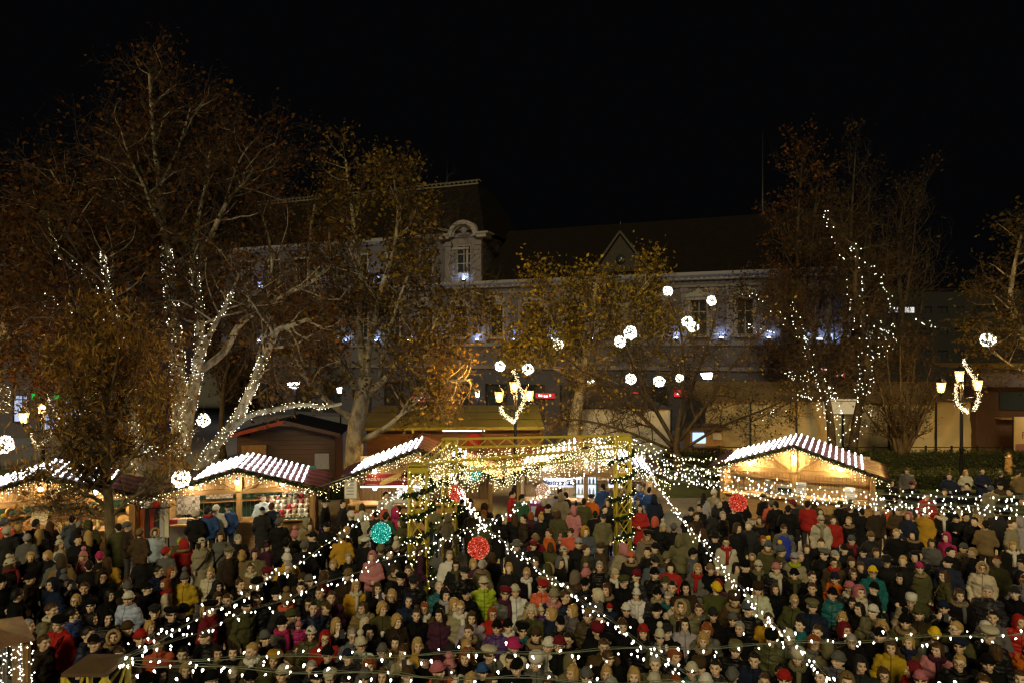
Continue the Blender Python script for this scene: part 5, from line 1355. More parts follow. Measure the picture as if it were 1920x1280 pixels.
wire_ball(382, 787, 12, 30, 'oval warm wire light ball beside the tall plane trunk', WGOLD, 90); wire_ball(8, 833, 16, 26, 'warm wire light ball at the left edge under the left lamp', WGOLD, 120)

# ---- three-lantern street lamps with light figures
LANT = glow('lantern_glow', (1.0, 0.55, 0.14), 6500.0)
def amber_pane():
    m = bpy.data.materials.new('amber_pane'); m.use_nodes = True; nt = m.node_tree; nt.nodes.clear()
    o = N(nt, 'ShaderNodeOutputMaterial'); e = N(nt, 'ShaderNodeEmission'); t = N(nt, 'ShaderNodeBsdfTransparent'); x = N(nt, 'ShaderNodeMixShader')
    e.inputs['Color'].default_value = (1.0, 0.56, 0.16, 1); e.inputs['Strength'].default_value = 3.2; x.inputs['Fac'].default_value = 0.45
    nt.links.new(t.outputs[0], x.inputs[1]); nt.links.new(e.outputs[0], x.inputs[2]); nt.links.new(x.outputs[0], o.inputs['Surface']); return m
APANE = amber_pane()
def lantern_meshes():
    g = MB(); g.lathe([(0.13, 0.02), (0.21, 0.46)], (0, 0, 0), 6, smooth=False)
    kb = MB(); kb.sphere((0, 0, 0.26), (0.085, 0.085, 0.12), 10, 7)
    f = MB(); f.lathe([(0.05, -0.1), (0.14, 0.0), (0.14, 0.03)], (0, 0, 0), 6, smooth=False); f.lathe([(0.24, 0.46), (0.24, 0.49), (0.1, 0.62), (0.03, 0.68), (0.03, 0.76)], (0, 0, 0), 6, smooth=False)
    for k in range(6):
        a = 2 * math.pi * k / 6; f.bar((0.135 * math.cos(a), 0.135 * math.sin(a), 0.02), (0.215 * math.cos(a), 0.215 * math.sin(a), 0.47), 0.018)
    return f.mesh('lantern', IRON), g.mesh('lamp_glass', APANE), kb.mesh('lamp_bulb', LANT)
lf, lg, lk = lantern_meshes()
def street_lamp(x, y, offs, label, base_h):
    s = empty('street_lamp', (x, y, 0), 0, label, 'street lamp', 'three lantern street lamps')
    zc = max(o[1] for o in offs) - 0.1
    m = MB(); m.lathe([(0.17, 0), (0.17, 0.5), (0.1, 0.65), (0.075, 2.2), (0.1, 2.25), (0.07, 2.35), (0.055, zc - 0.5), (0.09, zc - 0.45), (0.04, zc)], (0, 0, 0), 10); m.build('post', IRON, s)
    for ox, oz in offs:
        l = link('lantern', lf, s, (ox, 0, oz - 0.24)); link('lamp_glass', lg, l); link('lamp_bulb', lk, l)
        if abs(ox) > 0.25:
            m = MB(); m.tube([(0, 0, oz - 0.6), (ox * 0.5, 0, oz - 0.55), (ox, 0, oz - 0.5), (ox, 0, oz - 0.32)], 0.03, 6); m.tube([(ox * 0.3, 0, oz - 0.6), (ox * 0.35, 0, oz - 0.8), (0, 0, oz - 0.95)], 0.018, 5); m.build('arm', IRON, s)
    return s
def light_figure(label, paths, Y, seed, r=0.042):
    o0 = P(*paths[0][0], Y); e = empty('light_figure', o0, 0, label, 'light figure', 'curved light figures on the street lamps')
    r_ = random.Random(seed); m = MB(); b = MB()
    for path in paths:
        pts = smooth_path([P(x, y, Y) - o0 for x, y in path], 4); m.tube(pts, 0.02, 5)
        for i in range(len(pts) - 1):
            for k in range(15): b.octs([pts[i].lerp(pts[i + 1], r_.random()) + Vector((r_.gauss(0, r), r_.gauss(0, r), r_.gauss(0, r)))], 0.014)
    m.build('frame', IRON, e); q = b.build('bulbs', glow('figure_bulb_glow', (1.0, 0.80, 0.46), 5.0), e); q['kind'] = 'stuff'
street_lamp(0.15, 30, ((-0.71, 4.55), (-0.06, 4.98), (0.6, 4.6)), 'three lantern street lamp behind the middle of the gate', 0)
light_figure('curved light figure on the middle street lamp', [[(963, 694), (972, 718), (982, 742), (978, 762), (968, 780), (963, 792)], [(939, 762), (943, 774), (953, 784), (959, 788)]], 29.7, 401)
street_lamp(19.75, 30, ((-0.9, 4.95), (-0.09, 5.45), (0.72, 5.05)), 'three lantern street lamp in front of the beige tent at right', 0)
light_figure('curved light figure on the right street lamp', [[(1805, 674), (1815, 692), (1828, 712), (1836, 735), (1832, 755), (1826, 768)], [(1793, 720), (1792, 740), (1797, 758), (1808, 768), (1815, 772)]], 29.7, 402)
street_lamp(-20.6, 30, ((-0.85, 3.62), (-0.02, 4.05), (0.75, 3.6)), 'three lantern street lamp half hidden in the leaves at left', 0)
light_figure('curved light figure on the left street lamp', [[(88, 742), (100, 765), (113, 782), (108, 800), (95, 816)], [(60, 812), (64, 826), (72, 834), (86, 826)]], 29.7, 403)
# modern white lamps
def white_lamp(px, py, Y, label, w=0.75):
    p = P(px, py, Y); s = empty('street_light', (p.x, Y, 0), 0, label, 'street light', 'white street lights before the building')
    m = MB(); m.tube([(0.1, 0, 0), (0.1, 0, p.z - 0.2)], [0.07, 0.045], 8); m.build('post', IRON, s)
    m = MB(); m.add([(-w / 2, -0.2, p.z + 0.16), (w / 2, -0.2, p.z + 0.2), (w / 2 * 0.75, -0.1, p.z - 0.2), (-w / 4, -0.1, p.z - 0.2), (-w / 2, 0.2, p.z + 0.16), (w / 2, 0.2, p.z + 0.2), (w / 2 * 0.75, 0.1, p.z - 0.2), (-w / 4, 0.1, p.z - 0.2)],
                    [(0, 3, 2, 1), (4, 5, 6, 7), (0, 4, 7, 3), (1, 2, 6, 5), (3, 7, 6, 2)], 0); m.build('lamp_glass', glow('street_light_glow', (0.95, 0.97, 1.0), 14.0), s)
    m = MB(); m.box((0, 0, p.z + 0.24), (w + 0.1, 0.5, 0.06)); m.build('hood', IRON, s)
white_lamp(550, 722, 46, 'white street light above the closed brown hut'); white_lamp(1325, 704, 46, 'white street light right of the bare spreading tree'); white_lamp(895, 738, 50, 'small white street light left of the middle lantern lamp', 0.3); white_lamp(636, 731, 50, 'small white street light behind the centre plane tree', 0.3)

# ---- fairy lights in the trees
def wound(name, label, runs, seed, mat=None, r=0.013):
    e = empty('tree_lights', runs[0][0][0], 0, label, 'fairy lights', 'fairy lights wound on trees'); o0 = runs[0][0][0]
    r_ = random.Random(seed); b = MB(); w = MB()
    for path, r0, r1, n, t0, t1 in runs:
        pp = smooth_path([Vector(p) for p in path], 4); k = len(pp) - 1; wp = []
        for i in range(n):
            t = t0 + (t1 - t0) * (i + r_.random()) / n; f = t * k; j = min(int(f), k - 1); p = pp[j].lerp(pp[j + 1], f - j); d = (pp[j + 1] - pp[j]).normalized()
            a = r_.uniform(0, 6.283); u = d.orthogonal().normalized(); v = d.cross(u); rr = r0 + (r1 - r0) * t + 0.05
            q = p + (u * math.cos(a) + v * math.sin(a)) * rr
            b.octs([q - o0], lambda: r * r_.uniform(0.75, 1.25))
        m_ = 60
        for i in range(m_ + 1):
            t = t0 + (t1 - t0) * i / m_; f = t * k; j = min(int(f), k - 1); p = pp[j].lerp(pp[j + 1], f - j); d = (pp[j + 1] - pp[j]).normalized(); u = d.orthogonal().normalized(); v = d.cross(u); rr = r0 + (r1 - r0) * t + 0.03; a = i * 0.9
            wp.append(p + (u * math.cos(a) + v * math.sin(a)) * rr - o0)
        w.tube(wp, 0.008, 3)
    w.build('cable', surf('dark_cable', (0.05, 0.06, 0.04), 0.6), e)
    q = b.build('bulbs', mat or glow('tree_bulb_glow', (1.0, 0.92, 0.66), 7.5), e); q['kind'] = 'stuff'
wound('tree_lights', 'dense white fairy lights wound on the tall left plane trunk and limbs', [
    (L(STEM1, YA, 0.5), 0.36, 0.05, 520, 0.12, 0.585), (L(STEM2, YA - 0.6, 1.5), 0.25, 0.06, 330, 0.0, 0.62), (L(LEAN, YA - 1.2, -1.0), 0.22, 0.07, 230, 0.05, 0.55), (L(LOWR, YA - 1.5, -1.0), 0.12, 0.05, 90, 0.0, 0.86),
    (L(LIMBM, YA - .5, -1.5), 0.12, 0.04, 60, 0.0, 0.8), (L([(262, 842), (290, 846), (320, 842), (345, 850)], YA - 1), 0.15, 0.15, 70, 0, 1)], 501)
wound('tree_lights', 'looser white fairy lights on the three thin limbs of the slimmer left plane tree', [
    (L(A2S, YA2), 0.2, 0.04, 300, 0.1, 0.98), (L(A2B, YA2, 1.0), 0.12, 0.05, 160, 0.05, 0.86), (L(A2C, YA2, -1.0), 0.12, 0.04, 26, 0.1, 0.95), (L(A2D, YA2 - .6), 0.06, 0.04, 10, 0, 1), (L([(236, 745), (232, 735), (215, 700), (205, 685)], YA2), 0.1, 0.1, 40, 0, 1)], 502)
wound('tree_lights', 'small fairy lights in the leaves round the left street lamp', [(L([(0, 722), (10, 735), (2, 755), (20, 768)], 32), 0.15, 0.15, 46, 0, 1), (L([(120, 745), (140, 770), (160, 800), (190, 830)], 31), 0.3, 0.3, 60, 0, 1), (L([(140, 700), (160, 720), (175, 745), (185, 765)], 31), 0.35, 0.3, 34, 0, 1)], 503)
wound('tree_lights', 'scattered fairy lights over the twin stemmed tree behind the bottle stall', [
    (L(E2, YE, 0.8), 0.5, 0.3, 75, 0.25, 0.66), (L([(1606, 470), (1600, 455)], YE + .6), 0.25, 0.2, 9, 0, 1), (L([(1584, 490), (1568, 450), (1552, 415), (1547, 394)], YE + .7), 0.12, 0.1, 18, 0, 1), (L([(1600, 490), (1640, 510), (1665, 540), (1672, 580)], YE + .5), 0.25, 0.1, 22, 0, 1), (L(E1, YE), 0.35, 0.15, 50, 0.3, 0.97), (L(E4, YE, -1), 0.15, 0.1, 16, 0, 1),
    (L([(1400, 612), (1425, 622), (1450, 628)], YE - 1), 0.12, 0.12, 14, 0, 1), (L([(1480, 725), (1505, 718), (1535, 730), (1552, 760), (1566, 800)], YE - 1), 0.8, 0.5, 110, 0, 1), (L([(1425, 770), (1450, 785), (1470, 760)], YE - 1), 0.3, 0.3, 12, 0, 1), (L([(1640, 628), (1660, 610), (1672, 640), (1640, 670)], YE), 0.3, 0.3, 34, 0, 1),
    (L([(1612, 720), (1622, 770), (1600, 815), (1555, 830)], YE - .5), 0.3, 0.3, 46, 0, 1), (L([(1712, 602), (1735, 604), (1755, 612)], YE + 2), 0.1, 0.1, 9, 0, 1)], 504, glow('far_bulb_glow', (1.0, 0.96, 0.82), 9.0), 0.02)

# ---- the lit booth roof at the lower left corner
bo = empty('light_booth', (-6.27, 8.0, 0), R(43), 'small booth with shingled roof and fairy light curtain at the lower left corner', 'booth')
m = MB(); m.add([(-.5, -.5, 3.14), (.5, -.5, 3.14), (.5, .5, 3.14), (-.5, .5, 3.14), (0, 0, 3.34)], [(0, 1, 4), (1, 2, 4), (2, 3, 4), (3, 0, 4), (3, 2, 1, 0)]); m.build('roof', surf('bronze_shingle', (0.30, 0.18, 0.11), 0.35, 0.5, 5, 0.4, 0.3), bo)
m = MB()
for sx in (-1, 1):
    for sy in (-1, 1): m.box((sx * 0.42, sy * 0.42, 1.56), (0.07, 0.07, 3.12))
m.build('frame', POSTM, bo)
m = MB(); m.box((0, 0, 0.5), (0.8, 0.8, 1.0)); m.build('wall', PINE, bo)
sq = [(-.46, -.46), (.46, -.46), (.46, .46), (-.46, .46), (-.46, -.46)]
def sqf(t):
    k = min(int(t * 4), 3); f = t * 4 - k; a, b_ = sq[k], sq[k + 1]; return Vector((a[0] + (b_[0] - a[0]) * f, a[1] + (b_[1] - a[1]) * f, 3.1))
icicles(sqf, 3.7, 0.06, bo, 601, (0.5, 1.2), 0.008, near_bulb)
# thin wire from the stall ridge up into the trees and between stalls
m = MB(); m.tube([Vector((-6.4, 22.6, 2.05)), Vector((-6.0, 23.5, 2.1)), Vector((-5.6, 24.6, 2.12))], 0.018, 5); o = m.build('power_cable', CABLE); tag(o, 'white power cable strung between the lace stall and the cake stall', 'cable')
m = MB(); m.tube(string_pts(P(380, 851, 27), Vector((-9.3, 23.4, 2.8)), 0.25, 12), 0.02, 5); o = m.build('power_cable', CABLE); tag(o, 'white power cable sagging from the tall plane tree to the lace stall ridge', 'cable')
# ================================================================== people
from mathutils import noise as mnoise
def remesh(mb, voxel, name):
    me = mb.mesh(name, [])
    o = bpy.data.objects.new(name, me); COL.objects.link(o)
    md = o.modifiers.new('r', 'REMESH'); md.mode = 'VOXEL'; md.voxel_size = voxel; md.use_smooth_shade = True
    dg = bpy.context.evaluated_depsgraph_get(); dg.update()
    out = bpy.data.meshes.new_from_object(o.evaluated_get(dg))
    bpy.data.objects.remove(o); bpy.data.meshes.remove(me)
    out.name = name
    return out
def co_of(me):
    a = np.empty(len(me.vertices) * 3, np.float32); me.vertices.foreach_get('co', a); return a.reshape(-1, 3)
def set_co(me, a): me.vertices.foreach_set('co', np.ascontiguousarray(a, np.float32).ravel()); me.update()
def smooth_shade(me): me.polygons.foreach_set('use_smooth', np.ones(len(me.polygons), bool)); me.update()

def capsule(mb, a, b, ra, rb, n=10):
    mb.tube([a, b], [ra, rb], n); mb.sphere(a, ra, n, 6); mb.sphere(b, rb, n, 6)
def loft(mb, secs, n=20):
    """closed body of elliptical sections (z, rx, ry, cy)"""
    vs = []; k = len(secs)
    for z, rx, ry, cy in secs:
        for j in range(n):
            t = 2 * math.pi * j / n; vs.append((rx * math.cos(t), cy + ry * math.sin(t), z))
    fs = [(i * n + j, i * n + (j + 1) % n, (i + 1) * n + (j + 1) % n, (i + 1) * n + j) for i in range(k - 1) for j in range(n)]
    fs += [tuple(reversed(range(n))), tuple((k - 1) * n + j for j in range(n))]
    mb.add(vs, fs)
POSES = {  # (elbow, wrist) right side; left mirrored unless given
    'down': [((.255, .05, 1.11), (.215, -.09, .93)), ((-.255, .05, 1.11), (-.215, -.09, .93))],
    'front': [((.26, .0, 1.11), (.07, -.21, 1.07)), ((-.26, .0, 1.11), (-.05, -.22, 1.03))],
    'phone': [((.24, -.15, 1.20), (.075, -.33, 1.47)), ((-.24, -.15, 1.20), (-.075, -.33, 1.47))],
    'cup': [((.255, -.02, 1.11), (.10, -.27, 1.21)), ((-.255, .05, 1.11), (-.215, -.09, .93))],
}
def hand(mb, w, d, s):
    """palm, four fingers and a thumb at wrist w pointing along d"""
    w = Vector(w); d = Vector(d).normalized(); u = Vector((0, 0, 1)) if abs(d.z) < 0.8 else Vector((0, -1, 0))
    side = d.cross(u).normalized()
    capsule(mb, w, w + d * 0.06, 0.030, 0.034, 8)
    for k in range(4):
        b0 = w + d * 0.075 + side * (0.024 - 0.016 * k); ln = (0.05, 0.062, 0.058, 0.045)[k]
        m_ = b0 + d * ln * 0.6; capsule(mb, b0, m_, 0.0105, 0.010, 6); capsule(mb, m_, m_ + (d - u * 0.7).normalized() * ln * 0.5, 0.010, 0.009, 6)
    capsule(mb, w + d * 0.03 + side * 0.02 * s, w + d * 0.075 + side * 0.058 * s, 0.013, 0.011, 6)
FACES = {0: (0, 1.0, 1.0, 1.0), 1: (26, 0.93, 0.86, 0.85), 2: (-26, 1.04, 1.14, 1.25)}   # head turn, skull width, jaw width, nose
def body_shape(pose, face=0):
    m = MB(); hy, hw_, jw, nz = FACES[face]
    for s in (-1, 1):
        capsule(m, (s * .085, .01, .9), (s * .095, -.005, .48), .095, .062); capsule(m, (s * .095, -.005, .48), (s * .1, .02, .1), .062, .046)
        m.sphere((s * .105, -.045, .05), (.05, .135, .05), 12, 8)
    loft(m, [(.82, .13, .1, .01), (.95, .15, .11, .01), (1.12, .13, .095, .01), (1.32, .165, .1, .01), (1.40, .12, .08, .015), (1.44, .06, .06, .015)])
    capsule(m, (0, .02, 1.36), (0, .0, 1.53), .058, .056)
    # head
    n0 = len(m.v)
    m.sphere((0, .012, 1.615), (.078 * hw_, .098, .108), 20, 14); m.sphere((0, -.022, 1.548), (.058 * jw, .066, .066), 16, 10)
    m.sphere((0, -.066, 1.512), (.027, .024, .022), 10, 6); m.sphere((0, -.078, 1.638), (.052, .02, .014), 12, 6)
    capsule(m, (0, -.09, 1.612), (0, -.104 - .006 * nz, 1.575), .010, .014 * nz, 8); m.sphere((0, -.088, 1.533), (.027, .013, .011), 10, 6)
    for s in (-1, 1):
        m.sphere((s * .08, .015, 1.59), (.013, .024, .034), 8, 6); m.sphere((s * .042, -.066, 1.575), (.026, .022, .024), 8, 6)
    ch, sh = math.cos(R(hy)), math.sin(R(hy))
    for i in range(n0, len(m.v)):
        x, y, z = m.v[i]; m.v[i] = (x * ch - y * sh, x * sh + y * ch, z)
    for (e, w), s in zip(POSES[pose], (1, -1)):
        capsule(m, (s * .17, .01, 1.36), e, .05, .04); capsule(m, e, w, .04, .028)
        d = Vector(w) - Vector(e)
        if pose == 'phone': d = Vector((-s * .25, -.1, 1))
        if pose == 'cup' and s > 0: d = Vector((-.8, -.4, .35))
        if pose == 'front': d = Vector((-s, -.25, -.1))
        hand(m, w, d, s)
    return m
def coat_shape(pose, hem, fat=1.0):
    m = MB(); f = fat
    if hem < .6: secs = [(hem, .225 * f, .165 * f, .01), (hem + .15, .215 * f, .16 * f, .01)]
    else: secs = [(hem, .19 * f, .145 * f, .01), (hem + .05, .205 * f, .158 * f, .01)]
    secs += [(.95, .205 * f, .152 * f, .01), (1.1, .19 * f, .145 * f, .0), (1.27, .205 * f, .15 * f, .0), (1.37, .185 * f, .125, .01), (1.43, .12, .095, .015), (1.475, .083, .085, .012)]
    loft(m, secs, 24)
    for i in range(14):   # standing collar
        a0, a1 = 2 * math.pi * i / 14, 2 * math.pi * (i + 1) / 14
        if i in (10,): continue
        capsule(m, (.083 * math.cos(a0), .012 + .085 * math.sin(a0), 1.465), (.083 * math.cos(a1), .012 + .085 * math.sin(a1), 1.465), .024, .024, 6)
    for (e, w), s in zip(POSES[pose], (1, -1)):
        e = Vector(e); w = Vector(w)
        capsule(m, (s * .165, .01, 1.365), e, .083 * f, .07 * f); capsule(m, e, w, .07 * f, .05 * f)
        if pose == 'down' or (pose == 'cup' and s < 0): m.sphere(w + Vector((0, -.01, -.04)), (.06, .06, .07), 10, 6)
    return m
def wrinkle(me, amp, sc, seed):
    a = co_of(me); o = Vector((seed * 3.1, seed * 1.7, 0))
    d = np.array([mnoise.noise(Vector((p[0] * sc, p[1] * sc, p[2] * sc * 1.8)) + o) for p in a])
    n = np.empty(len(a) * 3, np.float32); me.vertices.foreach_get('normal', n); n = n.reshape(-1, 3)
    set_co(me, a + n * (d * amp)[:, None])

# ---- materials that read their colour from each object
def tone_mat(name, prop, kind='cloth'):
    m, nt, b = nodes(name)
    at = N(nt, 'ShaderNodeAttribute'); at.attribute_type = 'OBJECT'; at.attribute_name = prop
    tc = N(nt, 'ShaderNodeTexCoord')
    no = N(nt, 'ShaderNodeTexNoise'); no.inputs['Scale'].default_value = {'cloth': 16, 'padded': 10, 'hair': 30, 'knit': 40, 'fur': 60}[kind]; no.inputs['Detail'].default_value = 5
    nt.links.new(tc.outputs['Object'], no.inputs['Vector'])
    mr = N(nt, 'ShaderNodeMapRange'); mr.inputs['To Min'].default_value = 0.62; mr.inputs['To Max'].default_value = 1.3
    nt.links.new(no.outputs['Fac'], mr.inputs['Value'])
    vm = N(nt, 'ShaderNodeVectorMath', operation='SCALE'); nt.links.new(at.outputs['Color'], vm.inputs[0]); nt.links.new(mr.outputs['Result'], vm.inputs['Scale'])
    last = vm.outputs['Vector']
    bp = N(nt, 'ShaderNodeBump'); bp.inputs['Strength'].default_value = 0.5; bp.inputs['Distance'].default_value = 0.015
    if kind in ('cloth', 'padded'):
        # darker closing line down the front
        sx = N(nt, 'ShaderNodeSeparateXYZ'); nt.links.new(tc.outputs['Object'], sx.inputs[0])
        ab = N(nt, 'ShaderNodeMath', operation='ABSOLUTE'); nt.links.new(sx.outputs['X'], ab.inputs[0])
        lt = N(nt, 'ShaderNodeMath', operation='LESS_THAN'); nt.links.new(ab.outputs[0], lt.inputs[0]); lt.inputs[1].default_value = 0.009
        fr = N(nt, 'ShaderNodeMath', operation='LESS_THAN'); nt.links.new(sx.outputs['Y'], fr.inputs[0]); fr.inputs[1].default_value = -0.05
        mu = N(nt, 'ShaderNodeMath', operation='MULTIPLY'); nt.links.new(lt.outputs[0], mu.inputs[0]); nt.links.new(fr.outputs[0], mu.inputs[1])
        mx = N(nt, 'ShaderNodeMix', data_type='RGBA'); nt.links.new(mu.outputs[0], mx.inputs['Factor']); nt.links.new(last, mx.inputs['A'])
        sc2 = N(nt, 'ShaderNodeVectorMath', operation='SCALE'); sc2.inputs['Scale'].default_value = 0.35; nt.links.new(last, sc2.inputs[0]); nt.links.new(sc2.outputs['Vector'], mx.inputs['B'])
        last = mx.outputs['Result']
    if kind == 'padded':
        wv = N(nt, 'ShaderNodeTexWave'); wv.bands_direction = 'Z'; wv.inputs['Scale'].default_value = 4.2; wv.inputs['Distortion'].default_value = 1.2; wv.inputs['Detail'].default_value = 1
        nt.links.new(tc.outputs['Object'], wv.inputs['Vector']); nt.links.new(wv.outputs['Fac'], bp.inputs['Height']); bp.inputs['Distance'].default_value = 0.012
    else: nt.links.new(no.outputs['Fac'], bp.inputs['Height'])
    nt.links.new(last, b.inputs['Base Color']); nt.links.new(bp.outputs['Normal'], b.inputs['Normal'])
    b.inputs['Roughness'].default_value = {'cloth': 0.85, 'padded': 0.5, 'hair': 0.5, 'knit': 0.95, 'fur': 0.95}[kind]
    b.inputs['Specular IOR Level'].default_value = 0.2 if kind in ('padded', 'hair') else 0.06
    return m
def skin_mat():
    m, nt, b = nodes('skin'); tc = N(nt, 'ShaderNodeAttribute'); tc.attribute_name = 'face_co'; sx = N(nt, 'ShaderNodeSeparateXYZ'); nt.links.new(tc.outputs['Vector'], sx.inputs[0])
    at = N(nt, 'ShaderNodeAttribute'); at.attribute_type = 'OBJECT'; at.attribute_name = 'skin_tone'
    ah = N(nt, 'ShaderNodeAttribute'); ah.attribute_type = 'OBJECT'; ah.attribute_name = 'brow_tone'
    ab = N(nt, 'ShaderNodeMath', operation='ABSOLUTE'); nt.links.new(sx.outputs['X'], ab.inputs[0])
    fr = N(nt, 'ShaderNodeMath', operation='LESS_THAN'); nt.links.new(sx.outputs['Y'], fr.inputs[0]); fr.inputs[1].default_value = -0.045
    def ellipse(cx, cz, rx, rz):
        a = N(nt, 'ShaderNodeMath', operation='SUBTRACT'); nt.links.new(ab.outputs[0], a.inputs[0]); a.inputs[1].default_value = cx
        a2 = N(nt, 'ShaderNodeMath', operation='DIVIDE'); nt.links.new(a.outputs[0], a2.inputs[0]); a2.inputs[1].default_value = rx
        c = N(nt, 'ShaderNodeMath', operation='SUBTRACT'); nt.links.new(sx.outputs['Z'], c.inputs[0]); c.inputs[1].default_value = cz
        c2 = N(nt, 'ShaderNodeMath', operation='DIVIDE'); nt.links.new(c.outputs[0], c2.inputs[0]); c2.inputs[1].default_value = rz
        p1 = N(nt, 'ShaderNodeMath', operation='MULTIPLY'); nt.links.new(a2.outputs[0], p1.inputs[0]); nt.links.new(a2.outputs[0], p1.inputs[1])
        p2 = N(nt, 'ShaderNodeMath', operation='MULTIPLY_ADD'); nt.links.new(c2.outputs[0], p2.inputs[0]); nt.links.new(c2.outputs[0], p2.inputs[1]); nt.links.new(p1.outputs[0], p2.inputs[2])
        mr = N(nt, 'ShaderNodeMapRange'); mr.inputs['From Min'].default_value = 1.3; mr.inputs['From Max'].default_value = 0.7; nt.links.new(p2.outputs[0], mr.inputs['Value'])
        mu = N(nt, 'ShaderNodeMath', operation='MULTIPLY'); nt.links.new(mr.outputs[0], mu.inputs[0]); nt.links.new(fr.outputs[0], mu.inputs[1])
        return mu.outputs[0]
    last = at.outputs['Color']
    def over(mask, col=None, sock=None, f=1.0):
        nonlocal last
        mx = N(nt, 'ShaderNodeMix', data_type='RGBA')
        if f < 1:
            q = N(nt, 'ShaderNodeMath', operation='MULTIPLY'); nt.links.new(mask, q.inputs[0]); q.inputs[1].default_value = f; mask = q.outputs[0]
        nt.links.new(mask, mx.inputs['Factor']); nt.links.new(last, mx.inputs['A'])
        if sock: nt.links.new(sock, mx.inputs['B'])
        else: mx.inputs['B'].default_value = c4(col)
        last = mx.outputs['Result']
    over(ellipse(.045, 1.57, .026, .022), (0.58, 0.28, 0.20), f=0.35)      # cheeks
    over(ellipse(.032, 1.612, .022, .014), (0.22, 0.12, 0.08), f=0.5)     # shade of the eye sockets, put into the skin colour
    over(ellipse(.032, 1.610, .012, .0065), (0.02, 0.015, 0.012))          # eyes
    over(ellipse(.034, 1.634, .022, .005), sock=ah.outputs['Color'], f=0.8) # brows
    over(ellipse(0, 1.533, .025, .008), (0.33, 0.09, 0.08), f=0.85)        # lips
    nt.links.new(last, b.inputs['Base Color']); b.inputs['Roughness'].default_value = 0.55; b.inputs['Specular IOR Level'].default_value = 0.3
    return m
SKIN = skin_mat()
TROUS = tone_mat('trousers', 'trouser_tone'); SHOE = surf('dark_shoe', (0.02, 0.018, 0.016), 0.5)
COATM = {'cloth': tone_mat('coat_cloth', 'tone', 'cloth'), 'padded': tone_mat('coat_padded', 'tone', 'padded')}
HAIRM = tone_mat('hair', 'tone', 'hair'); KNIT = tone_mat('knit', 'tone', 'knit'); FUR = tone_mat('fur', 'tone', 'fur')

BODY = {}; COATS = {}; LOW = {}
def split_body(me):
    n = len(me.polygons); c = np.empty(n * 3, np.float32); me.polygons.foreach_get('center', c); c = c.reshape(-1, 3)
    mi = np.zeros(n, np.int32)
    arm = (np.abs(c[:, 0]) > .19) | (c[:, 1] < -.14)
    mi[(c[:, 2] < 1.05) & ~arm] = 1; mi[(c[:, 2] < .93) & (np.abs(c[:, 0]) < .19) & (c[:, 1] > -.14)] = 1
    mi[c[:, 2] < .085] = 2
    return mi
for po in POSES:
    for fc in FACES:
        me = remesh(body_shape(po, fc), .0125, 'person_body'); me.materials.clear()
        for q in (SKIN, TROUS, SHOE): me.materials.append(q)
        me.polygons.foreach_set('material_index', split_body(me)); smooth_shade(me); BODY[(po, fc)] = me
        c0 = co_of(me).copy(); hh = c0[:, 2] > 1.47; a_ = -R(FACES[fc][0]); x_, y_ = c0[hh, 0].copy(), c0[hh, 1].copy()
        c0[hh, 0] = x_ * math.cos(a_) - y_ * math.sin(a_); c0[hh, 1] = x_ * math.sin(a_) + y_ * math.cos(a_)
        at = me.attributes.new('face_co', 'FLOAT_VECTOR', 'POINT'); at.data.foreach_set('vector', c0.ravel())
    for st, hem in (('long', .48), ('short', .80)):
        me = remesh(coat_shape(po, hem), .021, 'coat'); wrinkle(me, .030, 7.5, len(COATS)); wrinkle(me, .010, 22, len(COATS) + 3); smooth_shade(me)
        for kd in COATM:
            m2 = me.copy(); m2.materials.clear(); m2.materials.append(COATM[kd]); COATS[(po, st, kd)] = m2

# ---- hair and headgear
HC = Vector((0, .010, 1.612)); HR = (.083, .103, .112)
def shell(front, side, back, grow=1.08, noise_a=0.0, noise_s=14, flare=0.0, top=0.0, seed=0, nphi=36, rows=10, hood=False, open_deg=52):
    vs = []; r_ = random.Random(seed)
    def edge(phi):
        a = abs(math.degrees(phi))
        if a < open_deg: return front
        if a < open_deg + 24: return front + (side - front) * (a - open_deg) / 24
        if a < 120: return side
        return side + (back - side) * min(1, (a - 120) / 40)
    for i in range(nphi):
        phi = -math.pi + 2 * math.pi * i / nphi
        ez = edge(phi); hz = HR[2] * (grow + top)
        if ez > 0: S = hz * math.acos(min(1, ez / hz))
        else: S = hz * math.pi / 2 - ez
        for j in range(1, rows + 2):
            s = S * min(j, rows) / rows
            if s < hz * math.pi / 2: th = s / hz; rad = math.sin(th); z = hz * math.cos(th)
            else: dz = s - hz * math.pi / 2; rad = 1 + flare * dz; z = -dz
            k = grow if j <= rows else grow * 0.8
            x = math.sin(phi) * HR[0] * rad * k; y = -math.cos(phi) * HR[1] * rad * k
            p = Vector((x, y, z))
            if noise_a: p = p * (1 + noise_a * mnoise.noise(p * noise_s + Vector((seed, 0, 0))))
            vs.append(HC + p)
    rr = rows + 1; top_i = len(vs); vs.append(HC + Vector((0, 0, HR[2] * (grow + top))))
    fs = []
    for i in range(nphi):
        a, b = i * rr, ((i + 1) % nphi) * rr
        fs.append((top_i, a, b))
        for j in range(rr - 1): fs.append((a + j, a + j + 1, b + j + 1, b + j))
    m = MB(); m.add(vs, fs, 0, True); return m
HG = {}
def reg(key, mb, mats, name): HG[key] = mb.mesh(name, mats)
reg('hs', shell(.062, -.005, -.075, 1.07, .11, 24), HAIRM, 'hair'); reg('hS', shell(.07, .01, -.06, 1.10, .15, 18, seed=3), HAIRM, 'hair')
reg('hb', shell(.06, -.115, -.125, 1.14, .17, 15, .6, seed=5), HAIRM, 'hair'); reg('hl', shell(.062, -.25, -.29, 1.13, .17, 13, 1.2, seed=7, rows=14), HAIRM, 'hair')
reg('hu', shell(.06, -.085, -.11, 1.27, .28, 22, .5, seed=9), HAIRM, 'hair')
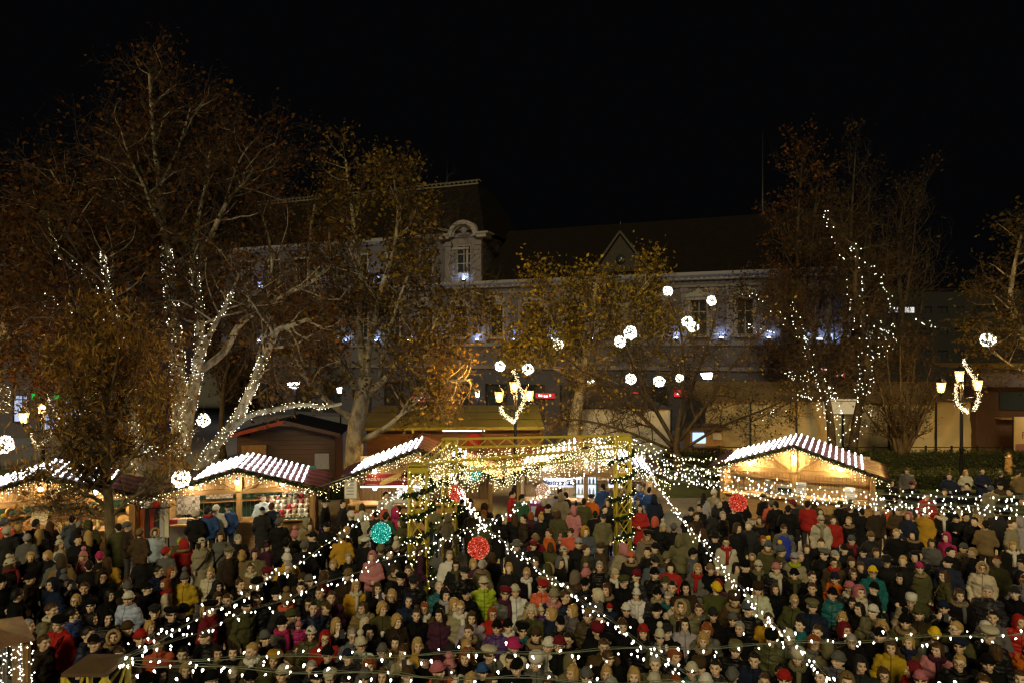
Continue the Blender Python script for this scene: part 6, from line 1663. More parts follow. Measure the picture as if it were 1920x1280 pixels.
q = shell(.07, -.01, -.07, 1.08, .08, 16, seed=11); q.sphere(HC + Vector((0, .03, .135)), .05, 10, 6); reg('ht', q, HAIRM, 'hair')
reg('hx', shell(-.005, -.01, -.075, 1.02, .04, 22, open_deg=75), HAIRM, 'hair')
def ring(mb, z, rx, ry, r, n=20, tilt=0.0):
    for i in range(n):
        a0, a1 = 2 * math.pi * i / n, 2 * math.pi * (i + 1) / n
        mb.tube([HC + Vector((rx * math.sin(a), -ry * math.cos(a), z + tilt * math.cos(a))) for a in (a0, a1)], r, 6, 0, True, False)
q = shell(.045, -.01, -.045, 1.13, .08, 20, top=.12, seed=13); ring(q, .022, .094, .115, .016, tilt=.022); reg('b', q, KNIT, 'knit_hat')
q = shell(.045, -.02, -.055, 1.15, .09, 20, top=.22, seed=15); ring(q, .020, .096, .117, .018, tilt=.025); reg('p', q, KNIT, 'bobble_hat')
q = MB(); q.sphere((0, 0, 0), .058, 12, 8); q.v = [tuple(Vector(v) * (1 + .25 * mnoise.noise(Vector(v) * 60))) for v in q.v]; q.v = [tuple(Vector(v) + HC + Vector((0, .02, .195))) for v in q.v]; reg('pom', q, FUR, 'bobble')
q = MB(); q.lathe([(.088, .03), (.12, .055), (.125, .085), (.09, .115), (.03, .125)], (0, 0, 0), 18); q.v = [(v[0] * .96, v[1] * 1.1 - .005, v[2]) for v in q.v]; q.add([(-.07, -.10, .045), (.07, -.10, .045), (.05, -.165, .03), (-.05, -.165, .03), (-.07, -.10, .06), (.07, -.10, .06), (.05, -.165, .04), (-.05, -.165, .04)], [(0, 3, 2, 1), (4, 5, 6, 7), (2, 3, 7, 6), (0, 4, 7, 3), (1, 2, 6, 5)])
q.v = [tuple(Vector(v) + HC) for v in q.v]; reg('c', q, KNIT, 'flat_cap')
q = shell(.05, .03, .02, 1.09, .01, 10, top=.06); q.add([tuple(HC + Vector(v)) for v in [(-.075, -.085, .045), (.075, -.085, .045), (.05, -.18, .035), (-.05, -.18, .035), (-.075, -.085, .058), (.075, -.085, .058), (.05, -.18, .045), (-.05, -.18, .045)]], [(0, 3, 2, 1), (4, 5, 6, 7), (2, 3, 7, 6), (0, 4, 7, 3), (1, 2, 6, 5)]); reg('k', q, KNIT, 'peaked_cap')
q = MB(); q.lathe([(.095, .005), (.108, .02), (.112, .075), (.1, .13), (.05, .15)], (0, 0, 0), 20); q.v = [(v[0], v[1] * 1.12, v[2]) for v in q.v]; q.v = [tuple(Vector(v) * (1 + .06 * mnoise.noise(Vector(v) * 50)) + HC) for v in q.v]; reg('f', q, FUR, 'fur_hat')
q = MB(); q.lathe([(.085, .035), (.115, .05), (.135, .08), (.12, .115), (.05, .13)], (0, 0, 0), 18); q.v = [tuple(Matrix.Rotation(R(8), 3, 'Y') @ Vector((v[0], v[1] * 1.05, v[2])) + HC) for v in q.v]; reg('e', q, KNIT, 'beret')
q = MB(); q.lathe([(.155, .03), (.16, .036), (.095, .05), (.093, .12), (.06, .138)], (0, 0, 0), 20); q.v = [tuple(Vector((v[0], v[1] * 1.1, v[2])) + HC) for v in q.v]; reg('B', q, KNIT, 'brim_hat')
q = shell(.088, -.135, -.16, 1.27, .05, 9, .4, top=.06, seed=17, open_deg=44); reg('h', q, COATM['cloth'], 'hood')
q = MB(); n = 26
for i in range(n + 1):
    a = -R(150) + R(300) * i / n
    q.sphere(HC + Vector((.098 * math.sin(a), -.088 + .02 * math.cos(a), .115 * math.cos(a) + .005)), .034, 7, 5)
q.v = [tuple(Vector(v) * 1.0 + Vector((mnoise.noise(Vector(v) * 45), mnoise.noise(Vector(v) * 45 + Vector((9, 0, 0))), mnoise.noise(Vector(v) * 45 + Vector((0, 9, 0))))) * .012) for v in q.v]; reg('fur', q, FUR, 'fur_trim')
q = MB(); ring_pts = []
for i in range(18):
    a0 = 2 * math.pi * i / 18
    q.sphere((.105 * math.sin(a0), .005 - .1 * math.cos(a0), 1.455 + .012 * math.sin(5 * a0)), (.042, .042, .046), 8, 5)
q.tube([(.03, -.12, 1.44), (.035, -.165, 1.30), (.03, -.168, 1.12)], [.045, .04, .042], 8); reg('scarf', q, KNIT, 'scarf')
q = MB()
for i in range(20):
    a0 = 2 * math.pi * i / 20
    q.sphere((.125 * math.sin(a0), .01 - .115 * math.cos(a0), 1.45 - .02 * math.cos(a0)), .045, 7, 5)
q.v = [tuple(Vector(v) + Vector((mnoise.noise(Vector(v) * 40), mnoise.noise(Vector(v) * 40 + Vector((9, 0, 0))), mnoise.noise(Vector(v) * 40 + Vector((0, 9, 0))))) * .016) for v in q.v]; reg('fcol', q, FUR, 'fur_collar')
q = MB()
for s in (-1, 1):
    for i in range(12):
        a0, a1 = 2 * math.pi * i / 12, 2 * math.pi * (i + 1) / 12
        q.tube([(s * .034 + .024 * math.cos(a), -.112, 1.606 + .018 * math.sin(a)) for a in (a0, a1)], .0035, 4, 0, True, False)
    q.bar((s * .058, -.11, 1.61), (s * .083, .01, 1.61), .005)
q.bar((-.01, -.115, 1.61), (.01, -.115, 1.61), .005); reg('glasses', q, surf('dark_frame', (0.05, 0.04, 0.04), 0.3), 'glasses')
q = MB(); q.tube([(.13, -.13, 1.40), (.05, -.185, 1.2), (-.12, -.17, 1.0), (-.19, -.06, .86)], .014, 5); q.tube([(.13, -.13, 1.40), (.12, .05, 1.44), (.0, .17, 1.25), (-.19, .1, .88)], .014, 5); reg('strap', q, tone_mat('strap', 'tone'), 'bag_strap')
q = MB(); q.box((-.25, -.02, .80), (.10, .26, .22)); reg('bag', q, tone_mat('bag_leather', 'tone'), 'shoulder_bag')
q = MB(); loft(q, [(.80, .205, .168, .01), (.95, .217, .172, .01), (1.1, .203, .165, .0), (1.27, .215, .165, .0), (1.37, .17, .14, .01), (1.43, .115, .105, .015)], 24); reg('vest', q, COATM['padded'], 'padded_vest')

PC = {'black': (.006, .006, .007), 'navy': (.012, .017, .04), 'charcoal': (.02, .02, .022), 'grey': (.10, .10, .095), 'slate': (.07, .085, .11), 'brown': (.055, .036, .017), 'dkbrown': (.03, .02, .012), 'olive': (.06, .06, .022), 'khaki': (.13, .12, .06),
      'beige': (.25, .22, .145), 'tan': (.17, .115, .05), 'cream': (.46, .43, .33), 'white': (.58, .57, .52), 'red': (.32, .018, .015), 'maroon': (.14, .012, .02), 'orange': (.48, .11, .012), 'coral': (.5, .10, .055), 'pink': (.44, .18, .20), 'rose': (.40, .13, .16), 'magenta': (.38, .025, .12),
      'teal': (.015, .10, .115), 'blue': (.03, .075, .22), 'royal': (.02, .035, .32), 'ltblue': (.36, .45, .55), 'lime': (.30, .36, .02), 'mustard': (.42, .24, .02), 'lilac': (.30, .28, .31), 'purple': (.07, .03, .14), 'plum': (.055, .016, .036), 'taupe': (.15, .12, .09), 'yellow': (.7, .48, .02), 'green': (.03, .1, .05)}
CN = {'ltblue': 'light blue', 'dkbrown': 'dark brown', 'royal': 'bright blue', 'rose': 'dusky pink', 'khaki': 'khaki', 'lime': 'lime green'}
PH = {'d': (.012, .009, .007), 'b': (.06, .032, .014), 'l': (.40, .26, .09), 'g': (.28, .27, .25), 'r': (.22, .06, .015), 'w': (.52, .46, .34)}
HN = {'d': 'dark', 'b': 'brown', 'l': 'blond', 'g': 'grey', 'r': 'ginger', 'w': 'white blond'}
STY = {'s': 'short', 'S': 'short', 'b': 'bobbed', 'l': 'long', 'u': 'curly', 't': 'pinned up', 'x': ''}
HATN = {'b': 'knit hat', 'p': 'bobble hat', 'c': 'flat cap', 'k': 'peaked cap', 'f': 'fur hat', 'e': 'beret', 'B': 'brimmed hat', 'h': 'hood', 'F': 'fur trimmed hood'}

# every person: head spot in a 330 x 220 px window of the photograph (x y), headgear:colour or -, hair style+colour, coat colour, turn, extras
TILES = [
(0, 960, """45 110 p:slate sd coral 180;85 205 b:cream sd charcoal 180;195 180 - sl navy 180;330 270 b:lilac sd grey 165;395 245 - ll black 180;415 110 - sd black 175;520 150 - lb plum 180;790 75 - sd slate 150;870 130 - sg navy 150;960 130 h:olive sd olive 180;855 215 - ld black 60;960 245 - ll black -150;850 300 - sd black 0;1290 165 - sd olive 170;650 350 p:cream lb cream 60;105 480 - ld black 30;110 560 p:cream lb black 50 sc:maroon cup;340 480 - bl black 0;510 470 - bl black -20;620 520 b:slate sb grey 175;700 520 h:brown sb tan 150;905 480 p:pink ll rose -60 sc:rose;1085 480 b:magenta sd black 170;1170 540 - lb mustard 180;660 655 h:navy sd navy 180;970 580 - sd black 180;1390 150 b:grey sb dkbrown 80;1525 220 b:tan sb brown 130;1545 310 b:coral sd black 180 kid;1685 220 F:grey sb ltblue 0;1710 360 h:blue sb blue 180 kid;1560 500 - bb black 180;1810 430 b:red sd grey 160;1745 630 - sd navy 60;1870 660 - br black 40;1120 700 h:dkbrown sd black 0 gl;700 740 p:grey sd black 35 ph;560 790 h:navy sb navy -60;280 740 b:black sg dkbrown 60;30 760 b:black sd black 20;1400 760 - xb black 0;1375 840 b:grey sd dkbrown 180;1390 930 b:white sb ltblue -30;1650 810 k:black sd black 30;1775 800 - lr cream -95 sc:red;795 970 - bl black 10 gl;1020 1020 e:black sd black 10;600 1040 - Sb khaki 40 sc:cream;800 1120 - sd blue 55;640 1210 e:black sg red -45 st;1010 1180 - ld black 35;1185 1120 h:black sd black 0;1660 1090 c:charcoal sg black 10;1420 1240 b:brown sb dkbrown 30;1640 1240 - bl coral 55 sc:grey;285 1240 - sg brown 70;1905 1090 b:black sd black -30;130 900 - sd black 90;1250 880 - bd black 20;930 820 - sb black -30"""),
(0, 1060, """1235 790 F:olive ld black 0 fc;1510 790 b:red sb black 0;1050 850 k:black sb navy 25;960 750 - sd navy 60;1730 1210 h:black lb brown 20;1740 850 - sb coral 0;430 840 - sb dkbrown 60;1630 1250 b:black sd black 0;1290 980 - sb black 10;880 1130 - bd black 5;1480 1190 - sb grey 0"""),
(320, 820, """275 840 b:cream sd black 180;415 795 b:charcoal sd blue 175 sc:red;490 780 b:white sd white 170;625 765 k:black sg blue 165;1005 790 k:black sg charcoal 180;1095 755 - sb navy 180;1185 920 p:grey sb black 180;1685 710 k:black sg black 70;1880 720 - sd charcoal 85;1480 920 h:beige sb beige 180;1010 660 - sg ltblue 10;1050 1190 p:plum sb plum 20 kid"""),
(320, 960, """1525 150 - lb tan -10;1700 155 b:black sd black 0;1635 235 p:purple sb plum 0 kid;1550 260 k:black sd black -60;1350 245 p:pink sb black 180;1260 330 b:black sd black 180;1460 360 b:grey sg black 175;95 315 b:lime sb olive 180 kid;140 345 h:red sb red 180 fc;340 330 b:cream ld beige 0 st;545 265 h:brown sb grey 0 st;735 285 - xg black 0;640 430 c:khaki sg dkbrown 25;765 470 - ul tan 170;920 455 h:plum sb khaki 10;1265 505 p:white sd mustard 180;1285 600 - sg black 10;905 605 - sb tan 0 sc:cream;415 655 - Sl cream 0 st;160 700 p:grey sb mustard 0 ar;565 800 h:charcoal sd black 0;750 790 - sb black 0 ph;1010 775 e:black sg black -55;1035 665 e:maroon sd black 0;1405 810 - Sd black 20;1415 725 b:brown sb dkbrown -30;1510 745 b:grey sb charcoal 40;1640 680 - lb maroon 60;1775 570 - ul black 0;1880 250 b:khaki sb mustard 180;1245 945 p:tan sd charcoal 180 sc:coral;980 970 - sd black 0;790 1020 e:black sd olive 40;1275 1165 b:olive sb cream 20;1410 1210 p:pink sb magenta 20 kid up;1535 1280 b:white lb olive -10;1495 1105 - Sd navy 20;1650 1050 - sb black -45;1735 930 - Sb plum 20;1635 885 - sb olive 0;1480 1000 - ld black 20 gl;510 950 h:brown sd black 30;460 1030 e:black sb maroon 40;620 970 - sb dkbrown -20;360 1100 - bl brown 0;75 1100 e:black sb black 0;1200 1200 b:black sb grey 40 sc:magenta;1430 1460 - Sb slate 10 kid;860 900 - bb black 0;1120 900 b:black sd black 15"""),
(320, 1060, """1670 800 h:red ll red 20 gl;1825 640 - ll black 0 ph;1085 785 b:grey sd black 10;390 800 - xb black -20;110 960 - sd brown -10;540 920 - ld olive 20;950 910 - Sl olive -20 sc:white;1080 1000 e:mustard bb olive 10;1730 955 b:black sd black 0;1330 1010 - sb brown 180;150 1120 - ll black 0;610 1195 k:cream bl grey 0 gl;870 1200 b:black sd lilac 0 gl;1210 1185 b:cream sb brown 0;1520 1125 - sg charcoal 0;1810 1210 c:cream sb pink 20;1350 1262 b:black sb black 0;1510 1268 b:black sb black 0;430 1268 b:black sg black 0;50 1272 b:charcoal sd black 5;680 940 - ld black 0"""),
(600, 800, """720 745 - sd white 10;665 850 - sg coral 175;415 875 - bl red 175;460 880 h:brown lb cream 170;335 960 b:white sd black 180;455 965 h:cream sd cream 180;815 925 h:magenta sd magenta 180;865 895 - sd black 180;615 955 b:black sd charcoal 180;725 965 b:charcoal sd green 175;885 1040 h:olive sd olive -85;1240 885 - sd khaki 170;1640 815 - sd black 170;1560 815 - sd black 180;1715 875 - ul brown 170;1795 870 - ud black 175;1790 935 - br brown 165;1780 1005 b:tan sb olive 175;1660 935 - sg dkbrown 150;1400 985 h:beige sb beige 150;280 1140 - bl olive 120;1120 1180 - lb brown 90;190 1130 - sd black 150"""),
(640, 960, """80 495 - sg black 0;335 480 h:pink sb pink 0;535 445 - sd charcoal 5;75 665 b:tan sb dkbrown 0;580 645 - tb black 60 fc;620 745 e:black sg black -40;760 745 c:charcoal sg black -10 gl;710 635 - sb maroon -20;130 815 - bl mustard 0 sc:cream;385 835 - lb black 0 ph;585 895 - bl black 0 gl;670 960 h:navy sg navy 0;1060 815 - sw teal 20;1145 895 - ud black 0 sc:lilac;1350 875 k:black sg black 0;1535 765 b:cream sb lime 0 gl;1255 565 - bd black 0 gl sc:olive;1330 655 c:charcoal sg black 30;1175 485 - sg white 10;1540 575 p:white sb khaki 150 fc;1440 560 - bl plum 20;1640 490 - bb black 180;1830 605 - bl black 10 cup;600 370 p:cream sb black 180;260 325 c:white sd black 150;1740 895 e:maroon sb grey 30 sc:plum;275 1035 - bb tan 0 sc:beige;425 1055 - ul olive 0 cup;225 1215 - lw black 0;560 1180 - ul dkbrown 20;790 1115 - tb black 0;900 1065 - br brown 0 gl sc:white;1110 1125 - ld plum 0;1215 1035 - bl khaki 30;1300 1025 - sl beige 0 gl sc:white;1425 1115 - lb lilac 0;1665 1105 - br red 0 gl;1700 1235 b:black sb purple 0;1810 1258 b:black sd black 10 sc:white;35 260 - bl olive 60;430 395 b:khaki sb grey 170;860 400 - sb plum 90;1180 330 - bd dkbrown 90;840 220 - lb tan 170"""),
(640, 1060, """120 745 - sg grey 0 gl;170 880 p:cream sb white 0 gl;340 740 h:black sd black 0;110 1010 k:navy sg charcoal 20;390 940 b:grey sg grey 0 gl;540 855 - ld mustard 20;650 950 - ub beige 0 ph;860 865 - ll mustard 10;900 995 b:black sg black 0 gl;310 1095 - ur grey 0;240 1230 b:grey sd black 0;410 1215 - lb olive 10;690 1210 b:brown sg beige 0;1140 955 b:charcoal sg brown 20;1350 845 - ll black 30;1440 775 - sb charcoal -40 fc;1310 945 - ur black 20;1440 1000 - br olive 0;1650 935 e:cream sb grey 20;1810 895 B:magenta sb cream 10;1830 1030 - sd black 20;1100 1105 b:rose sb coral 20;1200 1130 p:pink lb white 10 ph;1550 1175 b:blue sd black 0;1390 1245 - ll grey 0;1640 1262 - bb charcoal 0;70 1268 - sd black 0;980 1262 - sb olive 0"""),
(900, 800, """355 730 - sd red 75;460 770 - sd green 150;690 800 h:cream sd maroon 180;780 735 b:ltblue sb lilac 0;875 705 - sd navy 180;885 755 h:beige sb beige 180;935 745 - sd black -120;1340 655 - sd blue 180;1215 775 c:charcoal sg orange 0 cup;1135 815 - sd olive 175;1050 845 p:black sd pink 180 kid;740 885 k:black sd black -60;665 985 - tl black 180;555 965 - br plum 180;475 995 - sd dkbrown -90;375 975 - lb black 180;850 950 - bb olive 180;1360 895 - sd black 0;1395 825 h:tan sb charcoal -10;1340 985 k:charcoal sg khaki 10;1730 660 - sg blue -60;1745 885 - ld red 0;1720 795 b:grey sb lilac 0;1850 690 - sd blue 180;1900 780 h:navy sd navy 170;1020 905 h:pink sb pink 175;1600 800 b:brown sb khaki 180;200 1000 h:black sd black 180;60 870 - bb brown 175;1260 960 - sd black 170"""),
(960, 960, """405 225 - sb orange -50;640 215 - xb coral 0;800 205 h:mustard sb slate 10;525 305 p:pink sb navy -20 kid;725 335 b:lilac sd black 0;255 285 b:tan sb maroon 175;50 365 B:grey sg charcoal 0;235 355 c:maroon sb black 0;420 375 - bb olive 150;565 425 b:cream lb black 10 sc:cream;525 545 h:grey sd black 60;810 405 - sb olive 60;965 385 f:brown sg brown -50;1215 395 h:pink sb beige 180;1480 245 e:black sd taupe 0 gl fc;1655 165 p:cream ll black 20;1560 95 h:coral sd black 175;1760 155 b:grey sd black 180;1480 430 - sd black -60;1560 385 b:black sb olive -20;1300 485 b:coral sd black 0 fc;1560 525 k:charcoal sd slate 0 gl;1695 495 b:khaki sb brown 180;1725 595 - bd red 0;1690 665 p:coral sb red 20 kid;1575 680 b:black sd black 0;255 545 - bb black 0;160 655 - sl black 30 gl sc:white;370 630 F:olive sb olive 175 fc;670 695 h:taupe sb brown 150;770 670 p:pink sb black 180;845 770 k:black sg black 10;975 615 - sg black -10;1110 665 b:cream ll black 0 sc:white;1255 745 c:olive sg black 0 gl;1340 705 b:maroon sd charcoal -30;305 800 e:red sb coral 0;440 920 p:beige sg navy -10 gl sc:pink;55 875 b:cream sl white 0;110 1070 b:grey ll beige 0;210 1055 - uw olive 0;325 1080 p:cream sb purple 0 kid up;430 1105 - bl navy -60;610 1065 - bl grey -40;600 925 - sb black 40;900 885 - uw grey -80;1030 875 - ub black -30 fc;1090 1040 b:red sd navy 0 kid up;1225 1030 b:white sb black 0;1375 895 p:white lb white 0 sc:white lg;1610 870 b:black sb charcoal 0 sc:beige;1730 930 - sg black 0 gl sc:teal;1660 780 b:olive sg grey 20;1745 810 - sd black 0;1570 1070 k:black sb black 0;1840 1050 f:dkbrown sb cream 0 fc;860 1115 b:tan sb brown 0;985 1175 - sd black 0;1865 1225 - ld lilac 0;1870 840 - ld dkbrown -20;1830 300 h:khaki sb khaki 170"""),
(960, 1060, """150 700 e:black sd teal 0;265 790 b:brown sd black 10 fc;530 630 k:black sg black 0;360 860 b:white sg white 0 cup;505 880 b:maroon sg black 0 gl;610 805 - sd black 0 gl;920 710 f:maroon sb black 0;1090 860 e:black sg black 10;1285 700 - ub black 0;1440 725 b:red lb black 0;1580 750 p:cream sb olive 0 ph;1730 710 c:charcoal sg black 0;70 1095 k:black sb black 0;300 1090 f:white sg grey 10;655 1020 h:khaki ll khaki 40;765 1085 b:orange sb dkbrown 180 kid;1030 980 - xb black 0;1045 1145 - bl grey 0;670 1140 - bl grey -30;1590 1065 - sg olive -10;1775 1000 - ur black 0;400 1250 - bb black 0;840 1240 b:grey sb charcoal 0;1330 1230 - bl black 0;1500 1258 b:cream sd grey 0;980 860 - sb brown 10;1740 1272 - br black 0;1030 1268 - sg black 0"""),
(1280, 920, """230 60 - ld lilac 180;90 215 b:charcoal sd black 0;185 185 - sd black -20;150 275 - sb dkbrown 20;440 60 - Sl black 175;345 20 b:white sb beige 175;395 135 - sg black 60;440 265 - sg black 60;350 225 h:charcoal sd charcoal 180;600 400 h:brown sb black 10;720 375 - sg charcoal 0;840 315 - lb black -20 fc;880 65 k:black sd black 60;965 140 b:grey sb coral 180;1015 150 - sd black 180;1150 195 - sd black 180;1200 135 b:maroon sd charcoal 180;1280 110 - bl olive 180;1365 145 - sd red 180;1510 315 p:cream sb cream 0 sc:beige;1645 315 - sb red 0;1810 325 - Sl black -40 fc;1610 215 - ul brown 150;1105 405 - xb grey 0 vest;880 535 - br black 10 gl;930 600 p:slate sb olive 0 fc;1075 650 p:slate sb olive 100;755 715 F:brown sb brown 0 kid;475 555 - sd cream 0 gl sc:red bg;355 505 B:black sb black 0;220 455 - lb black -90;115 675 b:black sd slate 60;130 860 - bl grey -20 sc:red;345 850 b:tan sg black 0;590 835 - ld beige 40;680 830 f:black sg black 60;825 815 b:cream sd black 0 sc:khaki;985 840 b:pink sl black 10 sc:cream;1040 790 - xb black 40;1205 720 b:lilac sd beige -10 sc:lime;1300 720 - sg black 0;1355 630 - bb black 10;1510 570 - sb black 0;1530 680 e:grey sb black 0;1665 695 - xg olive 60;1775 640 k:black sb black 40;1845 535 b:slate sb black 0 sc:maroon;1650 780 - sd brown 0 sc:red gl;1700 945 b:navy sb orange -30;1375 930 - Sb black 30;1245 910 b:black sd black 0 sc:olive;1405 1060 - sb black 0;1050 1060 - lb black 0;775 1050 f:dkbrown ll cream 0;80 1050 h:black sb dkbrown 0;320 1050 b:yellow sb olive 180;445 1040 b:maroon sb plum 180;560 1180 f:brown sb brown 0 fc;1170 1195 - sl olive 0 gl;1610 1130 b:black sb teal 0;1880 800 - bb black 0;1890 1090 h:rose sb charcoal 20 sc:cream;90 400 - sb khaki 160;560 190 - sb black 180;640 100 - sd black 175;1440 130 - bb brown 180;1730 150 - sd black 180;1830 130 - sd black 180;1850 900 - bb black -10"""),
(1280, 1060, """315 500 b:charcoal sd black 0;170 490 - sb navy 0 sc:grey;535 575 b:grey sd black 0;735 475 b:slate sd black 0;605 680 - sg black 0;225 680 - ur grey 0 gl;240 815 - ul black 0 fc;515 890 f:khaki sb black 20;30 650 - ld lilac 0;930 580 - sb mustard 0;910 755 f:black sb olive 0;1165 780 b:cream sg grey 0;1245 630 - sd teal -20 ph;1400 455 c:khaki sg navy 0;1700 545 - ul black 0;1890 440 - bd black 0;1465 710 - Sb grey 0;1435 850 - br grey 0 gl;1805 700 h:maroon sb black 0 ph;770 1010 - sd navy 0;1210 950 f:cream sg black 0 sc:khaki;395 1140 - sd charcoal 0;225 1120 f:brown sb taupe 40;100 1110 b:cream sb teal -20;1690 1035 b:grey sg slate -10;1890 830 - xg black 0 gl;640 1230 b:grey sb charcoal 180;810 1235 - Sb grey 0;1165 1215 - sd black 0;1060 1185 b:red sb dkbrown 0;1540 1240 - sd black 0;1710 1245 h:tan sb brown 10;20 440 F:khaki sd khaki -10 fc;1560 880 h:khaki sb khaki 170;320 1268 b:white sd black 0"""),
(1590, 840, """640 240 - xb grey 0;475 375 - sd black 0;700 395 k:maroon sd black 10;1105 305 - sb navy 0;1285 265 - ll cream 0;1465 245 - sd navy 0;1755 65 - xb tan 90 fc;1670 275 b:grey sd black 180;1860 265 k:charcoal sb tan 180;1300 415 - sd black 0;1560 445 b:slate sb beige 180;1660 405 k:black sb brown 10;1765 475 - sd black 0;1900 575 - sb olive 0;1055 475 - sb black 0;860 525 - sb red 10;310 675 b:cream sb dkbrown 10;440 665 k:black sb navy -10 sc:orange;545 675 b:beige sb brown 0;660 735 h:rose sb navy 0;830 705 c:beige sb mustard 0;1030 705 b:grey sd black 0 sc:white;935 835 - sl black 0 kid;530 925 - sl black 0;715 945 - ld black 0 fc;250 955 b:tan sb charcoal 0;1380 795 - sd black 0;1290 745 - sd black 20;1790 825 - Sb beige 60;1880 790 h:lilac sb lilac 180;1800 1065 - bl black 0 sc:white;910 1035 - bb grey 0;1075 970 h:magenta sd magenta -20;1260 1085 b:grey sb tan 0;1360 1135 - sl black -60;1615 1225 - Sr olive -10;1180 760 b:black sd black 0 cup;1500 830 - sd tan 180;1620 700 - sd charcoal 180;120 680 - sd black 180;40 650 - sb black 180"""),
(1590, 960, """165 430 b:black sb navy -60;305 440 - bb navy 0;440 545 B:black sg black 0 gl;580 520 - Sl black 0;800 480 - sd black -10;1090 540 b:black sb navy -20;1120 430 - sd black 30;100 570 - bb black 0;265 650 b:yellow sb teal 0 gl;775 600 b:magenta sb olive 30 fc lg;1040 690 - lb olive -80 bg;1450 600 F:cream sb cream 0 gl;1510 860 - sg charcoal 0;535 705 - bd black 0 fr;265 840 b:black sg black -50;90 860 b:rose sg charcoal 10 sc:cream;600 965 f:white sg beige 0 gl;1215 910 - bb black 0 sc:grey fc;1080 1045 b:navy sd black 0 ph;255 1085 b:white sb khaki 0;95 1020 - bd black 0;340 1210 - ul grey 0;640 1190 p:black sb olive 0 fc;810 1110 b:olive sb dkbrown -10;1575 1150 - Sd grey -20;1880 730 - br lilac -10 gl;1900 880 b:charcoal sg black 0;1890 570 - sd navy -40;1880 1190 h:red bl red 0;1620 540 - bb olive -10;700 470 h:black sd black 0"""),
(1590, 1060, """460 880 - bb mustard 0;340 750 b:black sd black 0;720 850 - bl brown 0 sc:navy;930 900 - bb pink 0 sc:plum;1120 1020 - Sl black 0 gl;1240 885 e:navy sb black -10;1620 770 e:cream sb black -10 gl;1520 700 b:white sb grey 0 gl;1600 930 - bb black 180;1570 1035 b:black sb black 0;1900 910 - br orange -20;720 1130 h:maroon sd red -30;400 1190 - bb grey 0 gl;1400 1240 - bb grey 0;1210 700 - Sl olive -20 gl;920 745 b:yellow sb grey 170;1480 1272 - sb black 0;120 1080 h:charcoal sd charcoal 10;870 1262 b:rose sb black 0;1860 1250 - sb black 0"""),
]
# ------------------------------------------------------------------ read the list
people = []
def parse():
    for x0, y0, s in TILES:
        for row in s.split(';'):
            t = row.split()
            px = x0 + float(t[0]) / 5.818; py = y0 + float(t[1]) / 5.818
            hat, hatc = (None, None) if t[2] == '-' else t[2].split(':')
            d = dict(px=px, py=py, hat=hat, hatc=hatc, style=t[3][0], hair=t[3][1], coat=t[4], turn=float(t[5]), fl=[q for q in t[6:]])
            people.append(d)
parse()
r_ = random.Random(5)
for d in people:
    kid = 'kid' in d['fl']; up = 'up' in d['fl']
    s = r_.uniform(0.955, 1.035) * (0.97 if d['style'] in 'lbut' else 1.02)
    if kid: s = r_.uniform(0.68, 0.76)
    d['scale'] = s; d['wide'] = s * r_.uniform(0.92, 1.07)
    lift = 0.0
    if up: lift = 0.55; d['scale'] = s = 0.6; d['wide'] = 0.62
    zh = 1.605 * s + lift
    d['lift'] = lift
    Y = (CAM_H - zh) * F / (d['py'] - 660)
    d['Y'] = Y; d['X'] = (d['px'] - 960) / F * Y
# keep a little room between bodies standing at the same spot
for it in range(6):
    for i in range(len(people)):
        for j in range(i):
            a, b = people[i], people[j]
            dx, dy = a['X'] - b['X'], a['Y'] - b['Y']; q = math.hypot(dx, dy)
            if q < 0.34:
                k = (0.34 - q) * 0.4; sg = 1 if dy >= 0 else -1
                a['Y'] += sg * k; b['Y'] -= sg * k
people.sort(key=lambda d: d['Y'])
NIND = 300
# ------------------------------------------------------------------ labels
def nice(c): return CN.get(c, c)
def look(d):
    fl = d['fl']; w = []
    who = 'child' if 'kid' in fl else 'person'
    coatw = 'coat' if d['coat_style'] == 'long' else 'jacket'
    s = f"{who} in {nice(d['coat'])} {coatw}"
    if 'vest' in fl: s = f"{who} in bright blue padded vest over grey sleeves"
    sc = [q for q in fl if q.startswith('sc:')]
    if sc: s += f" and {nice(sc[0][3:])} scarf"
    if d['hat'] in ('h', 'F'): s += f" with {HATN[d['hat']]} up" if d['hatc'] == d['coat'] else f" with {nice(d['hatc'])} {HATN[d['hat']]}"
    elif d['hat']: s += f" with {nice(d['hatc'])} {HATN[d['hat']]}"
    elif d['style'] == 'x': s += ' with bald head'
    else: s += f" with {STY[d['style']]} {HN[d['hair']]} hair"
    if 'gl' in fl: s += ' and glasses'
    if 'ph' in fl: s += ', holding up a phone'
    elif 'cup' in fl: s += ', holding a cup'
    elif 'ar' in fl: s += ', arms folded'
    elif abs(d['turn']) > 120: s += ', back turned'
    elif abs(d['turn']) > 48: s += ', in profile'
    return s
for d in people:
    long_p = 0.75 if d['style'] in 'lbut' else 0.3
    d['coat_style'] = 'long' if ('lg' in d['fl'] or r_.random() < long_p) else 'short'
    d['pad'] = 'padded' if r_.random() < 0.4 else 'cloth'
    d['look'] = look(d)
    d['face'] = r_.choices([0, 1, 2], [.46, .27, .27])[0]
LAND = [('the lower left truss tower', 185, 1240), ('the large green ball', 714, 998), ('the largest red ball', 897, 1026), ('the front left gate tower', 785, 1040), ('the right gate tower', 1168, 1000), ('the young tree', 208, 1040), ('the lace stall', 450, 1000), ('the cake stall', 720, 960),
        ('the honey stall', 1060, 950), ('the bottle stall', 1500, 960), ('the red ball before the bottle stall', 1384, 941), ('the bottom edge', None, 1275), ('the right edge', 1915, None), ('the left edge', 5, None)]
ind = people[:NIND]
from collections import Counter
cnt = Counter(d['look'] for d in ind)
used = set()
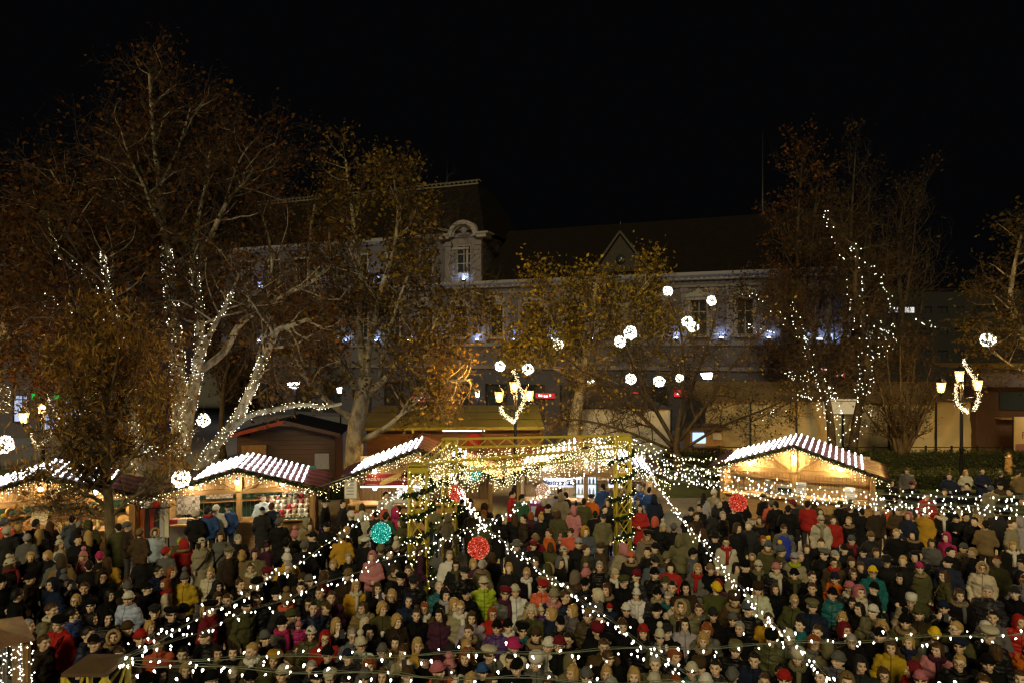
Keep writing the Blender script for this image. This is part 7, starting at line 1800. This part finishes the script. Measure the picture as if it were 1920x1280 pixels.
def rel(a, b):
    dx, dy = a['px'] - b['px'], a['py'] - b['py']
    if abs(dx) > abs(dy) * 0.9: return 'right of' if dx > 0 else 'left of'
    return 'in front of' if dy > 0 else 'behind'
def short(d):
    """short name for a neighbour whose look is unique"""
    s = f"the {'child' if 'kid' in d['fl'] else 'one'} in {nice(d['coat'])}"
    if d['hat'] and d['hat'] not in 'hF': s += f" with {nice(d['hatc'])} {HATN[d['hat']]}"
    elif d['hat']: s += ' hooded'
    elif d['style'] == 'x': s += ', bald'
    else: s += f" with {HN[d['hair']]} hair"
    return s
scount = Counter(short(d) for d in people)
def words_(s): return len(s.split())
for d in ind:
    base = d['look']
    cands = [base] if cnt[base] == 1 else []
    if not cands:
        near = sorted((q for q in people if q is not d and scount[short(q)] == 1), key=lambda q: (q['px'] - d['px']) ** 2 + (q['py'] - d['py']) ** 2)[:8]
        b2 = base
        for q in near: cands.append(f"{b2} {rel(d, q)} {short(q)}")
        sb = base.replace('person in ', '', 1) if False else base
        for nm_, lx, ly in sorted(LAND, key=lambda L_: ((L_[1] or d['px']) - d['px']) ** 2 + ((L_[2] or d['py']) - d['py']) ** 2)[:4]:
            ds = lambda q: ((lx or q['px']) - q['px']) ** 2 + ((ly or q['py']) - q['py']) ** 2
            if all(ds(d) <= ds(q) for q in people if q['look'] == base): cands.append(f"{b2} nearest {nm_}")
        for q in near: cands.append(f"{base.split(' with ')[0]} {rel(d, q)} {short(q)}")
    ok_ = None
    for c in cands:
        if c not in used and words_(c) <= 16: ok_ = c; break
    if ok_ is None:
        for q in near:
            c = f"{d['look'].split(',')[0].split(' and ')[0]} {rel(d, q)} {short(q)}"
            if c not in used and words_(c) <= 16: ok_ = c; break
    if ok_ is None: ok_ = (base.split(',')[0] + ' at ' + ('left' if d['px'] < 640 else 'right' if d['px'] > 1280 else 'middle'))
    used.add(ok_); d['label'] = ok_
# ------------------------------------------------------------------ build
SKT = [(.68, .50, .35), (.62, .45, .31), (.72, .55, .40), (.58, .41, .28), (.66, .48, .33)]
TRT = [(.012, .012, .015), (.02, .028, .05), (.03, .025, .02), (.045, .045, .045), (.02, .02, .02)]
phone_m = MB(); phone_m.box((0, 0, 0), (.075, .011, .15)); phone_m.add([(-.033, .0065, -.068), (.033, .0065, -.068), (.033, .0065, .068), (-.033, .0065, .068)], [(3, 2, 1, 0)], 1)
phone_mesh = phone_m.mesh('phone', [surf('phone_shell', (0.05, 0.05, 0.055), 0.3), glow('phone_screen_glow', (0.55, 0.75, 1.0), 2.0)])
cup_m = MB(); cup_m.lathe([(.028, 0), (.037, .095), (.034, .093), (.026, .012)], (0, 0, 0), 10); cup_mesh = cup_m.mesh('cup', surf('paper_cup', (0.75, 0.72, 0.66), 0.7, 0.03))
def turn_of(d): return -math.atan2(d['X'], d['Y']) + R(d['turn']) + d.setdefault('jit', r_.gauss(0, R(11)))
def parts_of(d):
    """(name, mesh, tone) of everything a person wears"""
    out = []
    if d['hat'] is None:
        if True: out.append((HG['h' + d['style']], PH[d['hair']]))
    else:
        if d['hat'] not in 'hF':
            out.append((HG['h' + (d['style'] if d['style'] in 'lb' else 'x')], PH[d['hair']]))
        else: out.append((HG['hs'], PH[d['hair']]))
        key = {'F': 'h'}.get(d['hat'], d['hat']); out.append((HG[key], PC[d['hatc']]))
        if d['hat'] == 'p': out.append((HG['pom'], PC['yellow'] if d['hatc'] == 'slate' else [min(1, c * 1.15) for c in PC[d['hatc']]]))
        if d['hat'] == 'F': out.append((HG['fur'], (.32, .22, .11)))
    for q in d['fl']:
        if q.startswith('sc:'): out.append((HG['scarf'], PC[q[3:]]))
        if q == 'fc': out.append((HG['fcol'], (.22, .15, .08) if d['coat'] != 'cream' else (.5, .42, .3)))
        if q == 'gl': out.append((HG['glasses'], (0, 0, 0)))
        if q == 'st': out.append((HG['strap'], (.02, .02, .02)))
        if q == 'bg': out.append((HG['strap'], (.12, .06, .03))); out.append((HG['bag'], (.12, .06, .03) if d['coat'] == 'cream' else (.4, .02, .03)))
        if q == 'vest': out.append((HG['vest'], PC['royal']))
    return out
def pose_of(d):
    if 'ph' in d['fl']: return 'phone'
    if 'cup' in d['fl']: return 'cup'
    if 'ar' in d['fl'] or 'fr' in d['fl']: return 'front'
    return d.setdefault('pose', r_.choices(['down', 'front'], [0.72, 0.28])[0])
BODYWEAR = ('scarf', 'fur_collar', 'bag_strap', 'shoulder_bag', 'padded_vest')
for d in ind:
    po = pose_of(d); a = turn_of(d)
    p = link('person', BODY[(po, d['face'])], None, (d['X'], d['Y'], d['lift']), (r_.gauss(0, R(1.8)), r_.gauss(0, R(1.8)), a)); p.scale = (d['wide'], d['wide'], d['scale'])
    tag(p, d['label'], 'person', 'people in the crowd')
    sk = r_.choice(SKT); p['skin_tone'] = sk; p['brow_tone'] = [c * 0.6 for c in PH[d['hair']]]; p['trouser_tone'] = r_.choice(TRT)
    c = link('coat', COATS[(po, d['coat_style'], d['pad'])], p); c['tone'] = [q * r_.uniform(.9, 1.12) for q in PC[d['coat']]]
    for me, tone in parts_of(d):
        o = link(me.name.split('.')[0], me, p); o['tone'] = list(tone)
        if o.name.split('.')[0] not in BODYWEAR: o.rotation_euler.z = R(FACES[d['face']][0])
    ca, sa = math.cos(a), math.sin(a)
    def wpt(x, y, z): x *= d['wide']; y *= d['wide']; return Vector((d['X'] + x * ca - y * sa, d['Y'] + x * sa + y * ca, z * d['scale'] + d['lift']))
    if po == 'phone':
        o = link('phone', phone_mesh, None, wpt(0, -.375, 1.56), (R(-8), 0, a)); tag(o, 'phone held up by the ' + d['label'].split(',')[0].replace('person in', 'one in').split(' nearest')[0], 'phone')
    if po == 'cup':
        o = link('cup', cup_mesh, None, wpt(.03, -.335, 1.20)); tag(o, 'paper cup held by the ' + d['label'].split(',')[0].replace('person in', 'one in').split(' nearest')[0], 'cup')
# ---- the far people beyond the three hundred largest: one mass
def low(me, ratio):
    key = (me.name, ratio)
    if key in LOW: return LOW[key]
    o = bpy.data.objects.new('x', me); COL.objects.link(o); md = o.modifiers.new('d', 'DECIMATE'); md.ratio = ratio
    dg = bpy.context.evaluated_depsgraph_get(); dg.update(); m2 = bpy.data.meshes.new_from_object(o.evaluated_get(dg)); bpy.data.objects.remove(o)
    m2.calc_loop_triangles(); n = len(m2.loop_triangles); t = np.empty(n * 3, np.int32); m2.loop_triangles.foreach_get('vertices', t)
    mi = np.empty(n, np.int32); m2.loop_triangles.foreach_get('material_index', mi)
    LOW[key] = (co_of(m2), t.reshape(-1, 3), mi); return LOW[key]
VV, TT, CC, off_ = [], [], [], 0
for d in people[NIND:]:
    po = pose_of(d); a = turn_of(d); sk = r_.choice(SKT); tr = r_.choice(TRT)
    items = [(BODY[(po, d['face'])], [sk, tr, (.02, .018, .016)], .065), (COATS[(po, d['coat_style'], d['pad'])], [PC[d['coat']]], .13)] + [(me, [tone], 1.0 if len(me.polygons) < 160 else .3) for me, tone in parts_of(d)]
    M = np.array(Matrix.Translation((d['X'], d['Y'], d['lift'])) @ Matrix.Rotation(a, 4, 'Z') @ Matrix.Diagonal((d['wide'], d['wide'], d['scale'], 1)))
    for me, cols, ra in items:
        v, t, mi = low(me, ra)
        if me.name.split('.')[0] not in BODYWEAR + ('person_body', 'coat'):
            h_ = R(FACES[d['face']][0]); v = v @ np.array(Matrix.Rotation(h_, 3, 'Z')).T
        VV.append(v @ M[:3, :3].T + M[:3, 3]); TT.append(t + off_); off_ += len(v)
        CC.append(np.array([list(c)[:3] + [1.0] for c in cols], np.float32)[np.clip(mi, 0, len(cols) - 1)])
def crowd_mat():
    m, nt, b = nodes('crowd_cloth'); at = N(nt, 'ShaderNodeAttribute'); at.attribute_name = 'cloth_tone'
    nt.links.new(at.outputs['Color'], b.inputs['Base Color']); b.inputs['Roughness'].default_value = 0.8; b.inputs['Specular IOR Level'].default_value = 0.2; return m
me = np_mesh('crowd', np.concatenate(VV), np.concatenate(TT), 3, crowd_mat())
at = me.attributes.new('cloth_tone', 'FLOAT_COLOR', 'FACE'); at.data.foreach_set('color', np.concatenate(CC).ravel())
smooth_shade(me)
o = link('crowd', me); tag(o, 'the farther people of the crowd along the stalls and at the back', 'crowd', kind='stuff')
